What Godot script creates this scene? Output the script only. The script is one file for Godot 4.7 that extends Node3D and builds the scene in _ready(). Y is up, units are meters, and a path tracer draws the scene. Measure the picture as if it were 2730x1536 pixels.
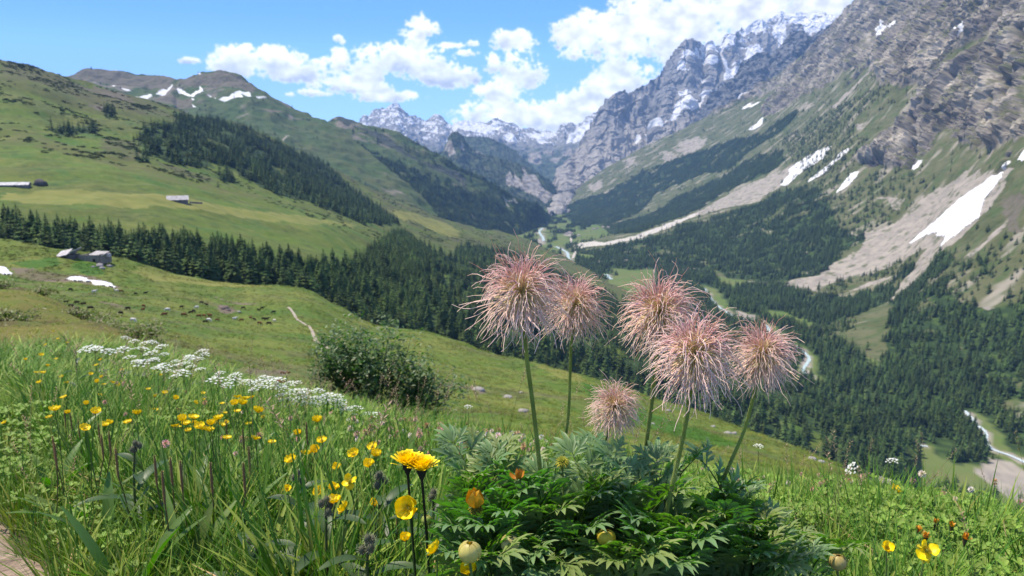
extends Node3D
# An alpine valley seen from a flowery slope: far massif, valley floor with a river, forested flanks, a pasture with cows and huts,
# and seed heads of pasqueflower in the foreground. Units are metres, the eye is at the origin and looks along -z, tilted down.

var rng := RandomNumberGenerator.new()
var fbm := FastNoiseLite.new()
var ridge := FastNoiseLite.new()
var cell := FastNoiseLite.new()
var taken := {}
var skyline := PackedFloat32Array()      # highest bearing of the pasture's rim, per tenth of a degree
var spots := []                          # trees to plant: [place, height, kind, zone]
const SUN_TO := Vector3(-0.40, 0.89, -0.20)

func V(x: float, y: float, z: float) -> Vector3: return Vector3(x, y, z)

# ---------------------------------------------------------------- names and labels
func numbered(called: String) -> String:
	var n: int = taken.get(called, 0)
	taken[called] = n + 1
	return called if n == 0 else "%s_%03d" % [called, n]

func tag(o: Node3D, label: String, category: String, group := "") -> Node3D:
	o.set_meta("label", label)
	o.set_meta("category", category)
	if group: o.set_meta("group", group)
	return o

func thing(called: String, label: String, category: String, at := Vector3.ZERO, group := "") -> Node3D:
	var o := Node3D.new()
	o.name = numbered(called)
	add_child(o, true)
	o.position = at
	return tag(o, label, category, group)

func part(called: String, m: Mesh, mat: Material, parent: Node3D) -> MeshInstance3D:
	var o := MeshInstance3D.new()
	o.name = numbered(called) if parent == self else called
	o.mesh = m
	o.material_override = mat
	parent.add_child(o, true)
	if parent != self:
		var same := 0
		for c in parent.get_children():
			if c != o and c.has_meta("kin") and c.get_meta("kin") == called: same += 1
		o.name = called if same == 0 else "%s_%03d" % [called, same]
		o.set_meta("kin", called)
	return o

func structure(called: String, label: String, m: Mesh, mat: Material) -> MeshInstance3D:
	var o := part(called, m, mat, self)
	o.set_meta("kind", "structure")
	o.set_meta("label", label)
	return o

func mass(called: String, label: String, m: Mesh, mat: Material, where: Array, tints: Array, parent: Node3D = null) -> MultiMeshInstance3D:
	var mm := MultiMesh.new()
	mm.transform_format = MultiMesh.TRANSFORM_3D
	mm.use_colors = true
	mm.mesh = m
	mm.instance_count = where.size()
	var b := PackedFloat32Array()
	b.resize(where.size() * 16)
	var k := 0
	for i in where.size():
		var t: Transform3D = where[i]
		var c: Color = tints[i]
		b[k] = t.basis.x.x; b[k + 1] = t.basis.y.x; b[k + 2] = t.basis.z.x; b[k + 3] = t.origin.x
		b[k + 4] = t.basis.x.y; b[k + 5] = t.basis.y.y; b[k + 6] = t.basis.z.y; b[k + 7] = t.origin.y
		b[k + 8] = t.basis.x.z; b[k + 9] = t.basis.y.z; b[k + 10] = t.basis.z.z; b[k + 11] = t.origin.z
		b[k + 12] = c.r; b[k + 13] = c.g; b[k + 14] = c.b; b[k + 15] = 1.0
		k += 16
	mm.buffer = b
	var o := MultiMeshInstance3D.new()
	o.multimesh = mm
	o.material_override = mat
	o.name = numbered(called) if parent == null else called
	(self if parent == null else parent).add_child(o, true)
	o.set_meta("kind", "stuff")
	if label: o.set_meta("label", label)
	return o

# ---------------------------------------------------------------- materials
func mat(color: Color, rough := 0.9, spec := 0.3) -> StandardMaterial3D:
	var m := StandardMaterial3D.new()
	m.albedo_color = color.linear_to_srgb()
	m.roughness = rough
	m.metallic_specular = spec
	return m

func vmat(rough := 0.92, spec := 0.25, back := Color(0, 0, 0)) -> StandardMaterial3D:
	var m := StandardMaterial3D.new()
	m.vertex_color_use_as_albedo = true
	m.roughness = rough
	m.metallic_specular = spec
	if back != Color(0, 0, 0):
		m.backlight_enabled = true
		m.backlight = back
	return m

func rough_map(f: float, size := 512, kind := FastNoiseLite.TYPE_SIMPLEX_SMOOTH) -> NoiseTexture2D:
	var n := FastNoiseLite.new()
	n.noise_type = kind
	n.seed = 11
	n.frequency = f
	n.fractal_octaves = 5
	var t := NoiseTexture2D.new()
	t.width = size
	t.height = size
	t.seamless = true
	t.noise = n
	return t

# ---------------------------------------------------------------- a mesh under construction
class MB:
	var v := PackedVector3Array()
	var n := PackedVector3Array()
	var c := PackedColorArray()
	var i := PackedInt32Array()

	func mesh() -> ArrayMesh:
		for k in range(0, i.size(), 3):     # every face looks the way its normals do
			var q := v[i[k]]
			if (v[i[k + 2]] - q).cross(v[i[k + 1]] - q).dot(n[i[k]] + n[i[k + 1]] + n[i[k + 2]]) < 0.0:
				var t := i[k + 1]
				i[k + 1] = i[k + 2]
				i[k + 2] = t
		var a := []
		a.resize(Mesh.ARRAY_MAX)
		a[Mesh.ARRAY_VERTEX] = v
		a[Mesh.ARRAY_NORMAL] = n
		a[Mesh.ARRAY_COLOR] = c
		a[Mesh.ARRAY_INDEX] = i
		var m := ArrayMesh.new()
		m.add_surface_from_arrays(Mesh.PRIMITIVE_TRIANGLES, a)
		return m

	func vert(p: Vector3, nn: Vector3, col: Color) -> int:
		v.push_back(p); n.push_back(nn); c.push_back(col)
		return v.size() - 1

	func tri(a: int, b: int, d: int) -> void:
		i.push_back(a); i.push_back(b); i.push_back(d)

	func face(p: Vector3, q: Vector3, r: Vector3, col: Color) -> void:
		var nn := (r - p).cross(q - p).normalized()
		tri(vert(p, nn, col), vert(q, nn, col), vert(r, nn, col))

	func quad(p: Vector3, q: Vector3, r: Vector3, s: Vector3, col: Color) -> void:
		var nn := (s - p).cross(q - p).normalized()
		var a := vert(p, nn, col)
		vert(q, nn, col); vert(r, nn, col); vert(s, nn, col)
		tri(a, a + 1, a + 2); tri(a, a + 2, a + 3)

	func box(at: Vector3, size: Vector3, col: Color, b := Basis()) -> void:
		var h := size / 2
		var k := []
		for x in [-1, 1]:
			for y in [-1, 1]:
				for z in [-1, 1]:
					k.push_back(at + b * Vector3(h.x * x, h.y * y, h.z * z))
		for f in [[0, 1, 3, 2], [4, 6, 7, 5], [0, 4, 5, 1], [2, 3, 7, 6], [0, 2, 6, 4], [1, 5, 7, 3]]:
			quad(k[f[0]], k[f[1]], k[f[2]], k[f[3]], col)

	func tube(p: Array, r: Array, col: Array, sides := 5, cap := true) -> void:
		var first := v.size()
		var side := Vector3.ZERO
		for k in p.size():
			var d: Vector3 = (p[mini(k + 1, p.size() - 1)] - p[maxi(k - 1, 0)]).normalized()
			if k == 0:
				side = d.cross(Vector3(0.31, 0.27, 0.91)).normalized()
				if side.length() < 0.5: side = Vector3.RIGHT
			side = (side - d * side.dot(d)).normalized()
			var up := d.cross(side)
			for s in sides:
				var a := TAU * s / sides
				var o := side * cos(a) + up * sin(a)
				vert(p[k] + o * r[k], o, col[k])
		for k in p.size() - 1:
			for s in sides:
				var a := first + k * sides + s
				var b := first + k * sides + (s + 1) % sides
				tri(a, b, a + sides); tri(b, b + sides, a + sides)
		if cap:
			var last: int = p.size() - 1
			var t := vert(p[last], (p[last] - p[last - 1]).normalized(), col[last])
			for s in sides:
				tri(first + last * sides + s, first + last * sides + (s + 1) % sides, t)

	func strip(p: Array, w: Array, side: Vector3, fold: float, col: Array) -> void:   # a leaf blade, folded along its midrib
		var first := v.size()
		for k in p.size():
			var d: Vector3 = (p[mini(k + 1, p.size() - 1)] - p[maxi(k - 1, 0)]).normalized()
			var s := (side - d * side.dot(d)).normalized()
			var u := s.cross(d)
			vert(p[k] - s * w[k] + u * w[k] * fold, (u + s * fold).normalized(), col[k])
			vert(p[k], u, col[k])
			vert(p[k] + s * w[k] + u * w[k] * fold, (u - s * fold).normalized(), col[k])
		for k in p.size() - 1:
			var a := first + k * 3
			tri(a, a + 1, a + 3); tri(a + 1, a + 4, a + 3)
			tri(a + 1, a + 2, a + 4); tri(a + 2, a + 5, a + 4)

	func blob(at: Vector3, size: Vector3, col: Color, rings := 5, sides := 7, wob := 0.0, rr: RandomNumberGenerator = null) -> void:
		var first := v.size()
		for k in rings + 1:
			var e := PI * k / rings
			for s in sides:
				var a := TAU * s / sides
				var o := Vector3(sin(e) * cos(a), cos(e), sin(e) * sin(a))
				var q := 1.0 + (rr.randf_range(-wob, wob) if rr else 0.0)
				vert(at + o * size * q, (o / size).normalized(), col)
		for k in rings:
			for s in sides:
				var a := first + k * sides + s
				var b := first + k * sides + (s + 1) % sides
				tri(a, b, a + sides); tri(b, b + sides, a + sides)

# ---------------------------------------------------------------- terrain
func cubic(a: Vector3, b: Vector3, c: Vector3, d: Vector3, t: float) -> Vector3:
	return b.cubic_interpolate(c, a, d, t)

func loft(tab: Array, nu: int, nv: int) -> PackedVector3Array:
	var g := PackedVector3Array()
	g.resize(nu * nv)
	var m := tab.size()
	var r: int = tab[0].size()
	var line := []
	line.resize(r)
	for i in nu:
		var f := i / float(nu - 1) * (m - 1)
		var k := mini(int(f), m - 2)
		var t := f - k
		for j in r:
			line[j] = cubic(tab[maxi(k - 1, 0)][j], tab[k][j], tab[k + 1][j], tab[mini(k + 2, m - 1)][j], t)
		for j in nv:
			var h := j / float(nv - 1) * (r - 1)
			var q := mini(int(h), r - 2)
			g[i * nv + j] = cubic(line[maxi(q - 1, 0)], line[q], line[q + 1], line[mini(q + 2, r - 1)], h - q)
	return g

func grid_normals(g: PackedVector3Array, nu: int, nv: int) -> PackedVector3Array:
	var n := PackedVector3Array()
	n.resize(nu * nv)
	var up := 0.0
	for i in nu:
		var a := maxi(i - 1, 0) * nv
		var b := mini(i + 1, nu - 1) * nv
		var o := i * nv
		for j in nv:
			var q := (g[o + mini(j + 1, nv - 1)] - g[o + maxi(j - 1, 0)]).cross(g[b + j] - g[a + j]).normalized()
			n[o + j] = q
			up += q.y
	if up < 0.0:
		for k in n.size(): n[k] = -n[k]
	return n

func grid_mesh(g: PackedVector3Array, n: PackedVector3Array, c: PackedColorArray, nu: int, nv: int, craggy := false) -> ArrayMesh:
	var idx := PackedInt32Array()
	idx.resize((nu - 1) * (nv - 1) * 6)
	var k := 0
	for i in nu - 1:
		for j in nv - 1:
			var a := i * nv + j
			if (g[a + nv] - g[a]).cross(g[a + 1] - g[a]).dot(n[a]) > 0.0:
				idx[k] = a; idx[k + 1] = a + 1; idx[k + 2] = a + nv
				idx[k + 3] = a + nv; idx[k + 4] = a + 1; idx[k + 5] = a + nv + 1
			else:
				idx[k] = a; idx[k + 1] = a + nv; idx[k + 2] = a + 1
				idx[k + 3] = a + nv; idx[k + 4] = a + nv + 1; idx[k + 5] = a + 1
			k += 6
	var arr := []
	arr.resize(Mesh.ARRAY_MAX)
	arr[Mesh.ARRAY_VERTEX] = g
	if not craggy: arr[Mesh.ARRAY_NORMAL] = n      # rock keeps its facets
	arr[Mesh.ARRAY_COLOR] = c
	arr[Mesh.ARRAY_INDEX] = idx
	var m := ArrayMesh.new()
	m.add_surface_from_arrays(Mesh.PRIMITIVE_TRIANGLES, arr)
	return m

func regions(list: Array) -> Array:      # [kind, outline on the map, its bounds]
	var out := []
	for e in list:
		var q := PackedVector2Array()
		for k in range(0, e[1].size(), 2): q.push_back(Vector2(e[1][k], e[1][k + 1]))
		var box := Rect2(q[0], Vector2.ZERO)
		for p in q: box = box.expand(p)
		out.push_back([e[0], q, box])
	return out

func blurred(w: PackedFloat32Array, nu: int, nv: int, times: int) -> PackedFloat32Array:
	for t in times:
		var o := w.duplicate()
		for i in range(1, nu - 1):
			var b := i * nv
			for j in range(1, nv - 1):
				var k := b + j
				o[k] = (w[k] * 2.0 + w[k - 1] + w[k + 1] + w[k - nv] + w[k + nv]) / 6.0
		w = o
	return w

func covers(g: PackedVector3Array, regs: Array, jitter: float, scale: float) -> Dictionary:
	# which region each point lies in (the last one wins); outlines are made ragged by noise
	var kind := PackedStringArray()
	kind.resize(g.size())
	for k in g.size():
		var p := g[k]
		var s := p.length() * jitter
		var q := Vector2(p.x + fbm.get_noise_3d(p.x * scale, p.y * scale, p.z * scale) * s * 2.0, p.z + fbm.get_noise_3d(p.x * scale + 77.0, p.y * scale, p.z * scale) * s * 2.0)
		for r in regs:
			if (r[2] as Rect2).has_point(q) and Geometry2D.is_point_in_polygon(q, r[1]): kind[k] = r[0]
		if kind[k] == "forest" and fb(p + Vector3(700, 0, 0), 1.0 / 110.0) < -0.30: kind[k] = "sparse"
	return {"kind": kind}

func mixc(a: Color, b: Color, t: float) -> Color: return a.lerp(b, clampf(t, 0.0, 1.0))
func fb(p: Vector3, f: float) -> float: return fbm.get_noise_3d(p.x * f, p.y * f, p.z * f)
func cl(p: Vector3, f: float) -> float: return cell.get_noise_3d(p.x * f, p.y * f, p.z * f)
func rg(p: Vector3, f: float) -> float: return ridge.get_noise_3d(p.x * f, p.y * f, p.z * f)

const GRASS := Color(0.080, 0.124, 0.017)
const LUSH := Color(0.045, 0.105, 0.016)
const OLIVE := Color(0.078, 0.096, 0.020)
const STRAW := Color(0.175, 0.175, 0.045)
const HEATH := Color(0.082, 0.08, 0.034)
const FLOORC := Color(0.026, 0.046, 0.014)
const DIRT := Color(0.17, 0.125, 0.10)
const ROCK := Color(0.168, 0.145, 0.112)
const DARK := Color(0.07, 0.075, 0.08)
const PALE := Color(0.325, 0.285, 0.225)
const SCREE := Color(0.305, 0.27, 0.22)
const SNOW := Color(0.66, 0.655, 0.65)

func ground_color(style: String, kind: String, p: Vector3, n: Vector3, r: float, raw: float) -> Color:
	var d := p.length()
	var a := fb(p, 1.0 / 90.0)
	var b := fb(p, 1.0 / 17.0)
	var col: Color
	match style:
		"alp":
			col = mixc(GRASS, OLIVE, 0.5 + a * 1.1 + smoothstep(700.0, 1500.0, d) * 0.5)
			col = mixc(col, STRAW, fb(Vector3(p.x, p.y * 4.0, p.z), 1.0 / 55.0) * 1.0 - 0.12)
			col = mixc(col, LUSH, smoothstep(0.1, 0.5, fb(p + Vector3(300, 0, 0), 1.0 / 70.0)) * 0.7)
			col = mixc(col, FLOORC, smoothstep(0.1, 0.5, b) * 0.5)
			col = mixc(col, STRAW, smoothstep(0.1, 0.5, fb(p, 1.0 / 6.0)) * 0.35)
			col = mixc(col, HEATH, smoothstep(1050.0, 1500.0, d) * clampf(0.35 + a, 0.0, 1.0))
		"meadow":
			col = mixc(GRASS, STRAW, 0.18 + fb(Vector3(p.x, p.y * 5.0, p.z * 0.6), 1.0 / 26.0) * 0.8)
			col = mixc(col, LUSH, smoothstep(0.0, 0.5, fb(p + Vector3(90, 0, 0), 1.0 / 33.0)) * 0.6)
			col = mixc(col, OLIVE, smoothstep(0.0, 0.5, fb(p, 1.0 / 7.0)) * 0.6)
			col = mixc(col, Color(0.11, 0.095, 0.05), smoothstep(0.1, 0.45, fb(Vector3(p.x * 0.3, 0, p.z), 1.0 / 11.0) + a * 0.4) * 0.55)
			col = mixc(col, LUSH, smoothstep(0.05, 0.45, fb(Vector3(p.x * 0.16, p.z * 0.1, p.z), 1.0 / 2.6)) * 0.5)
			col = mixc(col, Color(0.05, 0.06, 0.02), smoothstep(0.05, 0.5, fb(p, 1.0 / 2.2)) * 0.7)
			col = mixc(col, STRAW, smoothstep(0.1, 0.5, fb(p + Vector3(0, 50, 0), 1.0 / 1.3)) * 0.6)
		"hill":
			col = mixc(Color(0.048, 0.080, 0.022), Color(0.075, 0.090, 0.032), 0.5 + a + fb(p, 1.0 / 300.0))
			col = mixc(col, ROCK, smoothstep(0.25, 0.6, fb(p, 1.0 / 150.0) + smoothstep(3100.0, 3500.0, d) * smoothstep(-350.0, -650.0, p.x) * 0.3))
			col = mixc(col, FLOORC, smoothstep(0.1, 0.4, fb(p, 1.0 / 60.0)) * 0.5)
		"dim":
			col = mixc(Color(0.06, 0.085, 0.035), Color(0.08, 0.09, 0.05), 0.5 + a)
			col = mixc(col, ROCK, smoothstep(0.25, 0.6, fb(p, 1.0 / 200.0)) * 0.6)
		"wall":
			var stripes := rg(Vector3(p.z, p.y * 0.18, p.x * 0.18), 1.0 / 70.0)
			col = mixc(Color(0.072, 0.082, 0.028), Color(0.115, 0.115, 0.055), 0.5 + a * 1.2)
			col = mixc(col, FLOORC, smoothstep(0.12, 0.45, b) * 0.6)
			col = mixc(col, Color(0.05, 0.085, 0.02), smoothstep(0.0, 0.4, fb(p + Vector3(0, 0, 900), 1.0 / 45.0)) * 0.6)
			col = mixc(col, SCREE, smoothstep(0.12, 0.5, fb(Vector3(p.z, p.y * 0.3, p.x * 0.4), 1.0 / 60.0)) * 0.75)
			var stone := mixc(ROCK, PALE, 0.48 + fb(p, 1.0 / 220.0) * 1.1 + stripes * 0.35)
			stone = mixc(stone, Color(0.17, 0.145, 0.13), smoothstep(0.0, 0.5, fb(p + Vector3(0, 400, 0), 1.0 / 160.0)) * 0.7)
			stone = mixc(stone, PALE * 1.15, smoothstep(0.05, 0.5, fb(p, 1.0 / 9.0)) * 0.55)
			stone = mixc(stone, DARK, smoothstep(0.1, 0.7, -stripes * 0.5 + fb(Vector3(p.z, p.y * 0.3, p.x * 0.3), 1.0 / 22.0)) * 0.45)
			stone = mixc(stone, Color(0.095, 0.10, 0.04), smoothstep(-0.04, 0.26, fb(Vector3(p.z, p.y * 0.5, p.x), 1.0 / 75.0) + (n.y - 0.68) * 0.9) * 0.85)
			stone = stone * (1.0 + 0.30 * cl(Vector3(p.z, p.y * 0.45, p.x * 0.45), 1.0 / 46.0) + 0.22 * cl(Vector3(p.z, p.y * 0.7, p.x * 0.7), 1.0 / 17.0))
			col = mixc(col, stone, smoothstep(0.25, 0.75, r + a * 0.5 + (0.70 - n.y) * 0.6 - 0.05))
		"peak", "massif", "spur":
			col = mixc(Color(0.215, 0.21, 0.205), Color(0.235, 0.225, 0.215), 0.5 + fb(p, 1.0 / 300.0) * 1.5)
			col = mixc(col, PALE, smoothstep(0.1, 0.5, fb(Vector3(p.x, p.y * 0.3, p.z), 1.0 / 160.0)) * 0.5)
			if style == "peak":
				col = mixc(col, Color(0.07, 0.09, 0.05), smoothstep(160.0, -120.0, p.y + a * 160.0))
				if p.y > 120.0 and fb(p, 1.0 / 180.0) + fb(p, 1.0 / 50.0) * 0.7 + (p.y - 330.0) / 1500.0 > 0.22: col = SNOW
			elif style == "massif":
				col = mixc(col, Color(0.33, 0.30, 0.26), smoothstep(420.0, 0.0, p.y + a * 200.0) * 0.9)
				if p.y > 500.0 and fb(Vector3(p.x, p.y * 0.5, p.z), 1.0 / 260.0) + fb(p, 1.0 / 70.0) * 0.4 + (p.y - 1100.0) / 1000.0 > 0.10: col = SNOW
			else:
				col = mixc(col, DARK, 0.45)
	match kind:
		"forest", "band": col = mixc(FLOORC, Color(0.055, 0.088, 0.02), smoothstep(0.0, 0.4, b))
		"rock": col = mixc(ROCK * 0.75, HEATH, 0.35 + b)
		"darkground": col = mixc(Color(0.035, 0.045, 0.03), Color(0.06, 0.065, 0.05), 0.5 + b)  # very dark grey-green ground tone, in strips near the ridge crest
		"heath": col = mixc(col, HEATH, 0.75 + b * 0.6)
		"olive": col = mixc(col, Color(0.095, 0.10, 0.03), 0.6 + b)
		"straw": col = mixc(col, STRAW, 0.75 + b * 0.6)
		"lush": col = mixc(col, Color(0.04, 0.105, 0.014), 0.8)
		"dirt": col = mixc(DIRT, OLIVE, 0.3 + b * 0.9)
		"meadow": col = mixc(Color(0.09, 0.135, 0.03), Color(0.13, 0.14, 0.05), 0.35 + a)
		"gravel", "scree": col = mixc(SCREE, Color(0.20, 0.18, 0.155), 0.35 + fb(p, 1.0 / 28.0) * 1.2 + fb(p, 1.0 / 6.0) * 0.7)
		"white": col = mixc(Color(0.46, 0.43, 0.38), SCREE, 0.2 + b)
		"crevice": col = mixc(Color(0.10, 0.09, 0.085), ROCK * 0.7, 0.4 + b)
		"cliff": col = mixc(Color(0.33, 0.30, 0.27), ROCK, 0.4 + fb(Vector3(p.x, p.y * 0.15, p.z), 1.0 / 50.0) * 1.6)
		"path": col = Color(0.32, 0.28, 0.22)
		"snow": col = SNOW
	if style == "wall" and kind == "scree": col = mixc(col, Color(0.07, 0.085, 0.03), smoothstep(0.22, 0.4, fb(p + Vector3(500, 0, 0), 1.0 / 30.0)) * 0.8)
	return col

func terrain(called: String, label: String, tab: Array, nu: int, nv: int, style: String, list: Array, trees: Dictionary, jitter := 0.0015) -> Dictionary:
	var g := loft(tab, nu, nv)
	var n := grid_normals(g, nu, nv)
	var regs := regions(list)
	var d0 := (g[0] + g[g.size() / 2]).length() / 2.0
	var kinds: PackedStringArray = covers(g, regs, jitter, 22.0 / d0).kind
	var w := PackedFloat32Array()
	w.resize(g.size())
	var cut := w.duplicate()
	if style == "wall":
		for k in g.size(): w[k] = 1.0 if kinds[k] == "rockface" else 0.0
		w = blurred(w, nu, nv, 14)
		for k in g.size(): cut[k] = 1.0 if kinds[k] == "crevice" else 0.0
		cut = blurred(cut, nu, nv, 3)
		for k in g.size(): w[k] = maxf(w[k], cut[k])
	for k in g.size():
		var p := g[k]
		var d := p.length()
		match style:
			"alp": g[k].y += fb(p, 1.0 / 170.0) * 7.0 * clampf(d / 900.0, 0.3, 1.4) + fb(p, 1.0 / 40.0) * 1.8
			"meadow": g[k].y += fb(p, 1.0 / 34.0) * 1.1 * clampf(d / 150.0, 0.25, 1.0) + fb(p, 1.0 / 8.0) * 0.36 + fb(Vector3(p.x * 0.16, p.z * 0.1, p.z), 1.0 / 2.6) * 0.20 + fb(p, 1.0 / 2.0) * 0.08
			"hill": g[k] += n[k] * (fb(p, 1.0 / 400.0) * 14.0 + fb(p, 1.0 / 90.0) * 9.0 + rg(p, 1.0 / 140.0) * 7.0)
			"dim": g[k] += n[k] * (fb(p, 1.0 / 400.0) * 20.0 + rg(p, 1.0 / 170.0) * 14.0 + fb(p, 1.0 / 40.0) * 6.0)
			"wall":
				var q := Vector3(p.z + 25.0 * fb(p, 1.0 / 300.0), p.y * 0.2, p.x * 0.2)
				var r := w[k]
				g[k] += n[k] * (fb(p, 1.0 / 260.0) * 12.0 * clampf((p.y + 330.0) / 120.0, 0.0, 1.0) + fb(p, 1.0 / 45.0) * 2.5 + r * ((rg(q, 1.0 / 300.0) - 0.2) * 60.0 + (rg(q + Vector3(70, 0, 0), 1.0 / 85.0) - 0.2) * 30.0 + (rg(p, 1.0 / 46.0) - 0.2) * 11.0 + fb(p, 1.0 / 15.0) * 4.0 + cl(Vector3(p.z, p.y * 0.45, p.x * 0.45), 1.0 / 46.0) * 11.0 + cl(p, 1.0 / 19.0) * 5.5) - cut[k] * 55.0)
			"peak": g[k] += n[k] * ((rg(Vector3(p.x, p.y * 0.4, p.z), 1.0 / 500.0) - 0.2) * 60.0 + (rg(p, 1.0 / 160.0) - 0.2) * 26.0 + cl(p, 1.0 / 120.0) * 18.0)
			"massif": g[k] += n[k] * ((rg(Vector3(p.x, p.y * 0.22, p.z * 0.5), 1.0 / 520.0) - 0.2) * 80.0 + (rg(Vector3(p.x, p.y * 0.35, p.z * 0.5), 1.0 / 170.0) - 0.2) * 30.0 + fb(p, 1.0 / 60.0) * 10.0 + cl(Vector3(p.x, p.y * 0.5, p.z), 1.0 / 150.0) * 15.0 + cl(Vector3(p.x, p.y * 0.6, p.z), 1.0 / 60.0) * 8.0)
			"spur": g[k] += n[k] * (rg(Vector3(p.x, p.y * 0.35, p.z), 1.0 / 260.0) * 45.0 + rg(p, 1.0 / 80.0) * 20.0 + cl(p, 1.0 / 60.0) * 14.0)
	n = grid_normals(g, nu, nv)
	var c := PackedColorArray()
	c.resize(g.size())
	for k in g.size(): c[k] = ground_color(style, kinds[k], g[k], n[k], w[k], 0.0)
	# the far side falls away behind the crest
	var node := structure(called, label, grid_mesh(g, n, c, nu, nv, style in ["wall", "peak", "massif", "spur"]), vmat())
	back_side(called, g, c, nu, nv, node)
	if trees: plant(g, kinds, nu, nv, trees)
	return {"kinds": kinds, "g": g, "n": n, "c": c, "nu": nu, "nv": nv, "node": node}

func back_side(called: String, g: PackedVector3Array, c: PackedColorArray, nu: int, nv: int, node: MeshInstance3D) -> void:
	var mb := MB.new()
	var step := 2
	for i in range(0, nu, step):
		var p := g[i * nv + nv - 1]
		var out := Vector3(p.x, 0, p.z).normalized()
		var d := p.length()
		for k in 3:
			mb.vert(p + out * d * [0.0, 0.05, 0.16][k] - Vector3.UP * d * [0.0005, 0.025, 0.12][k], (Vector3.UP + out * 0.6).normalized(), c[i * nv + nv - 1])
	var m := mb.v.size() / 3
	for i in m - 1:
		for k in 2:
			var a := i * 3 + k
			mb.tri(a, a + 1, a + 3); mb.tri(a + 3, a + 1, a + 4)
	part("far_side", mb.mesh(), node.material_override, node)

func plant(g: PackedVector3Array, kinds: PackedStringArray, nu: int, nv: int, how: Dictionary) -> void:
	for i in nu - 1:
		for j in nv - 1:
			var k := i * nv + j
			var kd := kinds[k]
			if kd != "forest" and kd != "sparse" and kd != "band" and not (kd == "" and how.has("stray")) and not (how.has("all") and kd == ""): continue
			var p := g[k]
			var e := g[k + nv] - p
			var f := g[k + 1] - p
			var d := p.length()
			if absf(atan2(p.x, -p.z)) > 0.66: continue
			var clump := fb(p, 1.0 / how.get("patch", 60.0))
			var dens: float = 1.0 / how.area
			if kd == "sparse": dens *= 0.16 + maxf(0.0, clump) * 0.6
			elif kd == "" and not how.has("all"): dens *= how.stray * maxf(0.0, clump - 0.05) * 4.0
			elif kd == "band": dens *= 3.4
			else: dens *= clampf(how.get("fill", 0.9) + clump * 2.0, 0.0, 1.6)
			var want := e.cross(f).length() * dens
			var cnt := int(want) + (1 if rng.randf() < want - int(want) else 0)
			for t in cnt:
				var q := p + e * rng.randf() + f * rng.randf()
				var h: float = how.height * (rng.randf_range(0.45, 1.15) + (0.25 if rng.randf() < 0.08 else 0.0))
				spots.push_back([q, h * (1.08 if kd == "band" else 1.0), 1 if rng.randf() < (0.55 if kd == "band" else how.get("larch", 0.25)) else 0, "band" if kd == "band" else how.zone])

# ---------------------------------------------------------------- trees
func crown_mesh(levels: int, arms: int, larch: bool, seed_: int) -> ArrayMesh:     # one metre high, to be scaled
	var r := RandomNumberGenerator.new()
	r.seed = seed_
	var mb := MB.new()
	var wide := 0.235 if larch else 0.20
	var low := Color(0.036, 0.060, 0.020) if not larch else Color(0.056, 0.092, 0.026)
	for l in levels:
		var t := l / float(levels - 1)
		var y := lerpf(0.10, 0.95, pow(t, 0.9))
		var reach := wide * pow(1.0 - t, 0.8) * r.randf_range(0.75, 1.15) + 0.012
		var turn := r.randf() * TAU
		for a in arms:
			if r.randf() < (0.22 if larch else 0.10): continue
			var ang := turn + TAU * a / arms + r.randf_range(-0.35, 0.35)
			var out := Vector3(cos(ang), 0, sin(ang))
			var side := Vector3(-sin(ang), 0, cos(ang))
			var len_ := reach * r.randf_range(0.7, 1.25)
			var drop := len_ * (r.randf_range(0.15, 0.55) if not larch else r.randf_range(-0.1, 0.3))
			var root := Vector3(0, y + 0.03, 0)
			var mid := root + out * len_ * 0.55 + Vector3(0, len_ * 0.10 - drop * 0.3, 0)
			var tip := root + out * len_ - Vector3(0, drop, 0)
			var w := len_ * r.randf_range(0.26, 0.42)
			var c := low * r.randf_range(0.75, 1.35)
			var hang := Vector3(0, -w * r.randf_range(0.25, 0.6), 0)
			var up := (Vector3.UP * 0.75 + out * 0.55).normalized()
			var i0 := mb.vert(root, up, c)
			mb.vert(mid + side * w + hang, (up + side * 0.6).normalized(), c)
			mb.vert(mid + Vector3(0, w * 0.15, 0), up, c)
			mb.vert(mid - side * w + hang, (up - side * 0.6).normalized(), c)
			mb.vert(tip, up, c)
			for q in [[0, 1, 2], [0, 2, 3], [1, 4, 2], [2, 4, 3]]: mb.tri(i0 + q[0], i0 + q[1], i0 + q[2])
	var top := low * 1.1
	for a in 3: mb.face(Vector3(0.012 * cos(a * 2.1), 0.88, 0.012 * sin(a * 2.1)), Vector3(0, 1.0, 0), Vector3(0.012 * cos(a * 2.1 + 2.1), 0.88, 0.012 * sin(a * 2.1 + 2.1)), top)
	return mb.mesh()

func trunk_mesh() -> ArrayMesh:
	var mb := MB.new()
	var c := Color(0.075, 0.055, 0.042)
	mb.tube([V(0, -0.06, 0), V(0, 0.12, 0), V(0.004, 0.5, 0), V(0, 0.9, 0)], [0.018, 0.015, 0.009, 0.002], [c, c, c, c], 6)
	return mb.mesh()

func joined(a: ArrayMesh, b: ArrayMesh) -> ArrayMesh:
	var mb := MB.new()
	for m in [a, b]:
		var s: Array = m.surface_get_arrays(0)
		var first := mb.v.size()
		mb.v.append_array(s[Mesh.ARRAY_VERTEX]); mb.n.append_array(s[Mesh.ARRAY_NORMAL]); mb.c.append_array(s[Mesh.ARRAY_COLOR])
		for k in s[Mesh.ARRAY_INDEX]: mb.i.push_back(k + first)
	return mb.mesh()

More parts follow.
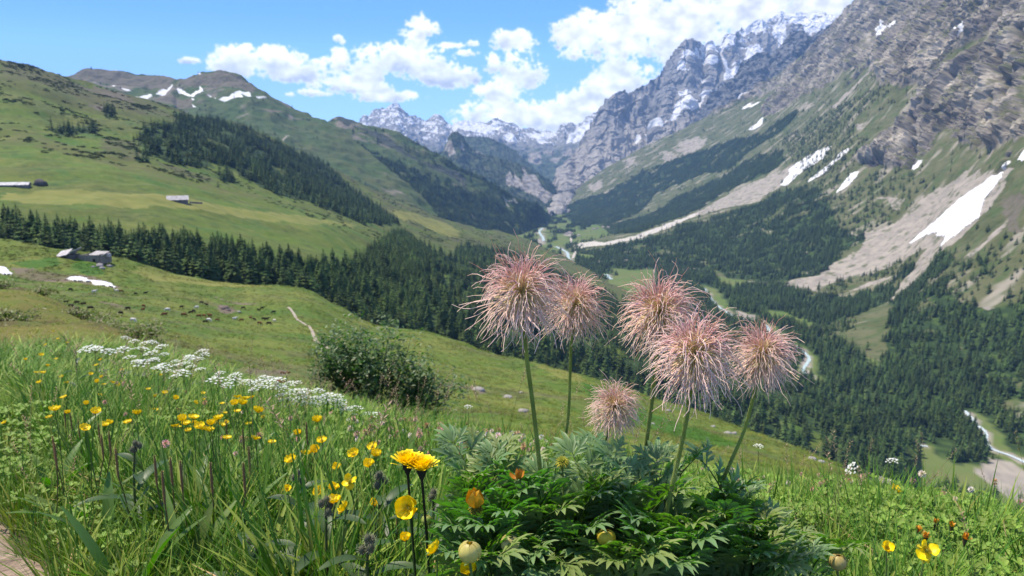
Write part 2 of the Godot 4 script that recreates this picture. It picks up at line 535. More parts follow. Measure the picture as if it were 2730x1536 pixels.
func build_forests(leaf: StandardMaterial3D, bark: StandardMaterial3D) -> void:
	var near := []
	var rest := {}
	for s in spots:
		var p: Vector3 = s[0]
		var d := p.length()
		var az := atan2(p.x, -p.z)
		var bin := int((rad_to_deg(az) + 60.0) * 10.0)
		var top: float = (p.y + s[1]) / Vector2(p.x, p.z).length()
		if bin < 0 or bin >= skyline.size() or (d > 300.0 and top < skyline[bin] - 0.004): continue
		var shown: float = top - maxf(skyline[bin], p.y / Vector2(p.x, p.z).length())
		if s[3] == "band" and shown > 0.004: near.push_back([shown, s])
		else:
			if not rest.has(s[3]): rest[s[3]] = []
			rest[s[3]].push_back(s)
	near.sort_custom(func(a, b): return a[0] > b[0])
	var far_trees := []
	for k in near.size():
		if k >= 300: rest["band"] = rest.get("band", []) + [near[k][1]]
		else: far_trees.push_back(near[k][1])
	# the three hundred that show largest, each a thing of its own
	var protos := []
	var tm := trunk_mesh()
	for v in 8:
		var larch := v >= 5
		var o := thing("larch_tree" if larch else "spruce_tree", "conifer", "tree")
		part("trunk", tm, bark, o)
		part("crown", crown_mesh(24, 9, larch, 40 + v), leaf, o)
		protos.push_back(o)
	var used := {}
	for k in far_trees.size():
		var s: Array = far_trees[k]
		var v: int = (5 + rng.randi() % 3) if s[2] == 1 else rng.randi() % 5
		var o: Node3D = protos[v]
		if used.has(v):
			o = protos[v].duplicate()
			o.name = numbered("larch_tree" if v >= 5 else "spruce_tree")
			add_child(o, true)
		used[v] = true
		var p: Vector3 = s[0]
		o.position = p
		o.rotation = Vector3(rng.randf_range(-0.03, 0.03), rng.randf() * TAU, rng.randf_range(-0.03, 0.03))
		o.scale = Vector3(s[1] * rng.randf_range(0.8, 1.4), s[1], s[1] * rng.randf_range(0.8, 1.4))
		var kin := "pale green larch" if v >= 5 else "dark pointed spruce"
		var where := "in the tree band behind the walled stone ruin" if p.x < -190.0 else ("in the tree band below the roofed stone hut" if p.x < -120.0 else ("in the tree band along the rim of the cow pasture" if p.x < -55.0 else ("on the wooded slope behind the pasture's rounded corner" if p.x < 20.0 else "on the wooded slope behind the pink seed heads")))
		var size_word: String = "tall " if s[1] > 20.0 else ("young " if s[1] < 13.0 else "")
		tag(o, size_word + kin + " " + where, "tree", size_word + kin + " trees " + where)
	for v in 8:
		if not used.has(v): protos[v].free()
	# all others, too small to tell apart, as woods
	var names := {"band": "dark conifer wood filling the ravine behind the pasture", "left": "conifer wood climbing the left mountain flank", "ridge": "distant conifer wood on the shaded ridge left of the valley", "wall": "conifer wood on the fans below the grey cliffs", "floor": "conifer wood on the valley floor around the river", "hill": "scattered conifers on the far rounded hill"}
	var low := [joined(crown_mesh(11, 7, false, 5), tm), joined(crown_mesh(10, 7, false, 6), tm), joined(crown_mesh(10, 7, true, 7), tm)]
	for zone in rest:
		for v in 3:
			var at := []
			var tint := []
			for s in rest[zone]:
				var kind: int = 2 if s[2] == 1 else (0 if int(s[0].x * 13.7) % 2 == 0 else 1)
				if kind != v: continue
				var b := Basis(Vector3.UP, rng.randf() * TAU).scaled(Vector3(s[1] * rng.randf_range(0.9, 1.6), s[1], s[1] * rng.randf_range(0.9, 1.6)))
				at.push_back(Transform3D(b, s[0]))
				var q := rng.randf_range(0.75, 1.3) * (1.0 + 0.5 * fb(s[0], 1.0 / 90.0))
				tint.push_back(Color(q * rng.randf_range(0.9, 1.15), q, q * rng.randf_range(0.85, 1.05)))
			if at: mass("larch_wood" if v == 2 else "conifer_wood", names.get(zone, "conifer wood"), low[v], leaf, at, tint)
	print("near trees ", far_trees.size(), " all ", spots.size())

# ---------------------------------------------------------------- sky
func sky_panorama(clouds: Array) -> Image:      # clouds: [bearing, height, half width, half height] in degrees, joined where they touch
	var w := 4096
	var h := 2048
	var im := Image.create_empty(w, h, false, Image.FORMAT_RGBAF)
	var row := PackedColorArray()
	row.resize(h)
	var air := []
	for y in h:
		var e := (0.5 - (y + 0.5) / h) * 180.0
		var c := Color(0.32, 0.55, 0.84).lerp(Color(0.115, 0.31, 0.88), smoothstep(-1.0, 10.5, e))
		c = c.lerp(Color(0.05, 0.18, 0.58), smoothstep(12.0, 60.0, e))
		air.push_back(exp(0.00006 * minf(14000.0, 1700.0 / sin(deg_to_rad(maxf(e, 1.0))))))     # the haze in front takes this much away
		if e > 0.0: c = c * lerpf(1.0, air[y], 0.75) * 0.80
		if e < 0.0: c = Color(0.16, 0.20, 0.14)
		row[y] = c
		im.fill_rect(Rect2i(0, y, w, 1), c)
	var n := FastNoiseLite.new()
	n.seed = 5
	n.frequency = 1.0
	n.fractal_octaves = 6
	n.fractal_gain = 0.55
	# broken fair-weather clouds all round
	var sw := 1024
	for y in range(60, 256):
		for x in sw:
			var az := (x + 0.5) / sw * 360.0 - 180.0
			if absf(az) < 37.0 and y > 187: continue
			var e := (0.5 - (y + 0.5) / 512.0) * 180.0
			var d := Vector3(sin(deg_to_rad(az)) * cos(deg_to_rad(e)), sin(deg_to_rad(e)), -cos(deg_to_rad(az)) * cos(deg_to_rad(e)))
			var q := d * (1.6 / maxf(d.y + 0.25, 0.1))
			var f := n.get_noise_3d(q.x * 1.1, 3.0, q.z * 1.1) + 0.3 * n.get_noise_3d(q.x * 4.0, 9.0, q.z * 4.0)
			var a := smoothstep(0.10, 0.34, f)
			if a > 0.01:
				var cc: Color = row[y * 4].lerp((Color(0.60, 0.60, 0.61).lerp(Color(0.34, 0.36, 0.40), smoothstep(0.35, 0.75, f)) * air[y * 4]), a)
				im.fill_rect(Rect2i((x * 4 + w / 2) % w, y * 4, 4, 4), cc)
	# the cumulus seen down the valley
	for y in range(int((0.5 - 21.0 / 180.0) * h), int((0.5 + 1.0 / 180.0) * h)):
		var e := (0.5 - (y + 0.5) / h) * 180.0
		for x in range(int((0.5 - 37.0 / 360.0) * w), int((0.5 + 37.0 / 360.0) * w)):
			var az := (x + 0.5) / w * 360.0 - 180.0
			var f := -9.0
			var shade := 0.0
			var wsum := 0.0001
			for c in clouds:
				var dx: float = (az - c[0]) / c[2]
				if absf(dx) > 1.7: continue
				var dy: float = (e - c[1]) / c[3]
				if dy < 0.0: dy *= 1.25
				if absf(dy) > 1.7: continue
				var s := 1.0 - dx * dx - dy * dy
				var ww := maxf(0.0, s + 0.6)
				shade += ww * clampf(0.42 - dy * 0.62, 0.0, 1.0)
				wsum += ww
				f = maxf(f, s) + 0.08 * maxf(0.0, minf(f, s) + 0.4)
			if f < -1.6: continue
			var big := n.get_noise_2d(az * 0.22, e * 0.30)
			var fine := n.get_noise_2d(az * 0.75 + 40.0, e * 0.95)
			f += big * 1.25 + fine * 0.85 + n.get_noise_2d(az * 2.3 + 7.0, e * 2.9) * 0.75 + 0.10
			var a := smoothstep(-0.05, 0.62, f)
			if a <= 0.0: continue
			var grey := clampf(shade / wsum + n.get_noise_2d(az * 0.5 + 9.0, e * 0.8) * 0.7 - 0.06, 0.0, 1.0) * smoothstep(0.15, 0.8, f)
			var col := Color(0.56, 0.56, 0.56).lerp(Color(0.22, 0.24, 0.28), grey)
			im.set_pixel((x + w / 2) % w, y, row[y].lerp(col * air[y], a))
	return im

# ---------------------------------------------------------------- water and tracks laid on the ground
func ribbon(pts: Array, width: float, height: Callable, lift: float, col: Color, wob: float) -> ArrayMesh:
	var mb := MB.new()
	var fine := []
	for k in pts.size() - 1:
		var a: Vector2 = pts[maxi(k - 1, 0)]
		var b: Vector2 = pts[k]
		var c: Vector2 = pts[k + 1]
		var d: Vector2 = pts[mini(k + 2, pts.size() - 1)]
		var steps := clampi(int(b.distance_to(c) / maxf(width * 0.5, 0.5)), 3, 60)
		for t in steps: fine.push_back(b.cubic_interpolate(c, a, d, t / float(steps)))
	fine.push_back(pts[-1])
	for k in fine.size():
		var p: Vector2 = fine[k]
		var dir: Vector2 = (fine[mini(k + 1, fine.size() - 1)] - fine[maxi(k - 1, 0)]).normalized()
		var side := Vector2(-dir.y, dir.x)
		var w := width * (1.0 + wob * fbm.get_noise_2d(p.x * 0.9 / width, p.y * 0.9 / width) * 2.0)
		for s in 5:
			var q := p + side * w * (s / 4.0 - 0.5)
			var cc := col.lerp(Color(0.75, 0.80, 0.80), clampf(fbm.get_noise_2d(q.x * 2.0 / width, q.y * 2.0 / width) * wob * 1.6, 0.0, 0.8)) if wob > 0.0 else col
			mb.vert(Vector3(q.x, height.call(q.x, q.y) + lift, q.y), Vector3.UP, cc)
	for k in fine.size() - 1:
		for s in 4:
			var a := k * 5 + s
			mb.tri(a, a + 1, a + 5); mb.tri(a + 1, a + 6, a + 5)
	return mb.mesh()

func floor_height(x: float, z: float) -> float:
	var k := [0.0, 700.0, 1100.0, 1500.0, 2700.0, 4300.0, 6500.0, 12000.0, 40000.0]
	var v := [-285.0, -297.0, -308.0, -320.0, -352.0, -385.0, -415.0, -430.0, -430.0]
	for i in 8:
		if -z < k[i + 1]: return lerpf(v[i], v[i + 1], clampf((-z - k[i]) / (k[i + 1] - k[i]), 0.0, 1.0))
	return v[8]

func surface_height(b: Dictionary, x: float, z: float) -> float:     # of a lofted slope, by its nearest points
	var g: PackedVector3Array = b.g
	var best := 1e9
	var at := 0
	for k in range(0, g.size(), 7):
		var d := Vector2(g[k].x - x, g[k].z - z).length_squared()
		if d < best:
			best = d
			at = k
	var nv: int = b.nv
	var i0: int = at / nv
	for i in range(maxi(i0 - 9, 0), mini(i0 + 10, int(b.nu))):
		for j in range(maxi(at % nv - 9, 0), mini(at % nv + 10, nv)):
			var k := i * nv + j
			var d := Vector2(g[k].x - x, g[k].z - z).length_squared()
			if d < best:
				best = d
				at = k
	var n: Vector3 = b.n[at]
	return g[at].y - (n.x * (x - g[at].x) + n.z * (z - g[at].z)) / maxf(n.y, 0.2)

func sheet_from(b: Dictionary, outline: Array, lift: float, scale: float) -> ArrayMesh:     # snow lying on a slope: its cells inside the outline, raised, with a rim
	var q := PackedVector2Array()
	for k in range(0, outline.size(), 2): q.push_back(Vector2(outline[k], outline[k + 1]))
	var box := Rect2(q[0], Vector2.ZERO)
	for p in q: box = box.expand(p)
	var g: PackedVector3Array = b.g
	var n: PackedVector3Array = b.n
	var nv: int = b.nv
	var mb := MB.new()
	var id := {}
	for i in int(b.nu) - 1:
		for j in nv - 1:
			var k := i * nv + j
			if not box.has_point(Vector2(g[k].x, g[k].z)): continue
			var ok := true
			for o in [0, 1, nv, nv + 1]:
				var p := g[k + o]
				var s := Vector2(p.x, p.z) + Vector2(fb(p, 5.0 / scale), fb(p + Vector3(9, 9, 9), 5.0 / scale)) * scale * 0.025
				if not Geometry2D.is_point_in_polygon(s, q):
					ok = false
					break
			if not ok: continue
			var c := []
			for o in [0, 1, nv, nv + 1]:
				var kk: int = k + o
				if not id.has(kk): id[kk] = mb.vert(g[kk] + n[kk] * lift, n[kk], SNOW * (0.93 + 0.22 * fb(g[kk], 8.0 / scale)))
				c.push_back(id[kk])
			mb.tri(c[0], c[1], c[2]); mb.tri(c[2], c[1], c[3])
	# only the largest connected piece stays
	var root := {}
	for k in mb.v.size(): root[k] = k
	for sweep in 60:
		var moved := false
		for t in range(0, mb.i.size(), 3):
			var lo: int = mini(root[mb.i[t]], mini(root[mb.i[t + 1]], root[mb.i[t + 2]]))
			for w in 3:
				if root[mb.i[t + w]] != lo:
					root[mb.i[t + w]] = lo
					moved = true
		if not moved: break
	var many := {}
	for k in root: many[root[k]] = many.get(root[k], 0) + 1
	var main := 0
	for k in many:
		if many[k] > many.get(main, 0): main = k
	var kept := PackedInt32Array()
	for t in range(0, mb.i.size(), 3):
		if root[mb.i[t]] == main: kept.append_array([mb.i[t], mb.i[t + 1], mb.i[t + 2]])
	mb.i = kept
	# rim down to the ground
	var edges := {}
	for t in range(0, mb.i.size(), 3):
		for e in [[0, 1], [1, 2], [2, 0]]:
			var a: int = mb.i[t + e[0]]
			var d: int = mb.i[t + e[1]]
			if edges.has(Vector2i(d, a)): edges.erase(Vector2i(d, a))
			else: edges[Vector2i(a, d)] = true
	var low := {}
	for e in edges:
		for q2 in [e.x, e.y]:
			if not low.has(q2): low[q2] = mb.vert(mb.v[q2] - mb.n[q2] * lift * 1.6, mb.n[q2], SNOW * 0.9)
		mb.tri(e.x, e.y, low[e.x])
		mb.tri(e.y, low[e.y], low[e.x])
	return mb.mesh()

# ---------------------------------------------------------------- the place
func _ready() -> void:
	rng.seed = 20
	fbm.seed = 3
	fbm.frequency = 1.0
	fbm.fractal_octaves = 5
	fbm.noise_type = FastNoiseLite.TYPE_SIMPLEX_SMOOTH
	cell.seed = 6
	cell.frequency = 1.0
	cell.noise_type = FastNoiseLite.TYPE_CELLULAR
	cell.cellular_return_type = FastNoiseLite.RETURN_CELL_VALUE
	cell.fractal_type = FastNoiseLite.FRACTAL_NONE
	ridge.seed = 8
	ridge.frequency = 1.0
	ridge.fractal_type = FastNoiseLite.FRACTAL_RIDGED
	ridge.fractal_octaves = 4
	ridge.noise_type = FastNoiseLite.TYPE_SIMPLEX_SMOOTH

	var cam := Camera3D.new()
	cam.name = "camera"
	var lens := CameraAttributesPhysical.new()     # a small lens, focused on the seed heads
	lens.frustum_focal_length = 31.62
	lens.frustum_focus_distance = 0.8
	lens.frustum_near = 0.05
	lens.frustum_far = 60000.0
	lens.exposure_aperture = 21.0
	cam.attributes = lens
	cam.rotation_degrees = Vector3(-10.2, 0, 0)
	add_child(cam)
	cam.current = true

	var env := Environment.new()
	env.background_mode = Environment.BG_SKY
	env.tonemap_mode = Environment.TONE_MAPPER_LINEAR
	env.tonemap_exposure = 1.52
	var sky := Sky.new()
	var sm := PanoramaSkyMaterial.new()
	sm.panorama = ImageTexture.create_from_image(sky_panorama(CLOUDS))
	sky.sky_material = sm
	env.sky = sky
	env.background_energy_multiplier = 1.0
	env.fog_enabled = true
	env.fog_density = 0.000052
	env.fog_light_color = Color(0.60, 0.78, 1.0)
	env.sdfgi_enabled = true
	env.ssao_enabled = true
	env.ssil_enabled = true
	var we := WorldEnvironment.new()
	we.name = "world_environment"
	we.environment = env
	add_child(we)

	var sun := DirectionalLight3D.new()
	sun.name = "sun"
	sun.light_energy = 1.6
	sun.light_color = Color(1.0, 0.96, 0.89)
	sun.light_angular_distance = 0.5
	sun.shadow_enabled = true
	add_child(sun)
	sun.look_at_from_position(SUN_TO * 100.0, Vector3.ZERO)

	build_land()
	build_buildings()
	build_foreground()

func build_land() -> void:
	var Q := 1.0 if not QUICK else 0.6
	# valley floor: one sheet to the horizon
	var tab := []
	for a in 13:
		var az := deg_to_rad(lerpf(-75.0, 75.0, a / 12.0))
		var l := []
		for d in [60.0, 500.0, 700.0, 950.0, 1300.0, 1800.0, 2500.0, 3500.0, 5000.0, 8000.0, 11000.0, 14000.0]:
			l.push_back(Vector3(sin(az) * d, floor_height(0, -cos(az) * d), -cos(az) * d))
		tab.push_back(l)
	var nu := int(420 * Q)
	var nv := int(300 * Q)
	var g := loft(tab, nu, nv)
	for k in g.size(): g[k].y = floor_height(g[k].x, g[k].z)
	var n := grid_normals(g, nu, nv)
	var kinds: PackedStringArray = covers(g, regions(OUTLINES.valley_floor), 0.002, 1.0 / 60.0).kind
	var c := PackedColorArray()
	c.resize(g.size())
	for k in g.size():
		var p := g[k]
		if kinds[k] == "" and p.z < -2450.0 and p.x < 330.0 and fb(p, 1.0 / 130.0) > -0.16: kinds[k] = "meadow"
		c[k] = ground_color("dim", kinds[k] if kinds[k] else "forest", p, n[k], 0.0, 0.0)
	structure("valley_floor", "flat green valley floor with meadows between the woods and a river", grid_mesh(g, n, c, nu, nv), vmat())
	for k in g.size():
		var p := g[k]
		if p.z > -520.0 or p.z < -4700.0 or p.x < -250.0 or p.x > foot_x(-p.z) + 30.0: kinds[k] = "none"
	plant(g, kinds, nu, nv, {"area": 44.0, "height": 17.0, "zone": "floor", "all": true, "larch": 0.35, "fill": 0.75})

	terrain("mountain", "jagged blue grey peaks with snow fields closing the far end of the valley", SHAPES.far_peaks, int(520 * Q), int(150 * Q), "peak", OUTLINES.far_peaks, {})
	terrain("mountain", "high glaciated rock massif under the clouds at the upper right", SHAPES.massif, int(520 * Q), int(300 * Q), "massif", OUTLINES.massif, {})
	terrain("mountain", "dark rock spur standing before the glaciated massif", SHAPES.dark_spur, int(180 * Q), int(100 * Q), "spur", [], {})
	terrain("hill", "hazy blue wooded ridge below the far peaks", SHAPES.blue_ridge, int(170 * Q), int(80 * Q), "dim", OUTLINES.blue_ridge, {"area": 420.0, "height": 22.0, "zone": "ridge", "all": true})
	terrain("hill", "dark wooded spur with pale cliffs in the middle of the valley", SHAPES.cliff_spur, int(220 * Q), int(130 * Q), "dim", OUTLINES.cliff_spur, {"area": 260.0, "height": 21.0, "zone": "ridge", "all": true})
	terrain("hill", "rounded grey green hills with snow patches on the left skyline", SHAPES.round_hill, int(420 * Q), int(180 * Q), "hill", OUTLINES.round_hill, {"area": 130.0, "height": 13.0, "zone": "hill", "stray": 0.08})
	terrain("hill", "long ridge with dark wooded slopes running down to the valley", SHAPES.far_ridge, int(380 * Q), int(200 * Q), "hill", OUTLINES.far_ridge, {"area": 85.0, "height": 17.0, "zone": "ridge", "stray": 0.30, "fill": 1.1}, 0.005)
	var wall := terrain("mountain", "steep grey mountain wall with scree fans and snow gullies on the right", SHAPES.right_wall, int(760 * Q), int(460 * Q), "wall", OUTLINES.right_wall, {"area": 58.0, "height": 16.0, "zone": "wall", "stray": 0.07, "larch": 0.3}, 0.0045)
	var flank := terrain("hill", "grassy left mountain flank with a wooded shoulder", SHAPES.left_slope, int(460 * Q), int(330 * Q), "alp", OUTLINES.left_slope, {"area": 50.0, "height": 15.0, "zone": "left", "larch": 0.35, "patch": 45.0, "fill": 0.5}, 0.006)
	scrub(flank)
	var pasture := terrain("pasture", "green rolling pasture hill grazed by scattered cows", SHAPES.meadow_hill, int(640 * Q), int(330 * Q), "meadow", OUTLINES.meadow_hill, {}, 0.004)
	skyline.resize(1200)
	skyline.fill(-1.0)
	for p in pasture.g:
		var bin := int((rad_to_deg(atan2(p.x, -p.z)) + 60.0) * 10.0)
		for o in [-1, 0, 1]:
			if bin + o >= 0 and bin + o < 1200: skyline[bin + o] = maxf(skyline[bin + o], p.y / Vector2(p.x, p.z).length())
	for s in spots:
		if s[3] == "left" and s[0].z > -700.0:
			s[3] = "band"
			s[1] *= 1.25
	hold.pasture = pasture
	tussocks(pasture)
	hold.wall = wall

	var snow := mat(Color(0.66, 0.655, 0.65), 0.6, 0.3)
	snow.vertex_color_use_as_albedo = true
	snow.albedo_color = Color.WHITE
	var said := ["narrow snow gully ending on the long debris fan", "thin slanting snow streak right of the narrow snow gully", "small snow tongue below the dark rock band", "largest snow field on the scree right of the forest", "snow remnant at the right edge below the cliffs", "snow patch high on the skyline rock face", "small bright snow patch high among the right cliffs", "short snow patch above the upper forest edge", "long thin snow strip below the dark spur"]
	for k in SNOWS.size():
		var m := sheet_from(wall, SNOWS[k], 1.2, 120.0)
		if m.get_surface_count() and m.surface_get_array_len(0) > 0: tag(part("snow_patch", m, snow, self), said[k], "snow patch")
	for k in PASTURE_SNOWS.size():
		tag(part("snow_patch", sheet_from(pasture, PASTURE_SNOWS[k], 0.35, 14.0), snow, self), ["elongated snow patch in the hollow below the stone ruins", "snow patch at the left edge beside the bare earth strip"][k], "snow patch")

	var water := vmat(0.55, 0.35)
	for k in RIVERS.size():
		var e: Array = RIVERS[k]
		structure("river", ["pale river reach beside the far gravel bank", "pale blue river bend below the far meadows", "short glint of river in the far meadow", "long milky blue river crossing the valley woods", "white foaming torrent at the right edge of the woods", "thin white brook crossing the clearing in the woods"][k], ribbon(pairs(e[0]), e[1], floor_height, 0.6, Color(0.33, 0.42, 0.41) if k < 4 else Color(0.40, 0.47, 0.47), 0.35), water)
	var dust := vmat()
	for k in ROADS.size():
		structure("road", ["pale track from the debris fan to the hamlet", "pale lane along the lower clearing", "pale track among the riverside woods"][k], ribbon(pairs(ROADS[k][0]), ROADS[k][1], floor_height, 0.4, Color(0.40, 0.36, 0.31), 0.15), dust)
	for k in MPATHS.size():
		structure("path", ["trodden earth path winding down the pasture's rim", "lower end of the earth path above the bush"][k], ribbon(pairs(MPATHS[k][0]), MPATHS[k][1], func(x, z): return surface_height(pasture, x, z), 0.12, Color(0.30, 0.25, 0.19), 0.2), dust)

	var leaf := vmat(0.85, 0.2, Color(0.16, 0.22, 0.06))
	build_forests(leaf, vmat())

func foot_x(s: float) -> float:
	for k in FOOT.size() - 1:
		if s < FOOT[k + 1].x: return lerpf(FOOT[k].y, FOOT[k + 1].y, clampf((s - FOOT[k].x) / (FOOT[k + 1].x - FOOT[k].x), 0.0, 1.0))
	return FOOT[-1].y

func pairs(a: Array) -> Array:
	var out := []
	for k in range(0, a.size(), 2): out.push_back(Vector2(a[k], a[k + 1]))
	return out

var hold := {}

func tussocks(b: Dictionary) -> void:      # rough grass on the pasture where it is near enough to show
	var g: PackedVector3Array = b.g
	var c: PackedColorArray = b.c
	var nv: int = b.nv
	var at := []
	var tint := []
	for k in 42000:
		var i := rng.randi() % (int(b.nu) - 1)
		var j := rng.randi() % (nv - 1)
		var q := i * nv + j
		var p := g[q] + (g[q + 1] - g[q]) * rng.randf() + (g[q + nv] - g[q]) * rng.randf()
		var d := p.length()
		if d < 45.0 or d > 280.0 or absf(atan2(p.x, -p.z)) > 0.63 or fb(p, 1.0 / 9.0) < -0.12: continue
		var s := rng.randf_range(0.8, 1.7) * (1.0 + d / 300.0)
		at.push_back(Transform3D(Basis(Vector3.UP, rng.randf() * TAU).scaled(Vector3(s * 2.2, s, s * 2.2)), p))
		var t := rng.randf_range(0.75, 1.3)
		tint.push_back(Color(c[q].r * t / 0.085, c[q].g * t / 0.15, c[q].b * t / 0.024))
	mass("pasture_grass", "rough grass tussocks on the near half of the pasture", tuft(9, 0.20, 0.006, 0.05, [Color(0.085, 0.150, 0.024)], 1.4, 12), vmat(0.8, 0.2, Color(0.3, 0.4, 0.1)), at, tint)
	rng.seed = 21

func scrub(b: Dictionary) -> void:      # low bushes dotted over the left flank
	var mb := MB.new()
	rng.seed = 90
	for k in 60:
		var a := rng.randf() * TAU
		var d := Vector3(cos(a), rng.randf_range(0.1, 1.2), sin(a)).normalized() * pow(rng.randf(), 0.4)
		var s := Vector3(-sin(a), rng.randf_range(-0.4, 0.4), cos(a)) * 0.22
		mb.strip([d * 0.75, d * 0.75 + Vector3(d.x, 0.4, d.z) * 0.2, d * 0.75 + Vector3(d.x, 0.2, d.z) * 0.4], [0.08, 0.16, 0.04], s.normalized(), 0.3, fill(3, jitter(Color(0.045, 0.075, 0.022), 0.3)))
	var g: PackedVector3Array = b.g
	var nv: int = b.nv
	var at := []
	var tint := []
	for k in 60000:
		var i := rng.randi() % (int(b.nu) - 1)
		var j := rng.randi() % (nv - 1)
		var q := i * nv + j
		var p := g[q] + (g[q + 1] - g[q]) * rng.randf() + (g[q + nv] - g[q]) * rng.randf()
		var kd: String = b.kinds[q]
		if p.length() < 820.0 or absf(atan2(p.x, -p.z)) > 0.64 or kd == "straw" or kd == "band": continue
		if fb(p, 1.0 / 60.0) + fb(p, 1.0 / 18.0) * 0.7 < (0.05 if kd == "heath" or kd == "forest" else 0.24): continue
		var s := rng.randf_range(0.5, 1.7) * (1.0 + p.length() / 2500.0)
		at.push_back(Transform3D(Basis(Vector3.UP, rng.randf() * TAU).scaled(Vector3(s * 1.5, s, s * 1.5)), p))
		var t := rng.randf_range(0.7, 1.5)
		tint.push_back(Color(t * rng.randf_range(0.9, 1.4), t, t))
	mass("mountain_scrub", "low bushes dotted over the left mountain flank", mb.mesh(), vmat(0.85, 0.2, Color(0.2, 0.3, 0.06)), at, tint)
	rng.seed = 22

# ---------------------------------------------------------------- buildings and cattle
func gable_roof(mb: MB, w: float, d: float, eave: float, rise: float, over: float, thick: float, col: Color, rr: RandomNumberGenerator, rows := 6, cols := 12) -> void:
	# courses of stone slabs on both slopes, each slab a little uneven
	for s in [-1.0, 1.0]:
		var run := d / 2 + over
		var slope := Vector3(0, -rise * (run / (d / 2)), run * s)
		var down := slope.normalized()
		var up := Vector3.RIGHT.cross(down) * (1.0 if s < 0.0 else -1.0)
		if up.y < 0.0: up = -up
		for r in rows:
			for c in cols:
				var x := lerpf(-w / 2 - over, w / 2 + over, (c + 0.5) / cols)
				var at := Vector3(x, eave + rise, 0) + slope * ((r + 0.5) / rows) + up * (thick * (0.5 + 0.5 * (rows - r) / rows) + rr.randf_range(-0.03, 0.03))
				var b := Basis(Vector3.RIGHT, up, Vector3.RIGHT.cross(up)).rotated(up, rr.randf_range(-0.03, 0.03))
				mb.box(at, Vector3((w + 2 * over) / cols * 1.03, thick, slope.length() / rows * 1.12), col * rr.randf_range(0.75, 1.2), b)
	mb.box(Vector3(0, eave + rise + thick, 0), Vector3(w + 2 * over, thick, 0.35), col)

func wall_shape(w: float, d: float, h: float, rise: float, col: Color) -> ArrayMesh:
	var mb := MB.new()
	var x := w / 2
	var z := d / 2
	for s in [-1.0, 1.0]:
		mb.quad(Vector3(-x, -1.5, z * s), Vector3(x, -1.5, z * s), Vector3(x, h, z * s), Vector3(-x, h, z * s), col)
		mb.quad(Vector3(x * s, -1.5, -z), Vector3(x * s, -1.5, z), Vector3(x * s, h, z), Vector3(x * s, h, -z), col)
		mb.face(Vector3(x * s, h, -z), Vector3(x * s, h, z), Vector3(x * s, h + rise, 0), col)
	for k in range(0, mb.i.size(), 3):     # normals look outwards
		for q in 3:
			var vi := mb.i[k + q]
			if mb.n[vi].dot(mb.v[vi] - Vector3(0, h * 0.4, 0)) < 0.0: mb.n[vi] = -mb.n[vi]
	return mb.mesh()

func one_box(size: Vector3, at: Vector3, col: Color, b := Basis()) -> ArrayMesh:
	var mb := MB.new()
	mb.box(at, size, col, b)
	return mb.mesh()

func stone_mesh(size: Vector3, seed_: int, col: Color, fine := 9) -> ArrayMesh:
	var mb := MB.new()
	mb.blob(Vector3.ZERO, Vector3.ONE, col, fine, fine + 3)
	for k in mb.v.size():
		var q := mb.v[k]
		var s := 1.0 + 0.45 * fbm.get_noise_3d(q.x * 0.9 + seed_, q.y * 0.9, q.z * 0.9) + 0.15 * ridge.get_noise_3d(q.x * 1.7 + seed_, q.y * 1.7, q.z * 1.7)
		mb.v[k] = q * size * s
		mb.c[k] = col * (0.9 + 0.5 * fbm.get_noise_3d(q.x * 3.0, q.y * 3.0 + seed_, q.z * 3.0))
		mb.n[k] = (q / size).normalized()
	return mb.mesh()

func make_cow(col: Color, patch: Color, down: bool) -> ArrayMesh:
	var mb := MB.new()
	var c := []
	for k in 9: c.push_back(col if k % 4 != 2 else patch)
	mb.tube([V(-0.80, 1.12, 0), V(-0.72, 1.08, 0), V(-0.5, 1.03, 0), V(-0.1, 0.98, 0), V(0.3, 0.99, 0), V(0.6, 1.05, 0), V(0.74, 1.12, 0)], [0.06, 0.24, 0.32, 0.38, 0.37, 0.30, 0.16], c, 10)
	var nose := V(1.22, 0.14, 0.05) if down else V(1.38, 1.22, 0.1)
	var poll := V(1.02, 0.62, 0.03) if down else V(1.05, 1.42, 0.05)
	mb.tube([V(0.55, 1.10, 0), V(0.8, lerpf(1.1, poll.y, 0.5), 0), poll], [0.25, 0.18, 0.14], c, 8)
	mb.tube([poll + V(-0.06, 0.05, 0), poll.lerp(nose, 0.4), nose], [0.12, 0.125, 0.075], c, 8)
	for s in [-1.0, 1.0]:
		mb.tube([poll + V(0, 0.02, 0.09 * s), poll + V(-0.02, 0.0, 0.25 * s)], [0.05, 0.02], c, 5)
		mb.tube([poll + V(-0.02, 0.06, 0.06 * s), poll + V(0.03, 0.15, 0.17 * s), poll + V(0.02, 0.25, 0.17 * s)], [0.025, 0.018, 0.004], [PALE, PALE, PALE], 5)
		mb.tube([V(0.50, 0.95, 0.17 * s), V(0.49, 0.52, 0.17 * s), V(0.52, 0.48, 0.17 * s), V(0.50, 0.02, 0.17 * s)], [0.13, 0.075, 0.06, 0.055], c, 6)
		mb.tube([V(-0.60, 0.98, 0.18 * s), V(-0.52, 0.62, 0.18 * s), V(-0.66, 0.46, 0.18 * s), V(-0.62, 0.02, 0.18 * s)], [0.17, 0.09, 0.06, 0.055], c, 6)
	mb.tube([V(-0.8, 1.2, 0), V(-0.9, 0.95, 0.02), V(-0.88, 0.5, 0.03), V(-0.88, 0.38, 0.03)], [0.03, 0.022, 0.02, 0.045], c, 5)
	mb.blob(V(-0.38, 0.68, 0), V(0.16, 0.12, 0.13), Color(0.45, 0.30, 0.25), 4, 6)
	return mb.mesh()

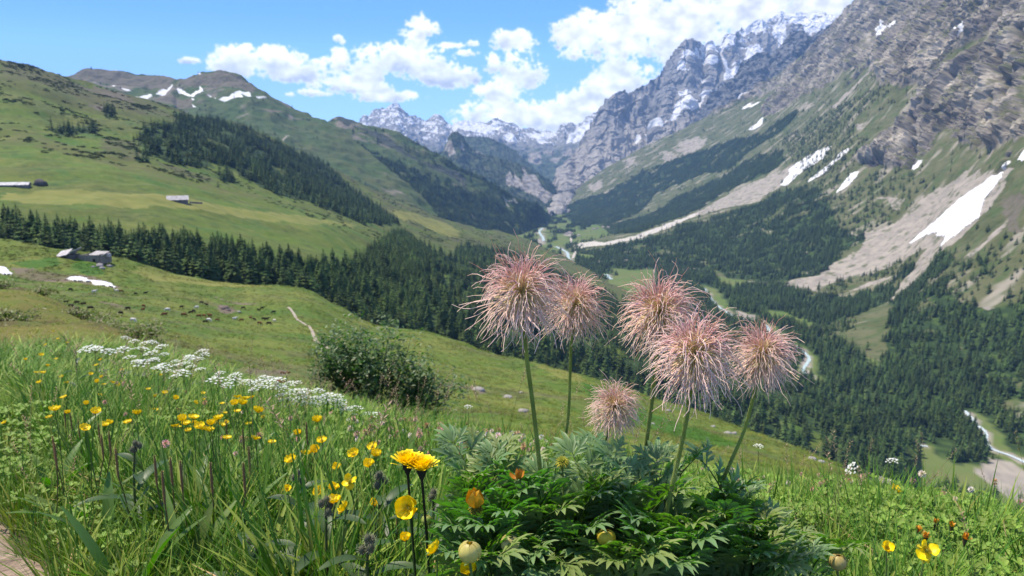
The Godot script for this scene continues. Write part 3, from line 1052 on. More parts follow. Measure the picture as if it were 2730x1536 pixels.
func build_buildings() -> void:
	var m := vmat(0.9, 0.2)
	var rr := RandomNumberGenerator.new()
	rr.seed = 3
	var stone := Color(0.16, 0.145, 0.13)
	var slate := Color(0.40, 0.375, 0.35)
	# roofed stone hut
	var hut := thing("stone_hut", "low stone hut with a pale slab roof standing alone on the left slope", "hut", HUT_AT)
	hut.rotation.y = 0.42
	part("wall", wall_shape(14.0, 8.0, 2.6, 2.4, stone), m, hut)
	var mb := MB.new()
	gable_roof(mb, 14.0, 8.0, 2.6, 2.4, 0.7, 0.22, slate, rr, 6, 14)
	part("roof", mb.mesh(), m, hut)
	part("door", one_box(V(1.3, 1.9, 0.14), V(-2.0, 0.95, 4.04), Color(0.05, 0.035, 0.025)), m, hut)
	for x in [-5.0, 1.5, 4.6]: part("window", one_box(V(0.9, 0.8, 0.12), V(x, 1.5, 4.03), Color(0.02, 0.02, 0.025)), m, hut)
	for s in [-1.0, 1.0]:
		mb = MB.new()
		for k in 14: mb.box(V(s * (8.4 + k * 0.62), 0.1 - k * 0.05, 2.6 + rr.randf_range(-0.2, 0.2)), V(0.7, 1.3, 0.9) * rr.randf_range(0.8, 1.15), stone * rr.randf_range(0.8, 1.5), Basis(Vector3.UP, rr.randf_range(-0.3, 0.3)))
		var yw := part("yard_wall", mb.mesh(), m, hut)
		yw.set_meta("kind", "stuff")
	# long low barn at the picture's left edge, and the boulder beside it
	var barn := thing("stone_barn", "long low stone barn with a whitish roof beside the dark boulder", "barn", BARN_AT)
	barn.rotation.y = 0.30
	part("wall", wall_shape(26.0, 8.0, 1.7, 1.5, stone), m, barn)
	mb = MB.new()
	gable_roof(mb, 26.0, 8.0, 1.7, 1.5, 0.6, 0.2, Color(0.50, 0.48, 0.46), rr, 5, 22)
	part("roof", mb.mesh(), m, barn)
	part("door", one_box(V(1.5, 1.5, 0.14), V(5.0, 0.75, 4.04), Color(0.05, 0.04, 0.03)), m, barn)
	for x in [-3.0, 9.0]: part("window", one_box(V(0.8, 0.6, 0.12), V(x, 1.1, 4.03), Color(0.02, 0.02, 0.025)), m, barn)
	var boulder := part("boulder", stone_mesh(V(4.6, 3.0, 3.4), 4, Color(0.085, 0.08, 0.075), 14), m, self)
	tag(boulder, "large dark boulder on the grass slope beside the long barn", "boulder")
	boulder.position = BOULDER_AT + V(0, 1.2, 0)
	for k in 7:
		var s := part("rock", stone_mesh(V(1.0, 0.6, 0.8) * rr.randf_range(0.6, 1.4), 20 + k, Color(0.15, 0.14, 0.13)), m, self)
		s.position = BOULDER_AT + V(-4.5 - k * 1.3, 0.1, rr.randf_range(-1.0, 1.0))
		tag(s, "small grey rock in the row between barn and boulder", "rock", "rocks between barn and boulder")
	# walled ruin on the pasture's rim
	var ruin := thing("stone_ruin", "long roofless stone ruin with one roofed end on the pasture's rim", "ruin", RUIN_AT)
	ruin.rotation.y = -0.30
	ruin.scale = Vector3(0.80, 0.62, 0.74)
	var warm := Color(0.22, 0.19, 0.15)
	mb = MB.new()
	for k in 22: mb.box(V(-5.0 + k * 0.46, 1.1 + k * 0.02, 2.4), V(0.5, 3.6 + rr.randf_range(-0.12, 0.12), 0.6), warm * rr.randf_range(0.85, 1.15))
	var fw := part("front_wall", mb.mesh(), m, ruin)
	fw.set_meta("kind", "stuff")
	part("end_wall", one_box(V(0.6, 3.4, 5.0), V(-5.2, 1.0, -0.2), warm), m, ruin)
	part("back_wall", one_box(V(10.4, 3.7, 0.6), V(0.2, 1.2, -2.9), warm * 0.9), m, ruin)
	part("gable_wall", one_box(V(0.6, 4.6, 5.2), V(5.3, 1.5, -0.2), warm * 0.95), m, ruin)
	mb = MB.new()
	for r in 4:
		for c in 9: mb.box(V(0.2 + c * 0.68, 3.35 + r * 0.33 + rr.randf_range(-0.03, 0.03), 1.7 - r * 1.0), V(0.72, 0.16, 1.15), slate * rr.randf_range(0.7, 1.05), Basis(Vector3.RIGHT, 0.32))
	var rf := part("roof", mb.mesh(), m, ruin)
	rf.set_meta("kind", "stuff")
	part("chimney_stub", one_box(V(1.2, 1.5, 1.4), V(6.2, 2.9, -0.9), Color(0.40, 0.37, 0.35)), m, ruin)
	part("doorway", one_box(V(1.0, 1.7, 0.1), V(2.7, 0.55, 2.74), Color(0.02, 0.018, 0.016)), m, ruin)
	var fallen := thing("collapsed_hut", "collapsed hut of pale tilted roof slabs left of the walled ruin", "ruin", FALLEN_AT)
	fallen.rotation.y = -0.15
	fallen.scale = Vector3.ONE * 0.75
	part("wall", one_box(V(6.0, 2.4, 4.0), V(0, 0.4, -0.8), Color(0.11, 0.10, 0.09)), m, fallen)
	for s in 2:
		mb = MB.new()
		for r in 5:
			for c in 6: mb.box(V(-2.5 + c * 0.85, 0.05 * rr.randf(), -2.0 + r * 0.9), V(0.9, 0.18, 1.0), Color(0.46, 0.43, 0.41) * rr.randf_range(0.75, 1.15), Basis(Vector3.RIGHT, 0.06))
		var sl := part("roof", mb.mesh(), m, fallen)
		sl.set_meta("kind", "stuff")
		sl.position = [V(-1.2, 2.1, 0.4), V(2.0, 2.5, -0.6)][s]
		sl.rotation = [V(0.42, 0.1, 0.22), V(0.25, -0.3, 0.55)][s]
	part("doorway", one_box(V(1.4, 1.2, 0.1), V(-0.9, 0.3, 1.23), Color(0.015, 0.013, 0.012)), m, fallen)
	for k in 6:
		var s := part("rock", stone_mesh(V(0.9, 0.5, 0.7) * rr.randf_range(0.6, 1.3), 40 + k, Color(0.26, 0.24, 0.23)), m, self)
		var at := RUIN_AT + V(4.5 + rr.randf_range(-1.0, 2.0), 0, 4.5 + rr.randf_range(-1.5, 3.5))
		at.y = surface_height(hold.pasture, at.x, at.z) + 0.15
		s.position = at
		tag(s, "fallen wall stone in the grass below the ruin's right corner", "rock", "fallen stones below the ruin")
	for k in PASTURE_ROCKS.size():
		var p: Vector3 = PASTURE_ROCKS[k]
		var s := part("rock", stone_mesh(V(p.y, p.y * 0.55, p.y * 0.8), 60 + k, Color(0.16, 0.13, 0.11) if k < 3 else Color(0.30, 0.28, 0.25)), m, self)
		s.position = V(p.x, surface_height(hold.pasture, p.x, p.z) + p.y * 0.1, p.z)
		tag(s, "rock of the small brown heap among the cows" if k < 3 else "small pale rock lying alone in the pasture grass", "rock", "rocks of the heap among the cows" if k < 3 else "rocks strewn over the pasture")
	# farmhouses of the hamlets
	for k in FARMS.size():
		var f: Array = FARMS[k]
		var y := maxf(floor_height(f[0], f[2]), surface_height(hold.wall, f[0], f[2]) if f[0] > foot_x(-f[2]) - 30.0 else -999.0)
		var far: bool = f[2] < -4500
		var h := thing("farmhouse", "whitewashed house of the far village where the valley bends" if far else ("small pale house of the hamlet beside the debris fan" if f[2] < -2900 else "small pale house among the riverside woods"), "house", V(f[0], y, f[2]), "houses of the far village" if far else ("houses of the hamlet beside the debris fan" if f[2] < -2900 else "houses among the riverside woods"))
		h.rotation.y = rr.randf_range(-0.6, 0.6)
		var w := rr.randf_range(9.0, 15.0) * (1.3 if far else 1.0)
		part("wall", wall_shape(w, w * 0.7, 5.0, 3.0, Color(0.62, 0.58, 0.53) * rr.randf_range(0.8, 1.15)), m, h)
		mb = MB.new()
		gable_roof(mb, w, w * 0.7, 5.0, 3.0, 0.8, 0.25, Color(0.34, 0.28, 0.25) * rr.randf_range(0.8, 1.3), rr, 2, 2)
		part("roof", mb.mesh(), m, h)
	# cows
	var hides := {"d": [Color(0.030, 0.022, 0.018), Color(0.022, 0.016, 0.014)], "b": [Color(0.14, 0.062, 0.03), Color(0.11, 0.05, 0.025)], "w": [Color(0.62, 0.58, 0.52), Color(0.55, 0.5, 0.45)]}
	var herd := {}
	var coat := {"d": "black brown", "b": "chestnut", "w": "white"}
	for k in COWS.size():
		var e: Array = COWS[k]
		var down := k % 4 != 0
		var key := str(e[2], down)
		if not herd.has(key): herd[key] = make_cow(hides[e[2]][0], hides[e[2]][1], down)
		var o := part("cow", herd[key], m, self)
		o.position = V(e[0], surface_height(hold.pasture, e[0], e[1]), e[1])
		o.rotation.y = (0.0 if rr.randf() < 0.5 else PI) + rr.randf_range(-0.6, 0.6)
		o.scale = Vector3.ONE * rr.randf_range(0.46, 0.6)
		var part_of := "on the left part of the pasture below the snow patch" if e[0] < -95.0 else ("in the middle of the herd on the pasture" if e[0] < -62.0 else "at the herd's right end near the earth path")
		tag(o, "%s cow %s %s" % [coat[e[2]], "grazing" if down else "standing head up", part_of], "cow", "%s cows %s %s" % [coat[e[2]], "grazing" if down else "standing", part_of])

# ---------------------------------------------------------------- the flowery slope in front
func near_y(x: float, z: float) -> float:
	var az := clampf(rad_to_deg(atan2(x, -z)), NEAR_AZ[0], NEAR_AZ[-1] - 0.001)
	var d := clampf(Vector2(x, z).length(), NEAR_D[0], NEAR_D[-1] - 0.001)
	var i := 0
	while NEAR_AZ[i + 1] <= az: i += 1
	var j := 0
	while NEAR_D[j + 1] <= d: j += 1
	var t: float = (az - NEAR_AZ[i]) / (NEAR_AZ[i + 1] - NEAR_AZ[i])
	var u: float = (d - NEAR_D[j]) / (NEAR_D[j + 1] - NEAR_D[j])
	var r := []
	for k in [maxi(i - 1, 0), i, i + 1, mini(i + 2, NEAR_AZ.size() - 1)]:
		var h: Array = NEAR_H[k]
		r.push_back(cubic_interpolate(h[j], h[j + 1], h[maxi(j - 1, 0)], h[mini(j + 2, h.size() - 1)], u))
	return cubic_interpolate(r[1], r[2], r[0], r[3], t) + 0.02 * fbm.get_noise_2d(x * 2.3, z * 2.3) * clampf(d - 0.3, 0.0, 3.0)

func on_ground(p: Vector3) -> Vector3: return Vector3(p.x, near_y(p.x, p.z), p.z)

func jitter(c: Color, a: float) -> Color:
	var q := 1.0 + rng.randf_range(-a, a)
	return Color(c.r * q * (1.0 + rng.randf_range(-a, a) * 0.5), c.g * q, c.b * q * (1.0 + rng.randf_range(-a, a) * 0.5))

func curve(a: Vector3, dir: Vector3, len_: float, pull: Vector3, n: int) -> Array:    # points of a stalk that starts along dir and is bent by pull
	var out := [a]
	var d := dir.normalized()
	var p := a
	for k in n:
		p += d * len_ / n
		d = (d + pull / n).normalized()
		out.push_back(p)
	return out

func through(pts: Array, n: int) -> Array:       # a smooth line through the points
	var out := []
	for k in pts.size() - 1:
		for t in n: out.push_back(cubic(pts[maxi(k - 1, 0)], pts[k], pts[k + 1], pts[mini(k + 2, pts.size() - 1)], t / float(n)))
	out.push_back(pts[-1])
	return out

func fill(n: int, c: Variant) -> Array:
	var a := []
	a.resize(n)
	a.fill(c)
	return a

func ramp(n: int, a: float, b: float) -> Array:
	var o := []
	for k in n: o.push_back(lerpf(a, b, k / float(n - 1)))
	return o

func tuft(blades: int, tall: float, wide: float, spread: float, cols: Array, lean: float, seed_: int) -> ArrayMesh:
	rng.seed = seed_
	var mb := MB.new()
	for b in blades:
		var a := rng.randf() * TAU
		var out := Vector3(cos(a), 0, sin(a))
		var root := out * spread * sqrt(rng.randf())
		var h := tall * rng.randf_range(0.5, 1.1)
		var tilt := rng.randf_range(0.05, 0.5) * lean
		var pts := curve(root - Vector3.UP * 0.03, Vector3.UP + out * tilt + Vector3(rng.randf_range(-0.2, 0.2), 0, rng.randf_range(-0.2, 0.2)), h, out * rng.randf_range(0.1, 1.4) * lean + Vector3.DOWN * rng.randf_range(0.0, 0.7) * lean, 5)
		var c := jitter(cols[rng.randi() % cols.size()], 0.25)
		var w := wide * rng.randf_range(0.6, 1.3)
		var cc := []
		for k in 6: cc.push_back(mixc(Color(c.r * 1.25, c.g * 1.05, c.b), c, k / 3.0))
		mb.strip(pts, [w * 0.7, w, w, w * 0.8, w * 0.5, w * 0.06], Vector3(-sin(a + rng.randf_range(-0.8, 0.8)), 0, cos(a)), 0.35, cc)
	return mb.mesh()

func seed_stalk(seed_: int) -> ArrayMesh:
	rng.seed = seed_
	var mb := MB.new()
	for s in 2:
		var a := rng.randf() * TAU
		var out := Vector3(cos(a), 0, sin(a))
		var pts := curve(out * 0.01, Vector3.UP + out * 0.15, rng.randf_range(0.22, 0.34), out * 0.35, 6)
		var c := Color(0.22, 0.20, 0.085)
		mb.tube(pts, fill(7, 0.0005), fill(7, c), 3)
		var tip: Vector3 = pts[-1]
		for k in 16:
			var q: Vector3 = tip - (pts[-1] - pts[-3]).normalized() * k * 0.0032
			var b := k * 2.4
			var o := Vector3(cos(b), 0.6, sin(b))
			mb.strip([q, q + o * 0.0035, q + o * 0.0075], [0.0003, 0.0013, 0.0002], Vector3(-sin(b), 0, cos(b)), 0.2, fill(3, Color(0.27, 0.19, 0.12)))
	return mb.mesh()

func petal_mesh(len_: float, wide: float, cup: float, col: Color) -> ArrayMesh:     # grows along +x, hollow side up
	var mb := MB.new()
	var nu := 7
	var nv := 7
	var g := PackedVector3Array()
	for i in nu:
		var t := i / float(nu - 1)
		var w := wide * pow(sin(PI * clampf(0.14 + t * 0.80, 0.0, 1.0)), 0.65) * (0.35 + 0.65 * smoothstep(0.0, 0.45, t))
		for j in nv:
			var s := j / float(nv - 1) * 2.0 - 1.0
			g.push_back(Vector3(len_ * t * (1.0 - 0.10 * s * s * t) * (1.0 - 0.18 * cup * t), len_ * (cup * (0.15 * t + 0.75 * t * t) + 0.16 * s * s * (0.5 + cup)) + 0.02 * len_ * sin(s * 9.0) * t, w * s))
	var n := grid_normals(g, nu, nv)
	for k in g.size(): mb.vert(g[k], n[k], col * (0.93 + 0.10 * sin(k * 2.1)))
	for i in nu - 1:
		for j in nv - 1:
			var a := i * nv + j
			mb.tri(a, a + 1, a + nv); mb.tri(a + 1, a + nv + 1, a + nv)
	return mb.mesh()

func stalk(parent: Node3D, called: String, from: Vector3, to: Vector3, r0: float, r1: float, c0: Color, c1: Color, m: Material, bow := 0.04, sides := 5) -> MeshInstance3D:
	var side := Vector3(rng.randf_range(-1, 1), 0, rng.randf_range(-1, 1)).normalized() * from.distance_to(to) * bow
	var pts := through([from, from.lerp(to, 0.35) + side, from.lerp(to, 0.72) + side * 0.8, to], 5)
	var c := []
	for k in pts.size(): c.push_back(c0.lerp(c1, k / float(pts.size() - 1)))
	var mb := MB.new()
	mb.tube(pts, ramp(pts.size(), r0, r1), c, sides)
	return part(called, mb.mesh(), m, parent)

func lobe(mb: MB, a: Vector3, b: Vector3, up: Vector3, w: float, col: Color, droop: float) -> void:    # one pointed lobe of a divided leaf
	var d := b - a
	var s := d.cross(up).normalized()
	var u := s.cross(d).normalized()
	var pts := [a, a + d * 0.38 + u * d.length() * 0.05, a + d * 0.72 + u * d.length() * (0.05 - droop * 0.4), b - u * d.length() * droop]
	mb.strip(pts, [w * 0.35, w, w * 0.72, w * 0.03], s, 0.42, [col, col, col * 1.03, col * 1.1])

func cut_leaf(seed_: int, stalk_len: float, blade: float) -> ArrayMesh:      # a twice-divided leaf; its stalk starts at the origin along +y and the blade leans towards +x
	rng.seed = seed_
	var mb := MB.new()
	var base := Color(0.18, 0.28, 0.105) if seed_ % 4 else Color(0.22, 0.28, 0.08)
	var st := curve(Vector3.ZERO, Vector3(0.25, 1, 0), stalk_len, Vector3(0.45, 0, 0), 6)
	mb.tube(st, ramp(7, 0.0016, 0.0011), fill(7, Color(0.09, 0.13, 0.04)), 5, false)
	var dir: Vector3 = (st[-1] - st[-2]).normalized()
	var ra := curve(st[-1], dir, blade, Vector3(rng.randf_range(0.5, 1.1), -rng.randf_range(0.2, 0.9), rng.randf_range(-0.3, 0.3)), 8)
	mb.tube(ra, ramp(9, 0.0011, 0.0004), fill(9, Color(0.08, 0.13, 0.04)), 4, false)
	for k in 5:
		var t := 0.02 + k * 0.2
		var i := mini(int(t * 8.0), 7)
		var p: Vector3 = (ra[i] as Vector3).lerp(ra[i + 1], t * 8.0 - i)
		var d: Vector3 = (ra[i + 1] - ra[i]).normalized()
		var up := (Vector3(-d.y, d.x, 0) + Vector3(0, 0.15, 0)).normalized()
		var side := d.cross(up).normalized()
		var l := blade * lerpf(0.62, 0.24, t) * rng.randf_range(0.85, 1.1)
		for s in [-1.0, 1.0]:
			var q: Vector3 = p
			var out: Vector3 = (side * s + d * rng.randf_range(0.55, 0.9) + up * rng.randf_range(0.1, 0.5)).normalized()
			var c := jitter(base, 0.14)
			# the leaflet's own midrib with paired lobes, the lower ones toothed
			var lift := up.lerp(-side * s, 0.2).normalized()
			lobe(mb, q + out * l * 0.42, q + out * l, lift, l * 0.085, c, 0.08)
			for h in 3:
				var f := 0.22 + h * 0.22
				var cross := lift.cross(out).normalized()
				for e in [-1.0, 1.0]:
					if h == 0 and e * s > 0.0 and t > 0.5: continue
					var from := q + out * l * (f - 0.10)
					var ll := l * (0.50 - 0.09 * h) * rng.randf_range(0.85, 1.15)
					var to: Vector3 = from + (out * 0.86 + cross * e * 0.75 + lift * rng.randf_range(-0.05, 0.2)).normalized() * ll
					lobe(mb, from, to, lift, ll * 0.135, jitter(c, 0.08), 0.1)
					if h < 2: lobe(mb, from.lerp(to, 0.35), from.lerp(to, 0.35) + (out + cross * e * 1.4).normalized() * ll * 0.55, lift, ll * 0.10, jitter(c, 0.08), 0.1)
			mb.strip([q, q + out * l * 0.35, q + out * l * 0.6], [l * 0.02, l * 0.05, l * 0.045], cross_safe(out, lift), 0.3, fill(3, c))
	var tipd: Vector3 = (ra[-1] - ra[-2]).normalized()
	var up2 := Vector3(-tipd.y, tipd.x, 0).normalized()
	for e in [-0.9, -0.45, 0.0, 0.45, 0.9]:
		var o: Vector3 = (tipd + tipd.cross(up2) * e).normalized()
		lobe(mb, ra[-2], ra[-2] + o * blade * (0.30 - absf(e) * 0.08), up2, blade * 0.034, jitter(base, 0.1), 0.1)
	return mb.mesh()

func cross_safe(a: Vector3, b: Vector3) -> Vector3: return a.cross(b).normalized()

func plume_mesh(plume: float, seed_: int, pale: float) -> ArrayMesh:       # the feathery styles round a seed head
	rng.seed = seed_
	var mb := MB.new()
	for k in 540:
		var y := 1.0 - 2.0 * (k + rng.randf()) / 540.0
		var a := k * 2.39996 + rng.randf_range(-0.3, 0.3)
		var d := Vector3(cos(a) * sqrt(maxf(0.0, 1.0 - y * y)), y, sin(a) * sqrt(maxf(0.0, 1.0 - y * y)))
		var whisker := y > 0.15 and rng.randf() < 0.28
		var len_ := plume * rng.randf_range(0.72, 1.12) * (1.3 if rng.randf() < 0.12 else 1.0)
		var pull := Vector3(0, -1.55, 0)
		if whisker:
			pull = Vector3(rng.randf_range(-0.35, 0.35), rng.randf_range(-0.3, 0.35), rng.randf_range(-0.35, 0.35))
			d = (d + Vector3.UP * 0.35).normalized()
		elif y < -0.2:
			len_ *= rng.randf_range(0.9, 1.25)
			pull = Vector3(0, -0.6, 0)
		else:
			d = (d + Vector3.UP * 0.25).normalized()
			pull = Vector3(0, -rng.randf_range(0.9, 2.9), 0)
		pull += Vector3(rng.randf_range(-0.9, 0.9), rng.randf_range(-0.3, 0.3), rng.randf_range(-0.9, 0.9))
		var pts := [d * plume * 0.07]
		var p: Vector3 = pts[0]
		var dd := d
		var n := 9
		for s in n:
			p += dd * len_ / n
			var t := s / float(n)
			dd = (dd + pull / n * (0.25 + 2.0 * pow(t, 1.3)) + Vector3(rng.randf_range(-1, 1), rng.randf_range(-1, 1), rng.randf_range(-1, 1)) * (0.07 + 0.36 * t)).normalized()
			pts.push_back(p)
		var c0 := Color(0.88, 0.80, 0.42)
		var c1 := jitter(Color(0.86, 0.58, 0.56), 0.18).lerp(Color(0.62, 0.46, 0.36), pale)
		var c2 := jitter(Color(0.92, 0.74, 0.60), 0.15)
		if y < 0.1: c1 = c1.lerp(jitter(Color(0.90, 0.72, 0.54), 0.12), 0.65)
		if whisker:
			c1 = jitter(Color(0.55, 0.25, 0.22), 0.25)
			c2 = jitter(Color(0.66, 0.42, 0.30), 0.25)
		var cols := []
		var rad := []
		var thick := (0.00025 if whisker else rng.randf_range(0.00024, 0.00042)) * plume / 0.043
		for s in n + 1:
			var t := s / float(n)
			cols.push_back(c0.lerp(c1, smoothstep(0.2, 0.58, t)).lerp(c2, smoothstep(0.5, 0.95, t)))
			rad.push_back(thick * (0.62 + 0.58 * sin(PI * clampf(t * 0.9 + 0.1, 0.0, 1.0))))
		mb.tube(pts, rad, cols, 3, false)
	return mb.mesh()

func build_foreground() -> void:
	var leafy := vmat(0.46, 0.45, Color(0.6, 0.9, 0.12))
	var grassy := vmat(0.6, 0.35, Color(0.45, 0.62, 0.14))
	var dull := vmat(0.85, 0.25)
	var petal := vmat(0.45, 0.4, Color(0.7, 0.62, 0.03))
	near_ground()
	grasses(grassy, dull)
	small_cover(grassy, dull)
	pasqueflowers(leafy, dull)
	yellow_flowers(petal, dull, leafy)
	umbels(dull, leafy)
	taller_herbs(dull, leafy)
	bushes(leafy, dull)

func near_ground() -> void:
	var nu := 330
	var nv := 210
	var g := PackedVector3Array()
	for i in nu:
		var t := i / float(nu - 1) * 2.0 - 1.0
		var az := deg_to_rad(120.0 * (0.32 * t + 0.68 * t * t * t))
		for j in nv:
			var d := 0.06 * pow(38.0 / 0.06, j / float(nv - 1))
			var x := sin(az) * d
			var z := -cos(az) * d
			g.push_back(Vector3(x, near_y(x, z) + fbm.get_noise_2d(x * 9.0, z * 9.0) * 0.012 + fbm.get_noise_2d(x * 1.1 + 40.0, z * 1.1) * 0.10 * smoothstep(5.0, 14.0, d), z))
	var n := grid_normals(g, nu, nv)
	var c := PackedColorArray()
	for k in g.size():
		var p := g[k]
		var d := p.length()
		var col := mixc(Color(0.050, 0.075, 0.02), Color(0.085, 0.07, 0.04), 0.4 + fb(p, 1.4) * 1.1)
		var heath := mixc(Color(0.13, 0.12, 0.03), Color(0.075, 0.06, 0.025), 0.35 + fb(p, 0.35) * 1.6)
		heath = mixc(heath, GRASS, 0.15 + fb(p, 0.9))
		col = mixc(col, heath, smoothstep(6.0, 10.0, d))
		c.push_back(col)
	var m := vmat()
	m.heightmap_enabled = true
	m.heightmap_texture = rough_map(0.02)
	m.heightmap_scale = 1.0
	m.uv1_triplanar = true
	m.uv1_world_triplanar = true
	m.uv1_scale = Vector3(3, 3, 3)
	structure("meadow_slope", "steep flowery meadow slope in the foreground", grid_mesh(g, n, c, nu, nv), m)
	# the footpath along the left edge
	var mb := MB.new()
	var line := through(PATH_AT.map(func(p): return on_ground(p)), 10)
	for k in line.size():
		var p: Vector3 = line[k]
		var d: Vector3 = line[mini(k + 1, line.size() - 1)] - line[maxi(k - 1, 0)]
		var s := Vector3(-d.z, 0, d.x).normalized()
		for q in 9:
			var w := (q - 4) * 0.036 * (1.0 + 0.35 * fb(p, 5.0))
			var o := p + s * w
			o.y = near_y(o.x, o.z) + 0.022 - 0.0012 * absf(q - 4) + 0.012 * fb(o, 7.0)
			if q == 0 or q == 8: o.y -= 0.035
			mb.vert(o, Vector3.UP, mixc(Color(0.30, 0.225, 0.165), Color(0.17, 0.125, 0.09), 0.4 + fb(o, 9.0) * 1.3))
	for k in line.size() - 1:
		for q in 8:
			var a := k * 9 + q
			mb.tri(a, a + 1, a + 9); mb.tri(a + 1, a + 10, a + 9)
	structure("path", "bare brown footpath cutting the lower left corner", mb.mesh(), m)
	for k in 7:
		var p: Vector3 = line[3 + k * 4] + Vector3(rng.randf_range(-0.08, 0.08), 0, rng.randf_range(-0.08, 0.08))
		var s := part("stone", stone_mesh(Vector3(0.035, 0.014, 0.026) * rng.randf_range(0.6, 1.3), 90 + k, Color(0.33, 0.27, 0.22)), vmat(), self)
		s.position = on_ground(p) + Vector3(0, 0.024, 0)
		tag(s, "flat brown stone set in the footpath at the left edge", "stone", "stones in the footpath")

func path_gap(p: Vector3) -> float:
	var best := 9.0
	for q in PATH_AT.size() - 1:
		best = minf(best, Geometry2D.get_closest_point_to_segment(Vector2(p.x, p.z), Vector2(PATH_AT[q].x, PATH_AT[q].z), Vector2(PATH_AT[q + 1].x, PATH_AT[q + 1].z)).distance_to(Vector2(p.x, p.z)))
	return best

func grasses(m: StandardMaterial3D, dull: StandardMaterial3D) -> void:
	var g1 := Color(0.095, 0.205, 0.017)
	var g2 := Color(0.140, 0.245, 0.023)
	var g3 := Color(0.065, 0.165, 0.020)
	var g4 := Color(0.17, 0.24, 0.035)
	var straw := Color(0.30, 0.25, 0.11)
	var kinds := [tuft(16, 0.20, 0.0013, 0.030, [g1, g2, g3], 1.0, 1), tuft(15, 0.17, 0.0016, 0.035, [g1, g2, g4, g2, g1, straw], 1.3, 2), tuft(9, 0.24, 0.0032, 0.03, [g2, g1, g4], 0.8, 3), tuft(18, 0.11, 0.0014, 0.04, [g3, g1, g2], 1.4, 4), tuft(12, 0.22, 0.0017, 0.03, [g3, g1, g3], 0.7, 6)]
	kinds.push_back(seed_stalk(5))
	rng.seed = 77
	var at := [[], [], [], [], [], []]
	var tint := [[], [], [], [], [], []]
	for band in [[0.42, 0.75, 1500], [0.75, 1.3, 1500], [1.3, 2.2, 2700], [2.2, 3.6, 4400], [3.6, 6.0, 6500], [6.0, 10.0, 6500], [10.0, 20.0, 4500]]:
		for k in band[2]:
			var d := sqrt(lerpf(band[0] * band[0], band[1] * band[1], rng.randf()))
			var az := deg_to_rad(rng.randf_range(-46.0, 43.0))
			if band[0] >= 10.0: az = deg_to_rad(rng.randf_range(-44.0, -18.0))
			var p := on_ground(Vector3(sin(az) * d, 0, -cos(az) * d))
			if path_gap(p) < 0.13 + 0.04 * fb(p, 6.0): continue
			var left := smoothstep(6.0, -16.0, rad_to_deg(az))
			var lush := fb(p, 1.1) + fb(p, 0.3)
			var v := 0
			var q := rng.randf()
			if q < 0.32: v = 0
			elif q < 0.52: v = 1
			elif q < 0.52 + 0.22 * left + 0.05: v = 2
			elif q < 0.86: v = 3
			elif q < 0.985 or d < 0.9: v = 4
			else: v = 5
			var s := rng.randf_range(0.7, 1.2) * (0.72 + 0.25 * left + 0.25 * clampf(lush, -0.6, 0.8)) * (1.0 - smoothstep(3.5, 7.0, d) * 0.25)
			if path_gap(p) < 0.3: s *= 0.65
			if d < 0.75: s *= 0.8
			if d > 9.0: s *= 0.32
			if rad_to_deg(az) > 12.0: s *= 0.95
			var wide := s * (1.0 + smoothstep(2.0, 7.0, d) * 1.3)
			var b := Basis(Vector3(rng.randf_range(-1, 1), 0, rng.randf_range(-1, 1)).normalized(), rng.randf_range(0.0, 0.22)) * Basis(Vector3.UP, rng.randf() * TAU) * Basis.from_scale(Vector3(wide, s, wide))
			at[v].push_back(Transform3D(b, p))
			var dry := smoothstep(0.05, 0.5, fb(p + Vector3(30, 0, 0), 0.8)) * 0.5 + (1.3 if d > 9.0 else 0.0) + smoothstep(0.45, 0.2, path_gap(p)) * 0.5
			var w := rng.randf_range(0.8, 1.25)
			tint[v].push_back(Color(w * (1.0 + 0.5 * dry), w * (1.0 + 0.1 * dry), w * (1.0 + 0.15 * dry)))
	var names := ["fine arching grass of the meadow slope", "mixed green and straw-coloured grass of the meadow slope", "broad-bladed grass mostly in the left meadow", "short turf grass between the taller blades", "upright dark green grass of the meadow slope", "thin grass stalks with brownish seed heads"]
	for v in 6: mass("grass", names[v], kinds[v], m, at[v], tint[v])

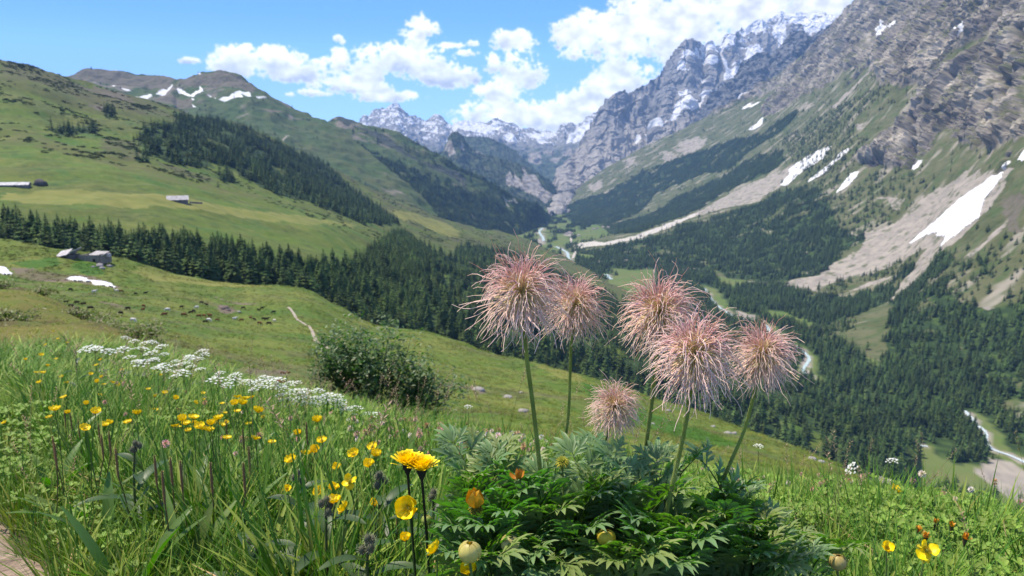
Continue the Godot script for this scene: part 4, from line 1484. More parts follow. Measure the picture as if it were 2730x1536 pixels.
func small_cover(m: StandardMaterial3D, dull: StandardMaterial3D) -> void:
	# clover-like sprigs and tiny blossoms nobody would count
	rng.seed = 31
	var mb := MB.new()
	for k in 5:
		var a := TAU * k / 5.0 + rng.randf_range(-0.4, 0.4)
		var o := Vector3(cos(a), 0, sin(a))
		var st := curve(Vector3.ZERO, Vector3.UP + o * 0.5, 0.05, o * 0.5, 3)
		mb.tube(st, ramp(4, 0.0006, 0.0004), fill(4, Color(0.10, 0.15, 0.035)), 3, false)
		for q in 3:
			var b := a + (q - 1) * 1.5
			var d := Vector3(cos(b), 0.25, sin(b))
			var p: Vector3 = st[-1]
			mb.strip([p, p + d * 0.005, p + d * 0.011, p + d * 0.015], [0.0008, 0.0042, 0.0046, 0.0012], Vector3(-sin(b), 0, cos(b)), 0.3, fill(4, jitter(Color(0.17, 0.26, 0.04), 0.2)))
	var at := []
	var tint := []
	for k in 11000:
		var d := sqrt(lerpf(0.30, 9.0, rng.randf()))
		var az := deg_to_rad(rng.randf_range(-40.0, 43.0))
		var right := smoothstep(9.0, 24.0, rad_to_deg(az))
		if rng.randf() > 0.25 + 0.75 * right: continue
		var p := on_ground(Vector3(sin(az) * d, 0, -cos(az) * d))
		if path_gap(p) < 0.16: continue
		if right > 0.5 and fb(p, 1.7) < -0.16: continue
		var s := rng.randf_range(0.34, 0.78) * (1.0 + smoothstep(1.0, 4.0, d))
		at.push_back(Transform3D(Basis(Vector3.UP, rng.randf() * TAU).scaled(Vector3(s, s * rng.randf_range(1.0, 2.2), s)), p))
		var w := rng.randf_range(0.75, 1.2)
		tint.push_back(Color(w, w, w))
	mass("clover_leaves", "light green clover-like ground cover, densest at the lower right", mb.mesh(), m, at, tint)
	mb = MB.new()
	mb.tube(curve(Vector3.ZERO, Vector3.UP, 0.13, Vector3(0.2, 0, 0.1), 4), ramp(5, 0.0006, 0.0005), fill(5, Color(0.08, 0.12, 0.03)), 3, false)
	var top := Vector3(0.012, 0.128, 0.006)
	for k in 40:
		var y := 1.0 - 2.0 * (k + 0.5) / 40.0
		var a := k * 2.4
		var d := Vector3(cos(a) * sqrt(1 - y * y), y, sin(a) * sqrt(1 - y * y))
		mb.strip([top + d * 0.002, top + d * 0.006, top + d * 0.0085], [0.0004, 0.0012, 0.0004], d.cross(Vector3(0.3, 1, 0.2)).normalized(), 0.2, [Color(0.5, 0.5, 0.3), Color(1, 1, 1), Color(1, 1, 1)])
	for kind in 3:
		at = []
		tint = []
		for k in [230, 170, 130][kind]:
			var d := sqrt(lerpf(2.2, 14.0, rng.randf()))
			var az := deg_to_rad(rng.randf_range(-13.0, 3.0) if rng.randf() < 0.6 else rng.randf_range(-30.0, 38.0))
			var p := on_ground(Vector3(sin(az) * d, 0, -cos(az) * d))
			if path_gap(p) < 0.2: continue
			at.push_back(Transform3D(Basis(Vector3.UP, rng.randf() * TAU).scaled(Vector3.ONE * rng.randf_range(0.6, 1.1)), p))
			tint.push_back(jitter([Color(0.52, 0.30, 0.26), Color(0.62, 0.52, 0.46), Color(0.40, 0.24, 0.14)][kind], 0.25))
		mass("tiny_blossoms", ["small pinkish clover heads sprinkled through the meadow", "small whitish blossoms sprinkled through the meadow", "small brown faded heads sprinkled through the meadow"][kind], mb.mesh(), dull, at, tint)

func pasqueflowers(leafy: StandardMaterial3D, dull: StandardMaterial3D) -> void:
	var hairy := vmat(0.8, 0.3)
	var plumes := vmat(0.75, 0.3, Color(0.75, 0.55, 0.45))
	for k in SEED_HEADS.size():
		var e: Array = SEED_HEADS[k]
		var head: Vector3 = V(e[0], e[1], e[2])
		var down: Array = e[3]
		var foot: Vector3 = down[-1]
		var root := on_ground(foot + (foot - down[-2]).normalized() * 0.12)
		var o := thing("pasqueflower_seed_head", e[5], "seed head", root, "feathery pasqueflower seed heads")
		rng.seed = 300 + k
		var line := through([root, foot.lerp(root, 0.45) + (foot - root) * 0.1, foot, down[1], down[0], head - Vector3(0, 0.004, 0)].map(func(p): return p - root), 7)
		var mb := MB.new()
		var n := line.size()
		var c := []
		for q in n: c.push_back(jitter(Color(0.17, 0.215, 0.045), 0.18))
		var thick: float = 0.00235 * e[4] / 0.043
		mb.tube(line, ramp(n, thick * 1.15, thick * 0.85), c, 8)
		part("stem", mb.mesh(), hairy, o)
		mb = MB.new()
		for q in 900:     # the down on the stem
			var t := rng.randf() * (n - 1.001)
			var i := int(t)
			var p: Vector3 = (line[i] as Vector3).lerp(line[i + 1], t - i)
			var a := rng.randf() * TAU
			var d := Vector3(cos(a), rng.randf_range(-0.3, 0.5), sin(a)).normalized()
			var side := d.cross(Vector3.UP).normalized() * 0.00012
			mb.face(p + d * thick * 0.9 - side, p + d * (thick + 0.0016), p + d * thick * 0.9 + side, Color(0.42, 0.45, 0.26))
		part("hairs", mb.mesh(), plumes, o).set_meta("kind", "stuff")
		mb = MB.new()
		for q in 60:
			var y := 1.0 - 2.0 * (q + 0.5) / 60.0
			var a := q * 2.4
			var d := Vector3(cos(a) * sqrt(1 - y * y), y, sin(a) * sqrt(1 - y * y))
			mb.blob(d * e[4] * 0.065, Vector3.ONE * e[4] * 0.026, jitter(Color(0.50, 0.44, 0.17), 0.25), 3, 5)
		var core := part("seed_core", mb.mesh(), dull, o)
		core.position = head - root
		core.set_meta("kind", "stuff")
		var pl := part("plumes", plume_mesh(e[4] * 1.06, 500 + k, 0.45 if k == 5 else 0.0), plumes, o)
		pl.position = head - root
		pl.set_meta("kind", "stuff")
	# the leaf clumps: every leaf a part
	var shapes := []
	for k in 9: shapes.push_back(cut_leaf(700 + k, 0.12, lerpf(0.075, 0.105, k / 8.0)))
	rng.seed = 55
	var clumps := []
	var said := ["left clump of dark divided pasqueflower leaves below the leftmost stems", "middle clump of dark divided pasqueflower leaves below the front head", "right clump of dark divided pasqueflower leaves below the leaning stem"]
	for k in 3: clumps.push_back(thing("pasqueflower_leaf_clump", said[k], "plant", CLUMPS[k], "clumps of divided leaves under the seed heads"))
	var tips := []
	for t in LEAF_TIPS: tips.push_back(V(t[0], t[1], t[2]))
	var more := []
	for t in tips:      # lower leaves below and behind the surveyed tips
		if rng.randf() < 0.4: more.push_back(t + Vector3(rng.randf_range(-0.05, 0.05), -rng.randf_range(0.03, 0.09), rng.randf_range(-0.08, 0.06)))
	for t in tips + more:
		var best := 0
		for k in 3:
			if absf(CLUMPS[k].x - t.x) < absf(CLUMPS[best].x - t.x): best = k
		var root: Vector3 = CLUMPS[best] + Vector3(rng.randf_range(-0.05, 0.05), 0, rng.randf_range(-0.05, 0.05))
		root.x = lerpf(root.x, t.x, 0.45)
		root.z = lerpf(root.z, t.z, 0.3)
		root = on_ground(root)
		if t.y < root.y + 0.02: continue
		var s: MeshInstance3D = part("leaf", shapes[rng.randi() % shapes.size()], leafy, clumps[best])
		# the shape's tip lies about 0.2 m up and 0.1 m out; turn and scale it so that it reaches the wanted tip
		var box: AABB = s.mesh.get_aabb()
		var reach := Vector3(box.end.x * 0.9, box.end.y * 0.93, 0)
		var want: Vector3 = t - root
		var flat := Vector2(want.x, want.z)
		var turn := atan2(-want.z, want.x)
		var own := atan2(reach.y, reach.x)
		var lean := atan2(want.y, maxf(flat.length(), 0.001)) - own
		var b := Basis(Vector3.UP, turn) * Basis(Vector3(0, 0, 1), lean) * Basis(Vector3(cos(own), sin(own), 0), rng.randf_range(-0.6, 0.6))
		var k2 := clampf(want.length() / reach.length(), 0.5, 1.1)
		s.transform = Transform3D(b.scaled(Vector3.ONE * k2), root - CLUMPS[best])

func yellow_flowers(petal: StandardMaterial3D, dull: StandardMaterial3D, leafy: StandardMaterial3D) -> void:
	var yellow := Color(0.95, 0.74, 0.008)
	var green0 := Color(0.075, 0.11, 0.03)
	var green1 := Color(0.11, 0.16, 0.04)
	var one := petal_mesh(0.0135, 0.0085, 0.75, yellow)
	var flat := petal_mesh(0.0135, 0.0090, 0.45, yellow)
	var heart := MB.new()
	rng.seed = 8
	for k in 36:
		var y := 0.25 + 0.75 * (k + 0.5) / 36.0
		var a := k * 2.4
		var d := Vector3(cos(a) * sqrt(1 - y * y), y, sin(a) * sqrt(1 - y * y))
		heart.tube([d * 0.001, d * 0.0036, d * 0.0048], [0.00018, 0.00018, 0.0004], [Color(0.5, 0.45, 0.05), Color(0.6, 0.5, 0.05), Color(0.75, 0.55, 0.03)], 3)
	heart.blob(Vector3(0, 0.001, 0), Vector3(0.002, 0.0022, 0.002), Color(0.28, 0.33, 0.05), 4, 7)
	var stamens := heart.mesh()
	# distant buttercups: corolla as one piece
	var cor := []
	for v in 3:
		var mb := MB.new()
		for k in 5:
			var src: Array = (one if v != 1 else flat).surface_get_arrays(0)
			var b := Basis(Vector3.UP, TAU * k / 5.0 + v * 0.3) * Basis(Vector3(0, 0, 1), [0.1, 0.0, -0.15][v])
			var first := mb.v.size()
			for q in src[Mesh.ARRAY_VERTEX].size(): mb.vert(b * src[Mesh.ARRAY_VERTEX][q], b * src[Mesh.ARRAY_NORMAL][q], src[Mesh.ARRAY_COLOR][q])
			for q in src[Mesh.ARRAY_INDEX]: mb.i.push_back(q + first)
		cor.push_back(mb.mesh())
	for k in BUTTERCUPS.size():
		rng.seed = 1000 + k
		var p := V(BUTTERCUPS[k][0], BUTTERCUPS[k][1], BUTTERCUPS[k][2])
		var root := on_ground(p + Vector3(rng.randf_range(-0.03, 0.03), 0, rng.randf_range(-0.03, 0.03)))
		var d := p.length()
		var where := "in the left meadow just behind the lance leaves" if d < 1.8 else ("in the upper left meadow among tall grass" if d < 3.2 else ("near the far edge of the left meadow" if p.x < -1.5 else "beside the white umbels at the meadow's edge"))
		var o := thing("buttercup", "yellow buttercup on a thin stem " + where, "flower", root, "buttercups " + where)
		stalk(o, "stem", Vector3.ZERO, p - root, 0.0009, 0.0007, green0, green1, dull)
		var f := part("corolla", cor[k % 3], petal, o)
		f.position = p - root
		f.basis = (Basis(Vector3(rng.randf_range(-1, 1), 0, rng.randf_range(-1, 1)).normalized(), rng.randf_range(0.0, 0.5)) * Basis(Vector3.UP, rng.randf() * TAU)).scaled(Vector3.ONE * rng.randf_range(0.62, 0.9) * (1.0 + smoothstep(2.5, 6.0, d) * 0.35))
		var h := part("flower_centre", stamens, petal, o)
		h.transform = f.transform
	# the near ones, each petal a part
	for k in NEAR_CUPS.size():
		var e: Array = NEAR_CUPS[k]
		rng.seed = 1300 + k
		var p := V(e[1], e[2], e[3])
		var root := on_ground(p + Vector3(rng.randf_range(-0.02, 0.03), 0, rng.randf_range(-0.01, 0.03)))
		var o := thing("buttercup", e[4], "flower", root, "near buttercups round the leaf clump")
		var tilt := Basis(Vector3(1, 0, rng.randf_range(-0.6, 0.6)).normalized(), rng.randf_range(0.15, 0.65))
		if k == 8: tilt = Basis(Vector3(1, 0, 0.25).normalized(), 1.0)
		if k == 9 or k == 6: tilt = Basis(Vector3(0, 0, 1), 0.9)
		var size: float = {8: 1.05, 10: 0.5, 12: 0.55, 13: 1.1, 15: 0.5, 16: 0.6}.get(k, 0.66)
		stalk(o, "stem", Vector3.ZERO, p - root - tilt.y * 0.001, 0.0010, 0.0007, green0, green1, dull)
		for q in 5:
			var s := part("petal", one if q % 2 == 0 or e[0] == "ragged" else flat, petal, o)
			var drop := rng.randf_range(-0.1, 0.25)
			if e[0] == "ragged": drop = [-0.1, -1.3, 0.1, -0.9, -1.7][q]
			s.transform = Transform3D((tilt * Basis(Vector3.UP, TAU * q / 5.0 + rng.randf_range(-0.1, 0.1)) * Basis(Vector3(0, 0, 1), drop)).scaled(Vector3.ONE * size), p - root)
		var h := part("stamens", stamens, petal, o)
		h.transform = Transform3D(tilt.scaled(Vector3.ONE * size * (1.25 if e[0] == "ragged" else 1.05)), p - root)
		h.set_meta("kind", "stuff")
	# the two hawkbits
	for k in HAWKBITS.size():
		rng.seed = 1500 + k
		var p := V(HAWKBITS[k][0], HAWKBITS[k][1], HAWKBITS[k][2])
		var root := on_ground(p + Vector3(0.01, 0, 0.01))
		var o := thing("hawkbit", ["orange-yellow hawkbit flower, the upper left of the touching pair", "orange-yellow hawkbit flower, the lower right of the touching pair"][k], "flower", root, "pair of hawkbits")
		var at := p - root - Vector3(0, 0.009, 0)
		stalk(o, "stem", Vector3.ZERO, at - Vector3(0, 0.006, 0), 0.0011, 0.0013, Color(0.05, 0.06, 0.02), Color(0.022, 0.022, 0.012), dull, 0.02, 6)
		var mb := MB.new()
		mb.tube([at - Vector3(0, 0.009, 0), at - Vector3(0, 0.006, 0), at - Vector3(0, 0.001, 0), at + Vector3(0, 0.003, 0)], [0.0014, 0.0026, 0.0048, 0.0056], fill(4, Color(0.02, 0.02, 0.012)), 9)
		for q in 40:
			var a := q * 2.4
			var d := Vector3(cos(a), 0.4, sin(a))
			var b := at + Vector3(0, -0.007 + 0.009 * (q / 40.0), 0)
			mb.strip([b + d * 0.0025, b + d * 0.0042 + Vector3.UP * 0.003, b + d * 0.0050 + Vector3.UP * 0.006], [0.0006, 0.0005, 0.0001], Vector3(-sin(a), 0, cos(a)), 0.2, fill(3, Color(0.03, 0.032, 0.018)))
		part("bract_cup", mb.mesh(), dull, o)
		mb = MB.new()
		for q in 120:
			var t := q / 120.0
			var a := q * 2.39996
			var el := lerpf(0.50, 1.40, t) + rng.randf_range(-0.12, 0.12)
			var d := Vector3(cos(a) * cos(el), sin(el), sin(a) * cos(el))
			var l := lerpf(0.0165, 0.0120, t) * rng.randf_range(0.88, 1.1)
			var b := at + Vector3(0, 0.002, 0) + Vector3(d.x, 0, d.z) * 0.0035
			mb.strip([b, b + d * l * 0.5, b + d * l * 0.92 + Vector3.UP * 0.0006, b + d * l], [0.0006, 0.00115, 0.00125, 0.0008], Vector3(-sin(a), 0, cos(a)), 0.12, fill(4, jitter(Color(0.98, 0.76, 0.005), 0.05)))
		part("florets", mb.mesh(), petal, o).set_meta("kind", "stuff")
	# globeflower buds
	for k in GLOBES.size():
		var e: Array = GLOBES[k]
		rng.seed = 1600 + k
		var p := V(e[0], e[1], e[2])
		var r: float = e[3]
		var root := on_ground(p + Vector3(0.012, 0, 0.015))
		var o := thing("globeflower_bud", e[4], "flower", root, "globeflower buds")
		stalk(o, "stem", Vector3.ZERO, p - root - Vector3(0, r * 0.85, 0), 0.0012, 0.0011, green0, green1, dull, 0.02, 6)
		var col: Color = [Color(0.62, 0.55, 0.14), Color(0.50, 0.44, 0.14), Color(0.78, 0.62, 0.06), Color(0.36, 0.42, 0.08), Color(0.45, 0.36, 0.12)][k]
		var shell := MB.new()
		var g := PackedVector3Array()
		var nn := 8
		for i in nn:
			for j in nn:
				var el := lerpf(-1.35, 1.25, i / float(nn - 1))
				var a := lerpf(-0.62, 0.62, j / float(nn - 1)) * (0.35 + 0.65 * cos(el * 0.75))
				var rr := r * (1.0 + 0.035 * cos(a * 3.0) - 0.05 * smoothstep(0.8, 1.3, el))
				g.push_back(Vector3(cos(a) * cos(el), sin(el) * 0.92, sin(a) * cos(el)) * rr)
		for q in g: shell.vert(q, q.normalized(), mixc(col, Color(0.30, 0.20, 0.08), smoothstep(0.55, 0.95, q.y / r) * 0.6 + smoothstep(-0.4, -0.95, q.y / r) * 0.35 + fbm.get_noise_3d(q.x * 400, q.y * 400, q.z * 400) * 0.5))
		for i in nn - 1:
			for j in nn - 1:
				var a := i * nn + j
				shell.tri(a, a + 1, a + nn); shell.tri(a + 1, a + nn + 1, a + nn)
		var sm := shell.mesh()
		for q in 9:
			var s := part("petal", sm, petal, o)
			s.transform = Transform3D(Basis(Vector3.UP, TAU * q / 9.0 + (0.3 if q % 2 else 0.0)) * Basis(Vector3(0, 0, 1), rng.randf_range(-0.1, 0.08)) * Basis.from_scale(Vector3.ONE * (1.0 - 0.05 * (q % 3))), p - root)
	# faded flowers
	for k in WITHERED.size():
		var e: Array = WITHERED[k]
		rng.seed = 1700 + k
		var p := V(e[0], e[1], e[2])
		var root := on_ground(p + Vector3(0.01, 0, 0.02))
		var o := thing("faded_flower", e[3], "flower", root, "faded flowers")
		stalk(o, "stem", Vector3.ZERO, p - root, 0.0010, 0.0008, green0, green1, dull)
		var rust: Color = [Color(0.62, 0.34, 0.02), Color(0.50, 0.20, 0.015), Color(0.45, 0.42, 0.05)][mini(k, 2)] if k < 3 else Color(0.72, 0.34, 0.03)
		var mb := MB.new()
		if k == 2 or k == 0:
			for q in 70:
				var y := 1.0 - 1.7 * (q + 0.5) / 70.0
				var a := q * 2.4
				var d := Vector3(cos(a) * sqrt(1 - y * y), y, sin(a) * sqrt(1 - y * y))
				mb.tube([d * 0.002, d * 0.0055, d * 0.0075 + Vector3(0, -0.001, 0)], [0.0004, 0.0005, 0.0002], [Color(0.25, 0.30, 0.05), rust if k == 2 else Color(0.10, 0.07, 0.02), Color(0.55, 0.45, 0.05)], 3)
			var c := part("seed_core", mb.mesh(), dull, o)
			c.position = p - root
			c.set_meta("kind", "stuff")
			if k == 2: continue
		var pm := petal_mesh(0.014 if k == 0 else (0.009 if k == 1 else 0.0065), 0.008 if k == 0 else 0.003, 1.1, rust)
		for q in 5 if k == 0 else 7:
			var s := part("petal", pm, petal, o)
			s.transform = Transform3D(Basis(Vector3.UP, TAU * q / (5.0 if k == 0 else 7.0) + rng.randf_range(-0.3, 0.3)) * Basis(Vector3(0, 0, 1), rng.randf_range(0.2, 0.7) if k == 0 else rng.randf_range(-0.6, 1.2)), p - root)
		if k == 1 or k > 2:
			mb = MB.new()
			mb.tube([Vector3(0, -0.012, 0), Vector3(0, -0.006, 0), Vector3(0, 0.001, 0)], [0.001, 0.0028, 0.0036], fill(3, Color(0.06, 0.05, 0.025) if k > 2 else green1), 7)
			part("bract_cup", mb.mesh(), dull, o).position = p - root

func umbel_mesh(seed_: int, wide: float) -> ArrayMesh:
	rng.seed = seed_
	var mb := MB.new()
	var white := Color(0.80, 0.81, 0.74)
	for k in 17:
		var rr := wide * sqrt((k + 0.4) / 17.0)
		var a := k * 2.39996 + rng.randf_range(-0.15, 0.15)
		var tip := Vector3(cos(a) * rr, -rr * rr / wide * 0.38 + rng.randf_range(-0.001, 0.002), sin(a) * rr)
		mb.tube([Vector3(0, -wide * 0.75, 0), tip * 0.5 + Vector3(0, -wide * 0.32, 0), tip - Vector3(0, 0.001, 0)], [0.0005, 0.0004, 0.0003], fill(3, Color(0.13, 0.18, 0.05)), 3, false)
		for q in 15:
			var b := q * 2.4
			var s := wide * 0.155 * sqrt((q + 0.5) / 15.0)
			var p := tip + Vector3(cos(b) * s, rng.randf_range(0.0, 0.002) - s * s * 8.0, sin(b) * s)
			var up := Vector3(cos(b) * 0.4 + rng.randf_range(-0.3, 0.3), 1, sin(b) * 0.4 + rng.randf_range(-0.3, 0.3)).normalized()
			var x := up.cross(Vector3(0.3, 0.2, 1)).normalized() * wide * 0.055
			var z := up.cross(x)
			mb.quad(p - x, p - z, p + x, p + z, white * rng.randf_range(0.85, 1.1))
	return mb.mesh()

func umbels(dull: StandardMaterial3D, leafy: StandardMaterial3D) -> void:
	var shapes := [umbel_mesh(1, 0.034), umbel_mesh(2, 0.030), umbel_mesh(3, 0.038), umbel_mesh(4, 0.026)]
	var white := vmat(0.7, 0.3, Color(0.5, 0.5, 0.42))
	var all := UMBELS + LONE_UMBELS
	for k in all.size():
		rng.seed = 2000 + k
		var p := V(all[k][0], all[k][1], all[k][2])
		var lone := k - UMBELS.size()
		var root := on_ground(p + Vector3(rng.randf_range(-0.04, 0.04), 0, rng.randf_range(-0.04, 0.04)))
		var where := "at the upper end of the white drift" if p.z < -4.6 else ("in the middle of the white drift" if p.z < -3.2 and p.x < -1.1 else "in the dense white drift beside the bush")
		var o := thing("white_umbel_flower", ["single white umbel standing left of the leaf clump", "slanting white umbel seen edge-on at the forest edge", "ragged cream umbel before the pale track", "domed white umbel right of the leaning stem", "single white umbel below the bush"][lone] if lone >= 0 else "flat white umbel " + where, "flower", root, "" if lone >= 0 else "white umbels " + where)
		stalk(o, "stem", Vector3.ZERO, p - root - Vector3(0, 0.026, 0), 0.0016, 0.0011, Color(0.07, 0.11, 0.03), Color(0.10, 0.15, 0.04), dull)
		var u := part("umbel", shapes[k % 4], white, o)
		var tilt := rng.randf_range(0.0, 0.28)
		if lone == 1: tilt = 0.9
		u.transform = Transform3D((Basis(Vector3(0, 0, 1) if lone == 1 else Vector3(rng.randf_range(-1, 1), 0, rng.randf_range(-1, 1)).normalized(), tilt) * Basis(Vector3.UP, rng.randf() * TAU)).scaled(Vector3.ONE * (rng.randf_range(0.75, 1.2) * (1.0 + 0.6 * smoothstep(3.6, 6.5, p.length())) if lone < 0 else 0.62)), p - root)
		if k % 3 == 0:
			var mb := MB.new()
			for s in 9:
				var a := rng.randf() * TAU
				var d := Vector3(cos(a), 0.5, sin(a))
				var b: Vector3 = (p - root) * 0.45
				lobe(mb, b + d * 0.02, b + d * 0.06, Vector3.UP, 0.006, Color(0.07, 0.12, 0.03), 0.2)
			part("foliage", mb.mesh(), leafy, o).set_meta("kind", "stuff")

func lance(mb: MB, root: Vector3, dir: Vector3, len_: float, wide: float, pull: Vector3, col: Color) -> void:
	var pts := curve(root, dir, len_, pull, 9)
	var w := []
	var c := []
	for k in 10:
		var t := k / 9.0
		w.push_back(wide * pow(sin(PI * clampf(t * 0.93 + 0.05, 0.0, 1.0)), 0.8) * (1.0 + 0.06 * sin(k * 3.7)) + 0.0006)
		c.push_back(col * (0.95 + 0.1 * t))
	mb.strip(pts, w, dir.cross(Vector3.UP).normalized(), 0.38, c)

func taller_herbs(dull: StandardMaterial3D, leafy: StandardMaterial3D) -> void:
	# plants with broad pointed leaves
	for k in LANCE_AT.size():
		rng.seed = 3000 + k
		var root := on_ground(V(LANCE_AT[k][0], 0, LANCE_AT[k][2]))
		var where := "far back in the left meadow" if root.length() > 1.7 else ("in the left meadow behind the footpath" if root.x < -0.5 else "in the grass between the hawkbits and the left meadow")
		var o := thing("lance_leaved_herb", "herb with broad pointed green leaves " + where, "plant", root, "lance-leaved herbs " + where)
		for q in 5 + k % 3:
			var a := rng.randf() * TAU
			var d := Vector3(cos(a) * 0.45, 1, sin(a) * 0.45)
			var mb := MB.new()
			lance(mb, Vector3(cos(a), 0, sin(a)) * 0.01, d, rng.randf_range(0.09, 0.155), rng.randf_range(0.006, 0.0105), Vector3(cos(a), -0.2, sin(a)) * rng.randf_range(0.3, 1.2), jitter(Color(0.12, 0.19, 0.035), 0.22))
			part("leaf", mb.mesh(), leafy, o)
	# dark budded stems
	for k in BUDS.size():
		var e: Array = BUDS[k]
		rng.seed = 3200 + k
		var p := V(e[0], e[1], e[2])
		var root := on_ground(p + Vector3(0.01, 0, 0.03))
		var o := thing("budded_herb", e[3], "plant", root, "dark budded herbs")
		stalk(o, "stem", Vector3.ZERO, p - root, 0.0022, 0.0015, Color(0.08, 0.12, 0.035), Color(0.07, 0.08, 0.035), dull, 0.03, 6)
		for q in 6:
			var t := 0.15 + 0.13 * q
			var a := q * 2.4 + k
			var mb := MB.new()
			lance(mb, (p - root) * t, Vector3(cos(a), 0.8, sin(a)), lerpf(0.11, 0.04, t) * rng.randf_range(0.8, 1.2), lerpf(0.012, 0.005, t), Vector3(cos(a) * 0.6, -0.9, sin(a) * 0.6), jitter(Color(0.055, 0.10, 0.028), 0.2))
			part("leaf", mb.mesh(), leafy, o)
		for q in 4 if k < 5 else 2:
			var a := q * 2.1 + k
			var c := p - root + Vector3(cos(a) * 0.006, -0.004 * q, sin(a) * 0.006) * (0.0 if q == 0 else 1.0)
			var mb := MB.new()
			mb.blob(c, Vector3(0.0040, 0.0054, 0.0040), Color(0.10, 0.10, 0.062), 6, 8, 0.06, rng)
			for h in 70:
				var y := 1.0 - 1.9 * (h + 0.5) / 70.0
				var b := h * 2.4
				var d := Vector3(cos(b) * sqrt(maxf(0.0, 1 - y * y)), y, sin(b) * sqrt(maxf(0.0, 1 - y * y)))
				var s := Vector3(-sin(b), 0, cos(b)) * 0.00025
				mb.face(c + d * 0.0045 - s, c + d * 0.0078 + Vector3.UP * 0.0012, c + d * 0.0045 + s, Color(0.26, 0.26, 0.18) * rng.randf_range(0.5, 1.5))
			part("bud", mb.mesh(), dull, o)
	# brown spikes of plantain
	for k in SPIKES.size():
		rng.seed = 3400 + k
		var p := V(SPIKES[k][0], SPIKES[k][1], SPIKES[k][2])
		var root := on_ground(p + Vector3(rng.randf_range(-0.02, 0.02), 0, 0.01))
		var o := thing("plantain_spike", "thin brown plantain spike in the left meadow grass", "plant", root, "brown plantain spikes")
		var top := p - root
		stalk(o, "stem", Vector3.ZERO, top - Vector3(0, 0.045, 0), 0.0010, 0.0010, Color(0.09, 0.11, 0.03), Color(0.12, 0.09, 0.035), dull)
		var mb := MB.new()
		mb.tube([top - Vector3(0, 0.046, 0), top - Vector3(0, 0.03, 0), top - Vector3(0, 0.01, 0), top], [0.0012, 0.0018, 0.0016, 0.0006], fill(4, Color(0.19, 0.12, 0.055)), 6)
		for h in 90:
			var t := h / 90.0
			var b := h * 2.4
			var d := Vector3(cos(b), 0.5, sin(b))
			var q := top - Vector3(0, 0.045 * (1.0 - t), 0)
			var s := Vector3(-sin(b), 0, cos(b)) * 0.0006
			mb.face(q + d * 0.0012 - s, q + d * 0.0029, q + d * 0.0012 + s, jitter(Color(0.28, 0.18, 0.085), 0.4))
		part("spike", mb.mesh(), dull, o)
	# two dry brown umbels rising above the white drift
	for k in DRY_HEADS.size():
		rng.seed = 3600 + k
		var p := V(DRY_HEADS[k][0], DRY_HEADS[k][1], DRY_HEADS[k][2])
		var root := on_ground(p + Vector3(0.01, 0, 0.05))
		var o := thing("dry_seed_head", ["upper of two dry brown seed heads left of the bush", "lower of two dry brown seed heads left of the bush"][k], "plant", root, "pair of dry brown seed heads")
		stalk(o, "stem", Vector3.ZERO, p - root, 0.0007, 0.0005, Color(0.10, 0.12, 0.04), Color(0.17, 0.12, 0.07), dull)
		var mb := MB.new()
		for h in 22: mb.blob(p - root + Vector3(rng.randf_range(-0.011, 0.011), rng.randf_range(-0.001, 0.003), rng.randf_range(-0.008, 0.008)), Vector3(0.0022, 0.0013, 0.0014), jitter(Color(0.20, 0.10, 0.05), 0.5), 3, 5)
		part("seeds", mb.mesh(), dull, o).set_meta("kind", "stuff")

func shrub(o: Node3D, lobes: Array, count: int, leaf_len: float, cols: Array, stems: int, leafy: StandardMaterial3D, dull: StandardMaterial3D) -> void:
	var mb := MB.new()
	var tips := []
	for k in stems:
		var l: Array = lobes[k % lobes.size()]
		var c: Vector3 = l[0]
		var end: Vector3 = c + Vector3(rng.randf_range(-1, 1) * l[1].x, rng.randf_range(0.1, 1.0) * l[1].y, rng.randf_range(-1, 1) * l[1].z) * 0.8
		var pts := through([Vector3(c.x * 0.3 + rng.randf_range(-0.05, 0.05), -0.05, c.z * 0.3), Vector3(lerpf(c.x * 0.3, end.x, 0.4), end.y * 0.4, end.z * 0.4), Vector3(lerpf(c.x, end.x, 0.8), end.y * 0.75, end.z * 0.8), end], 4)
		mb.tube(pts, ramp(pts.size(), leaf_len * 0.16, leaf_len * 0.03), fill(pts.size(), Color(0.10, 0.085, 0.065)), 4)
		for q in range(4, pts.size()): tips.push_back(pts[q])
	part("stems", mb.mesh(), dull, o).set_meta("kind", "stuff")
	mb = MB.new()
	for k in count:
		var p: Vector3
		if rng.randf() < 0.35 and tips: p = tips[rng.randi() % tips.size()] + Vector3(rng.randf_range(-1, 1), rng.randf_range(-0.6, 1), rng.randf_range(-1, 1)) * leaf_len * 2.2
		else:
			var l: Array = lobes[rng.randi() % lobes.size()]
			var d := Vector3(rng.randfn(), rng.randfn(), rng.randfn()).normalized() * pow(rng.randf(), 0.45)
			p = l[0] + d * l[1]
			if fbm.get_noise_3d(p.x / leaf_len * 0.13, p.y / leaf_len * 0.13, p.z / leaf_len * 0.13) < -0.10 + 0.1 * l[1].y: continue
		if p.y < 0.0: continue
		var a := rng.randf() * TAU
		var d2 := Vector3(cos(a), rng.randf_range(-0.3, 0.9), sin(a)).normalized()
		var s := leaf_len * rng.randf_range(0.7, 1.25)
		mb.strip([p, p + d2 * s * 0.45, p + d2 * s], [s * 0.05, s * 0.24, s * 0.02], Vector3(-sin(a), rng.randf_range(-0.5, 0.5), cos(a)), 0.3, fill(3, jitter(cols[rng.randi() % cols.size()], 0.25)))
	part("foliage", mb.mesh(), leafy, o).set_meta("kind", "stuff")

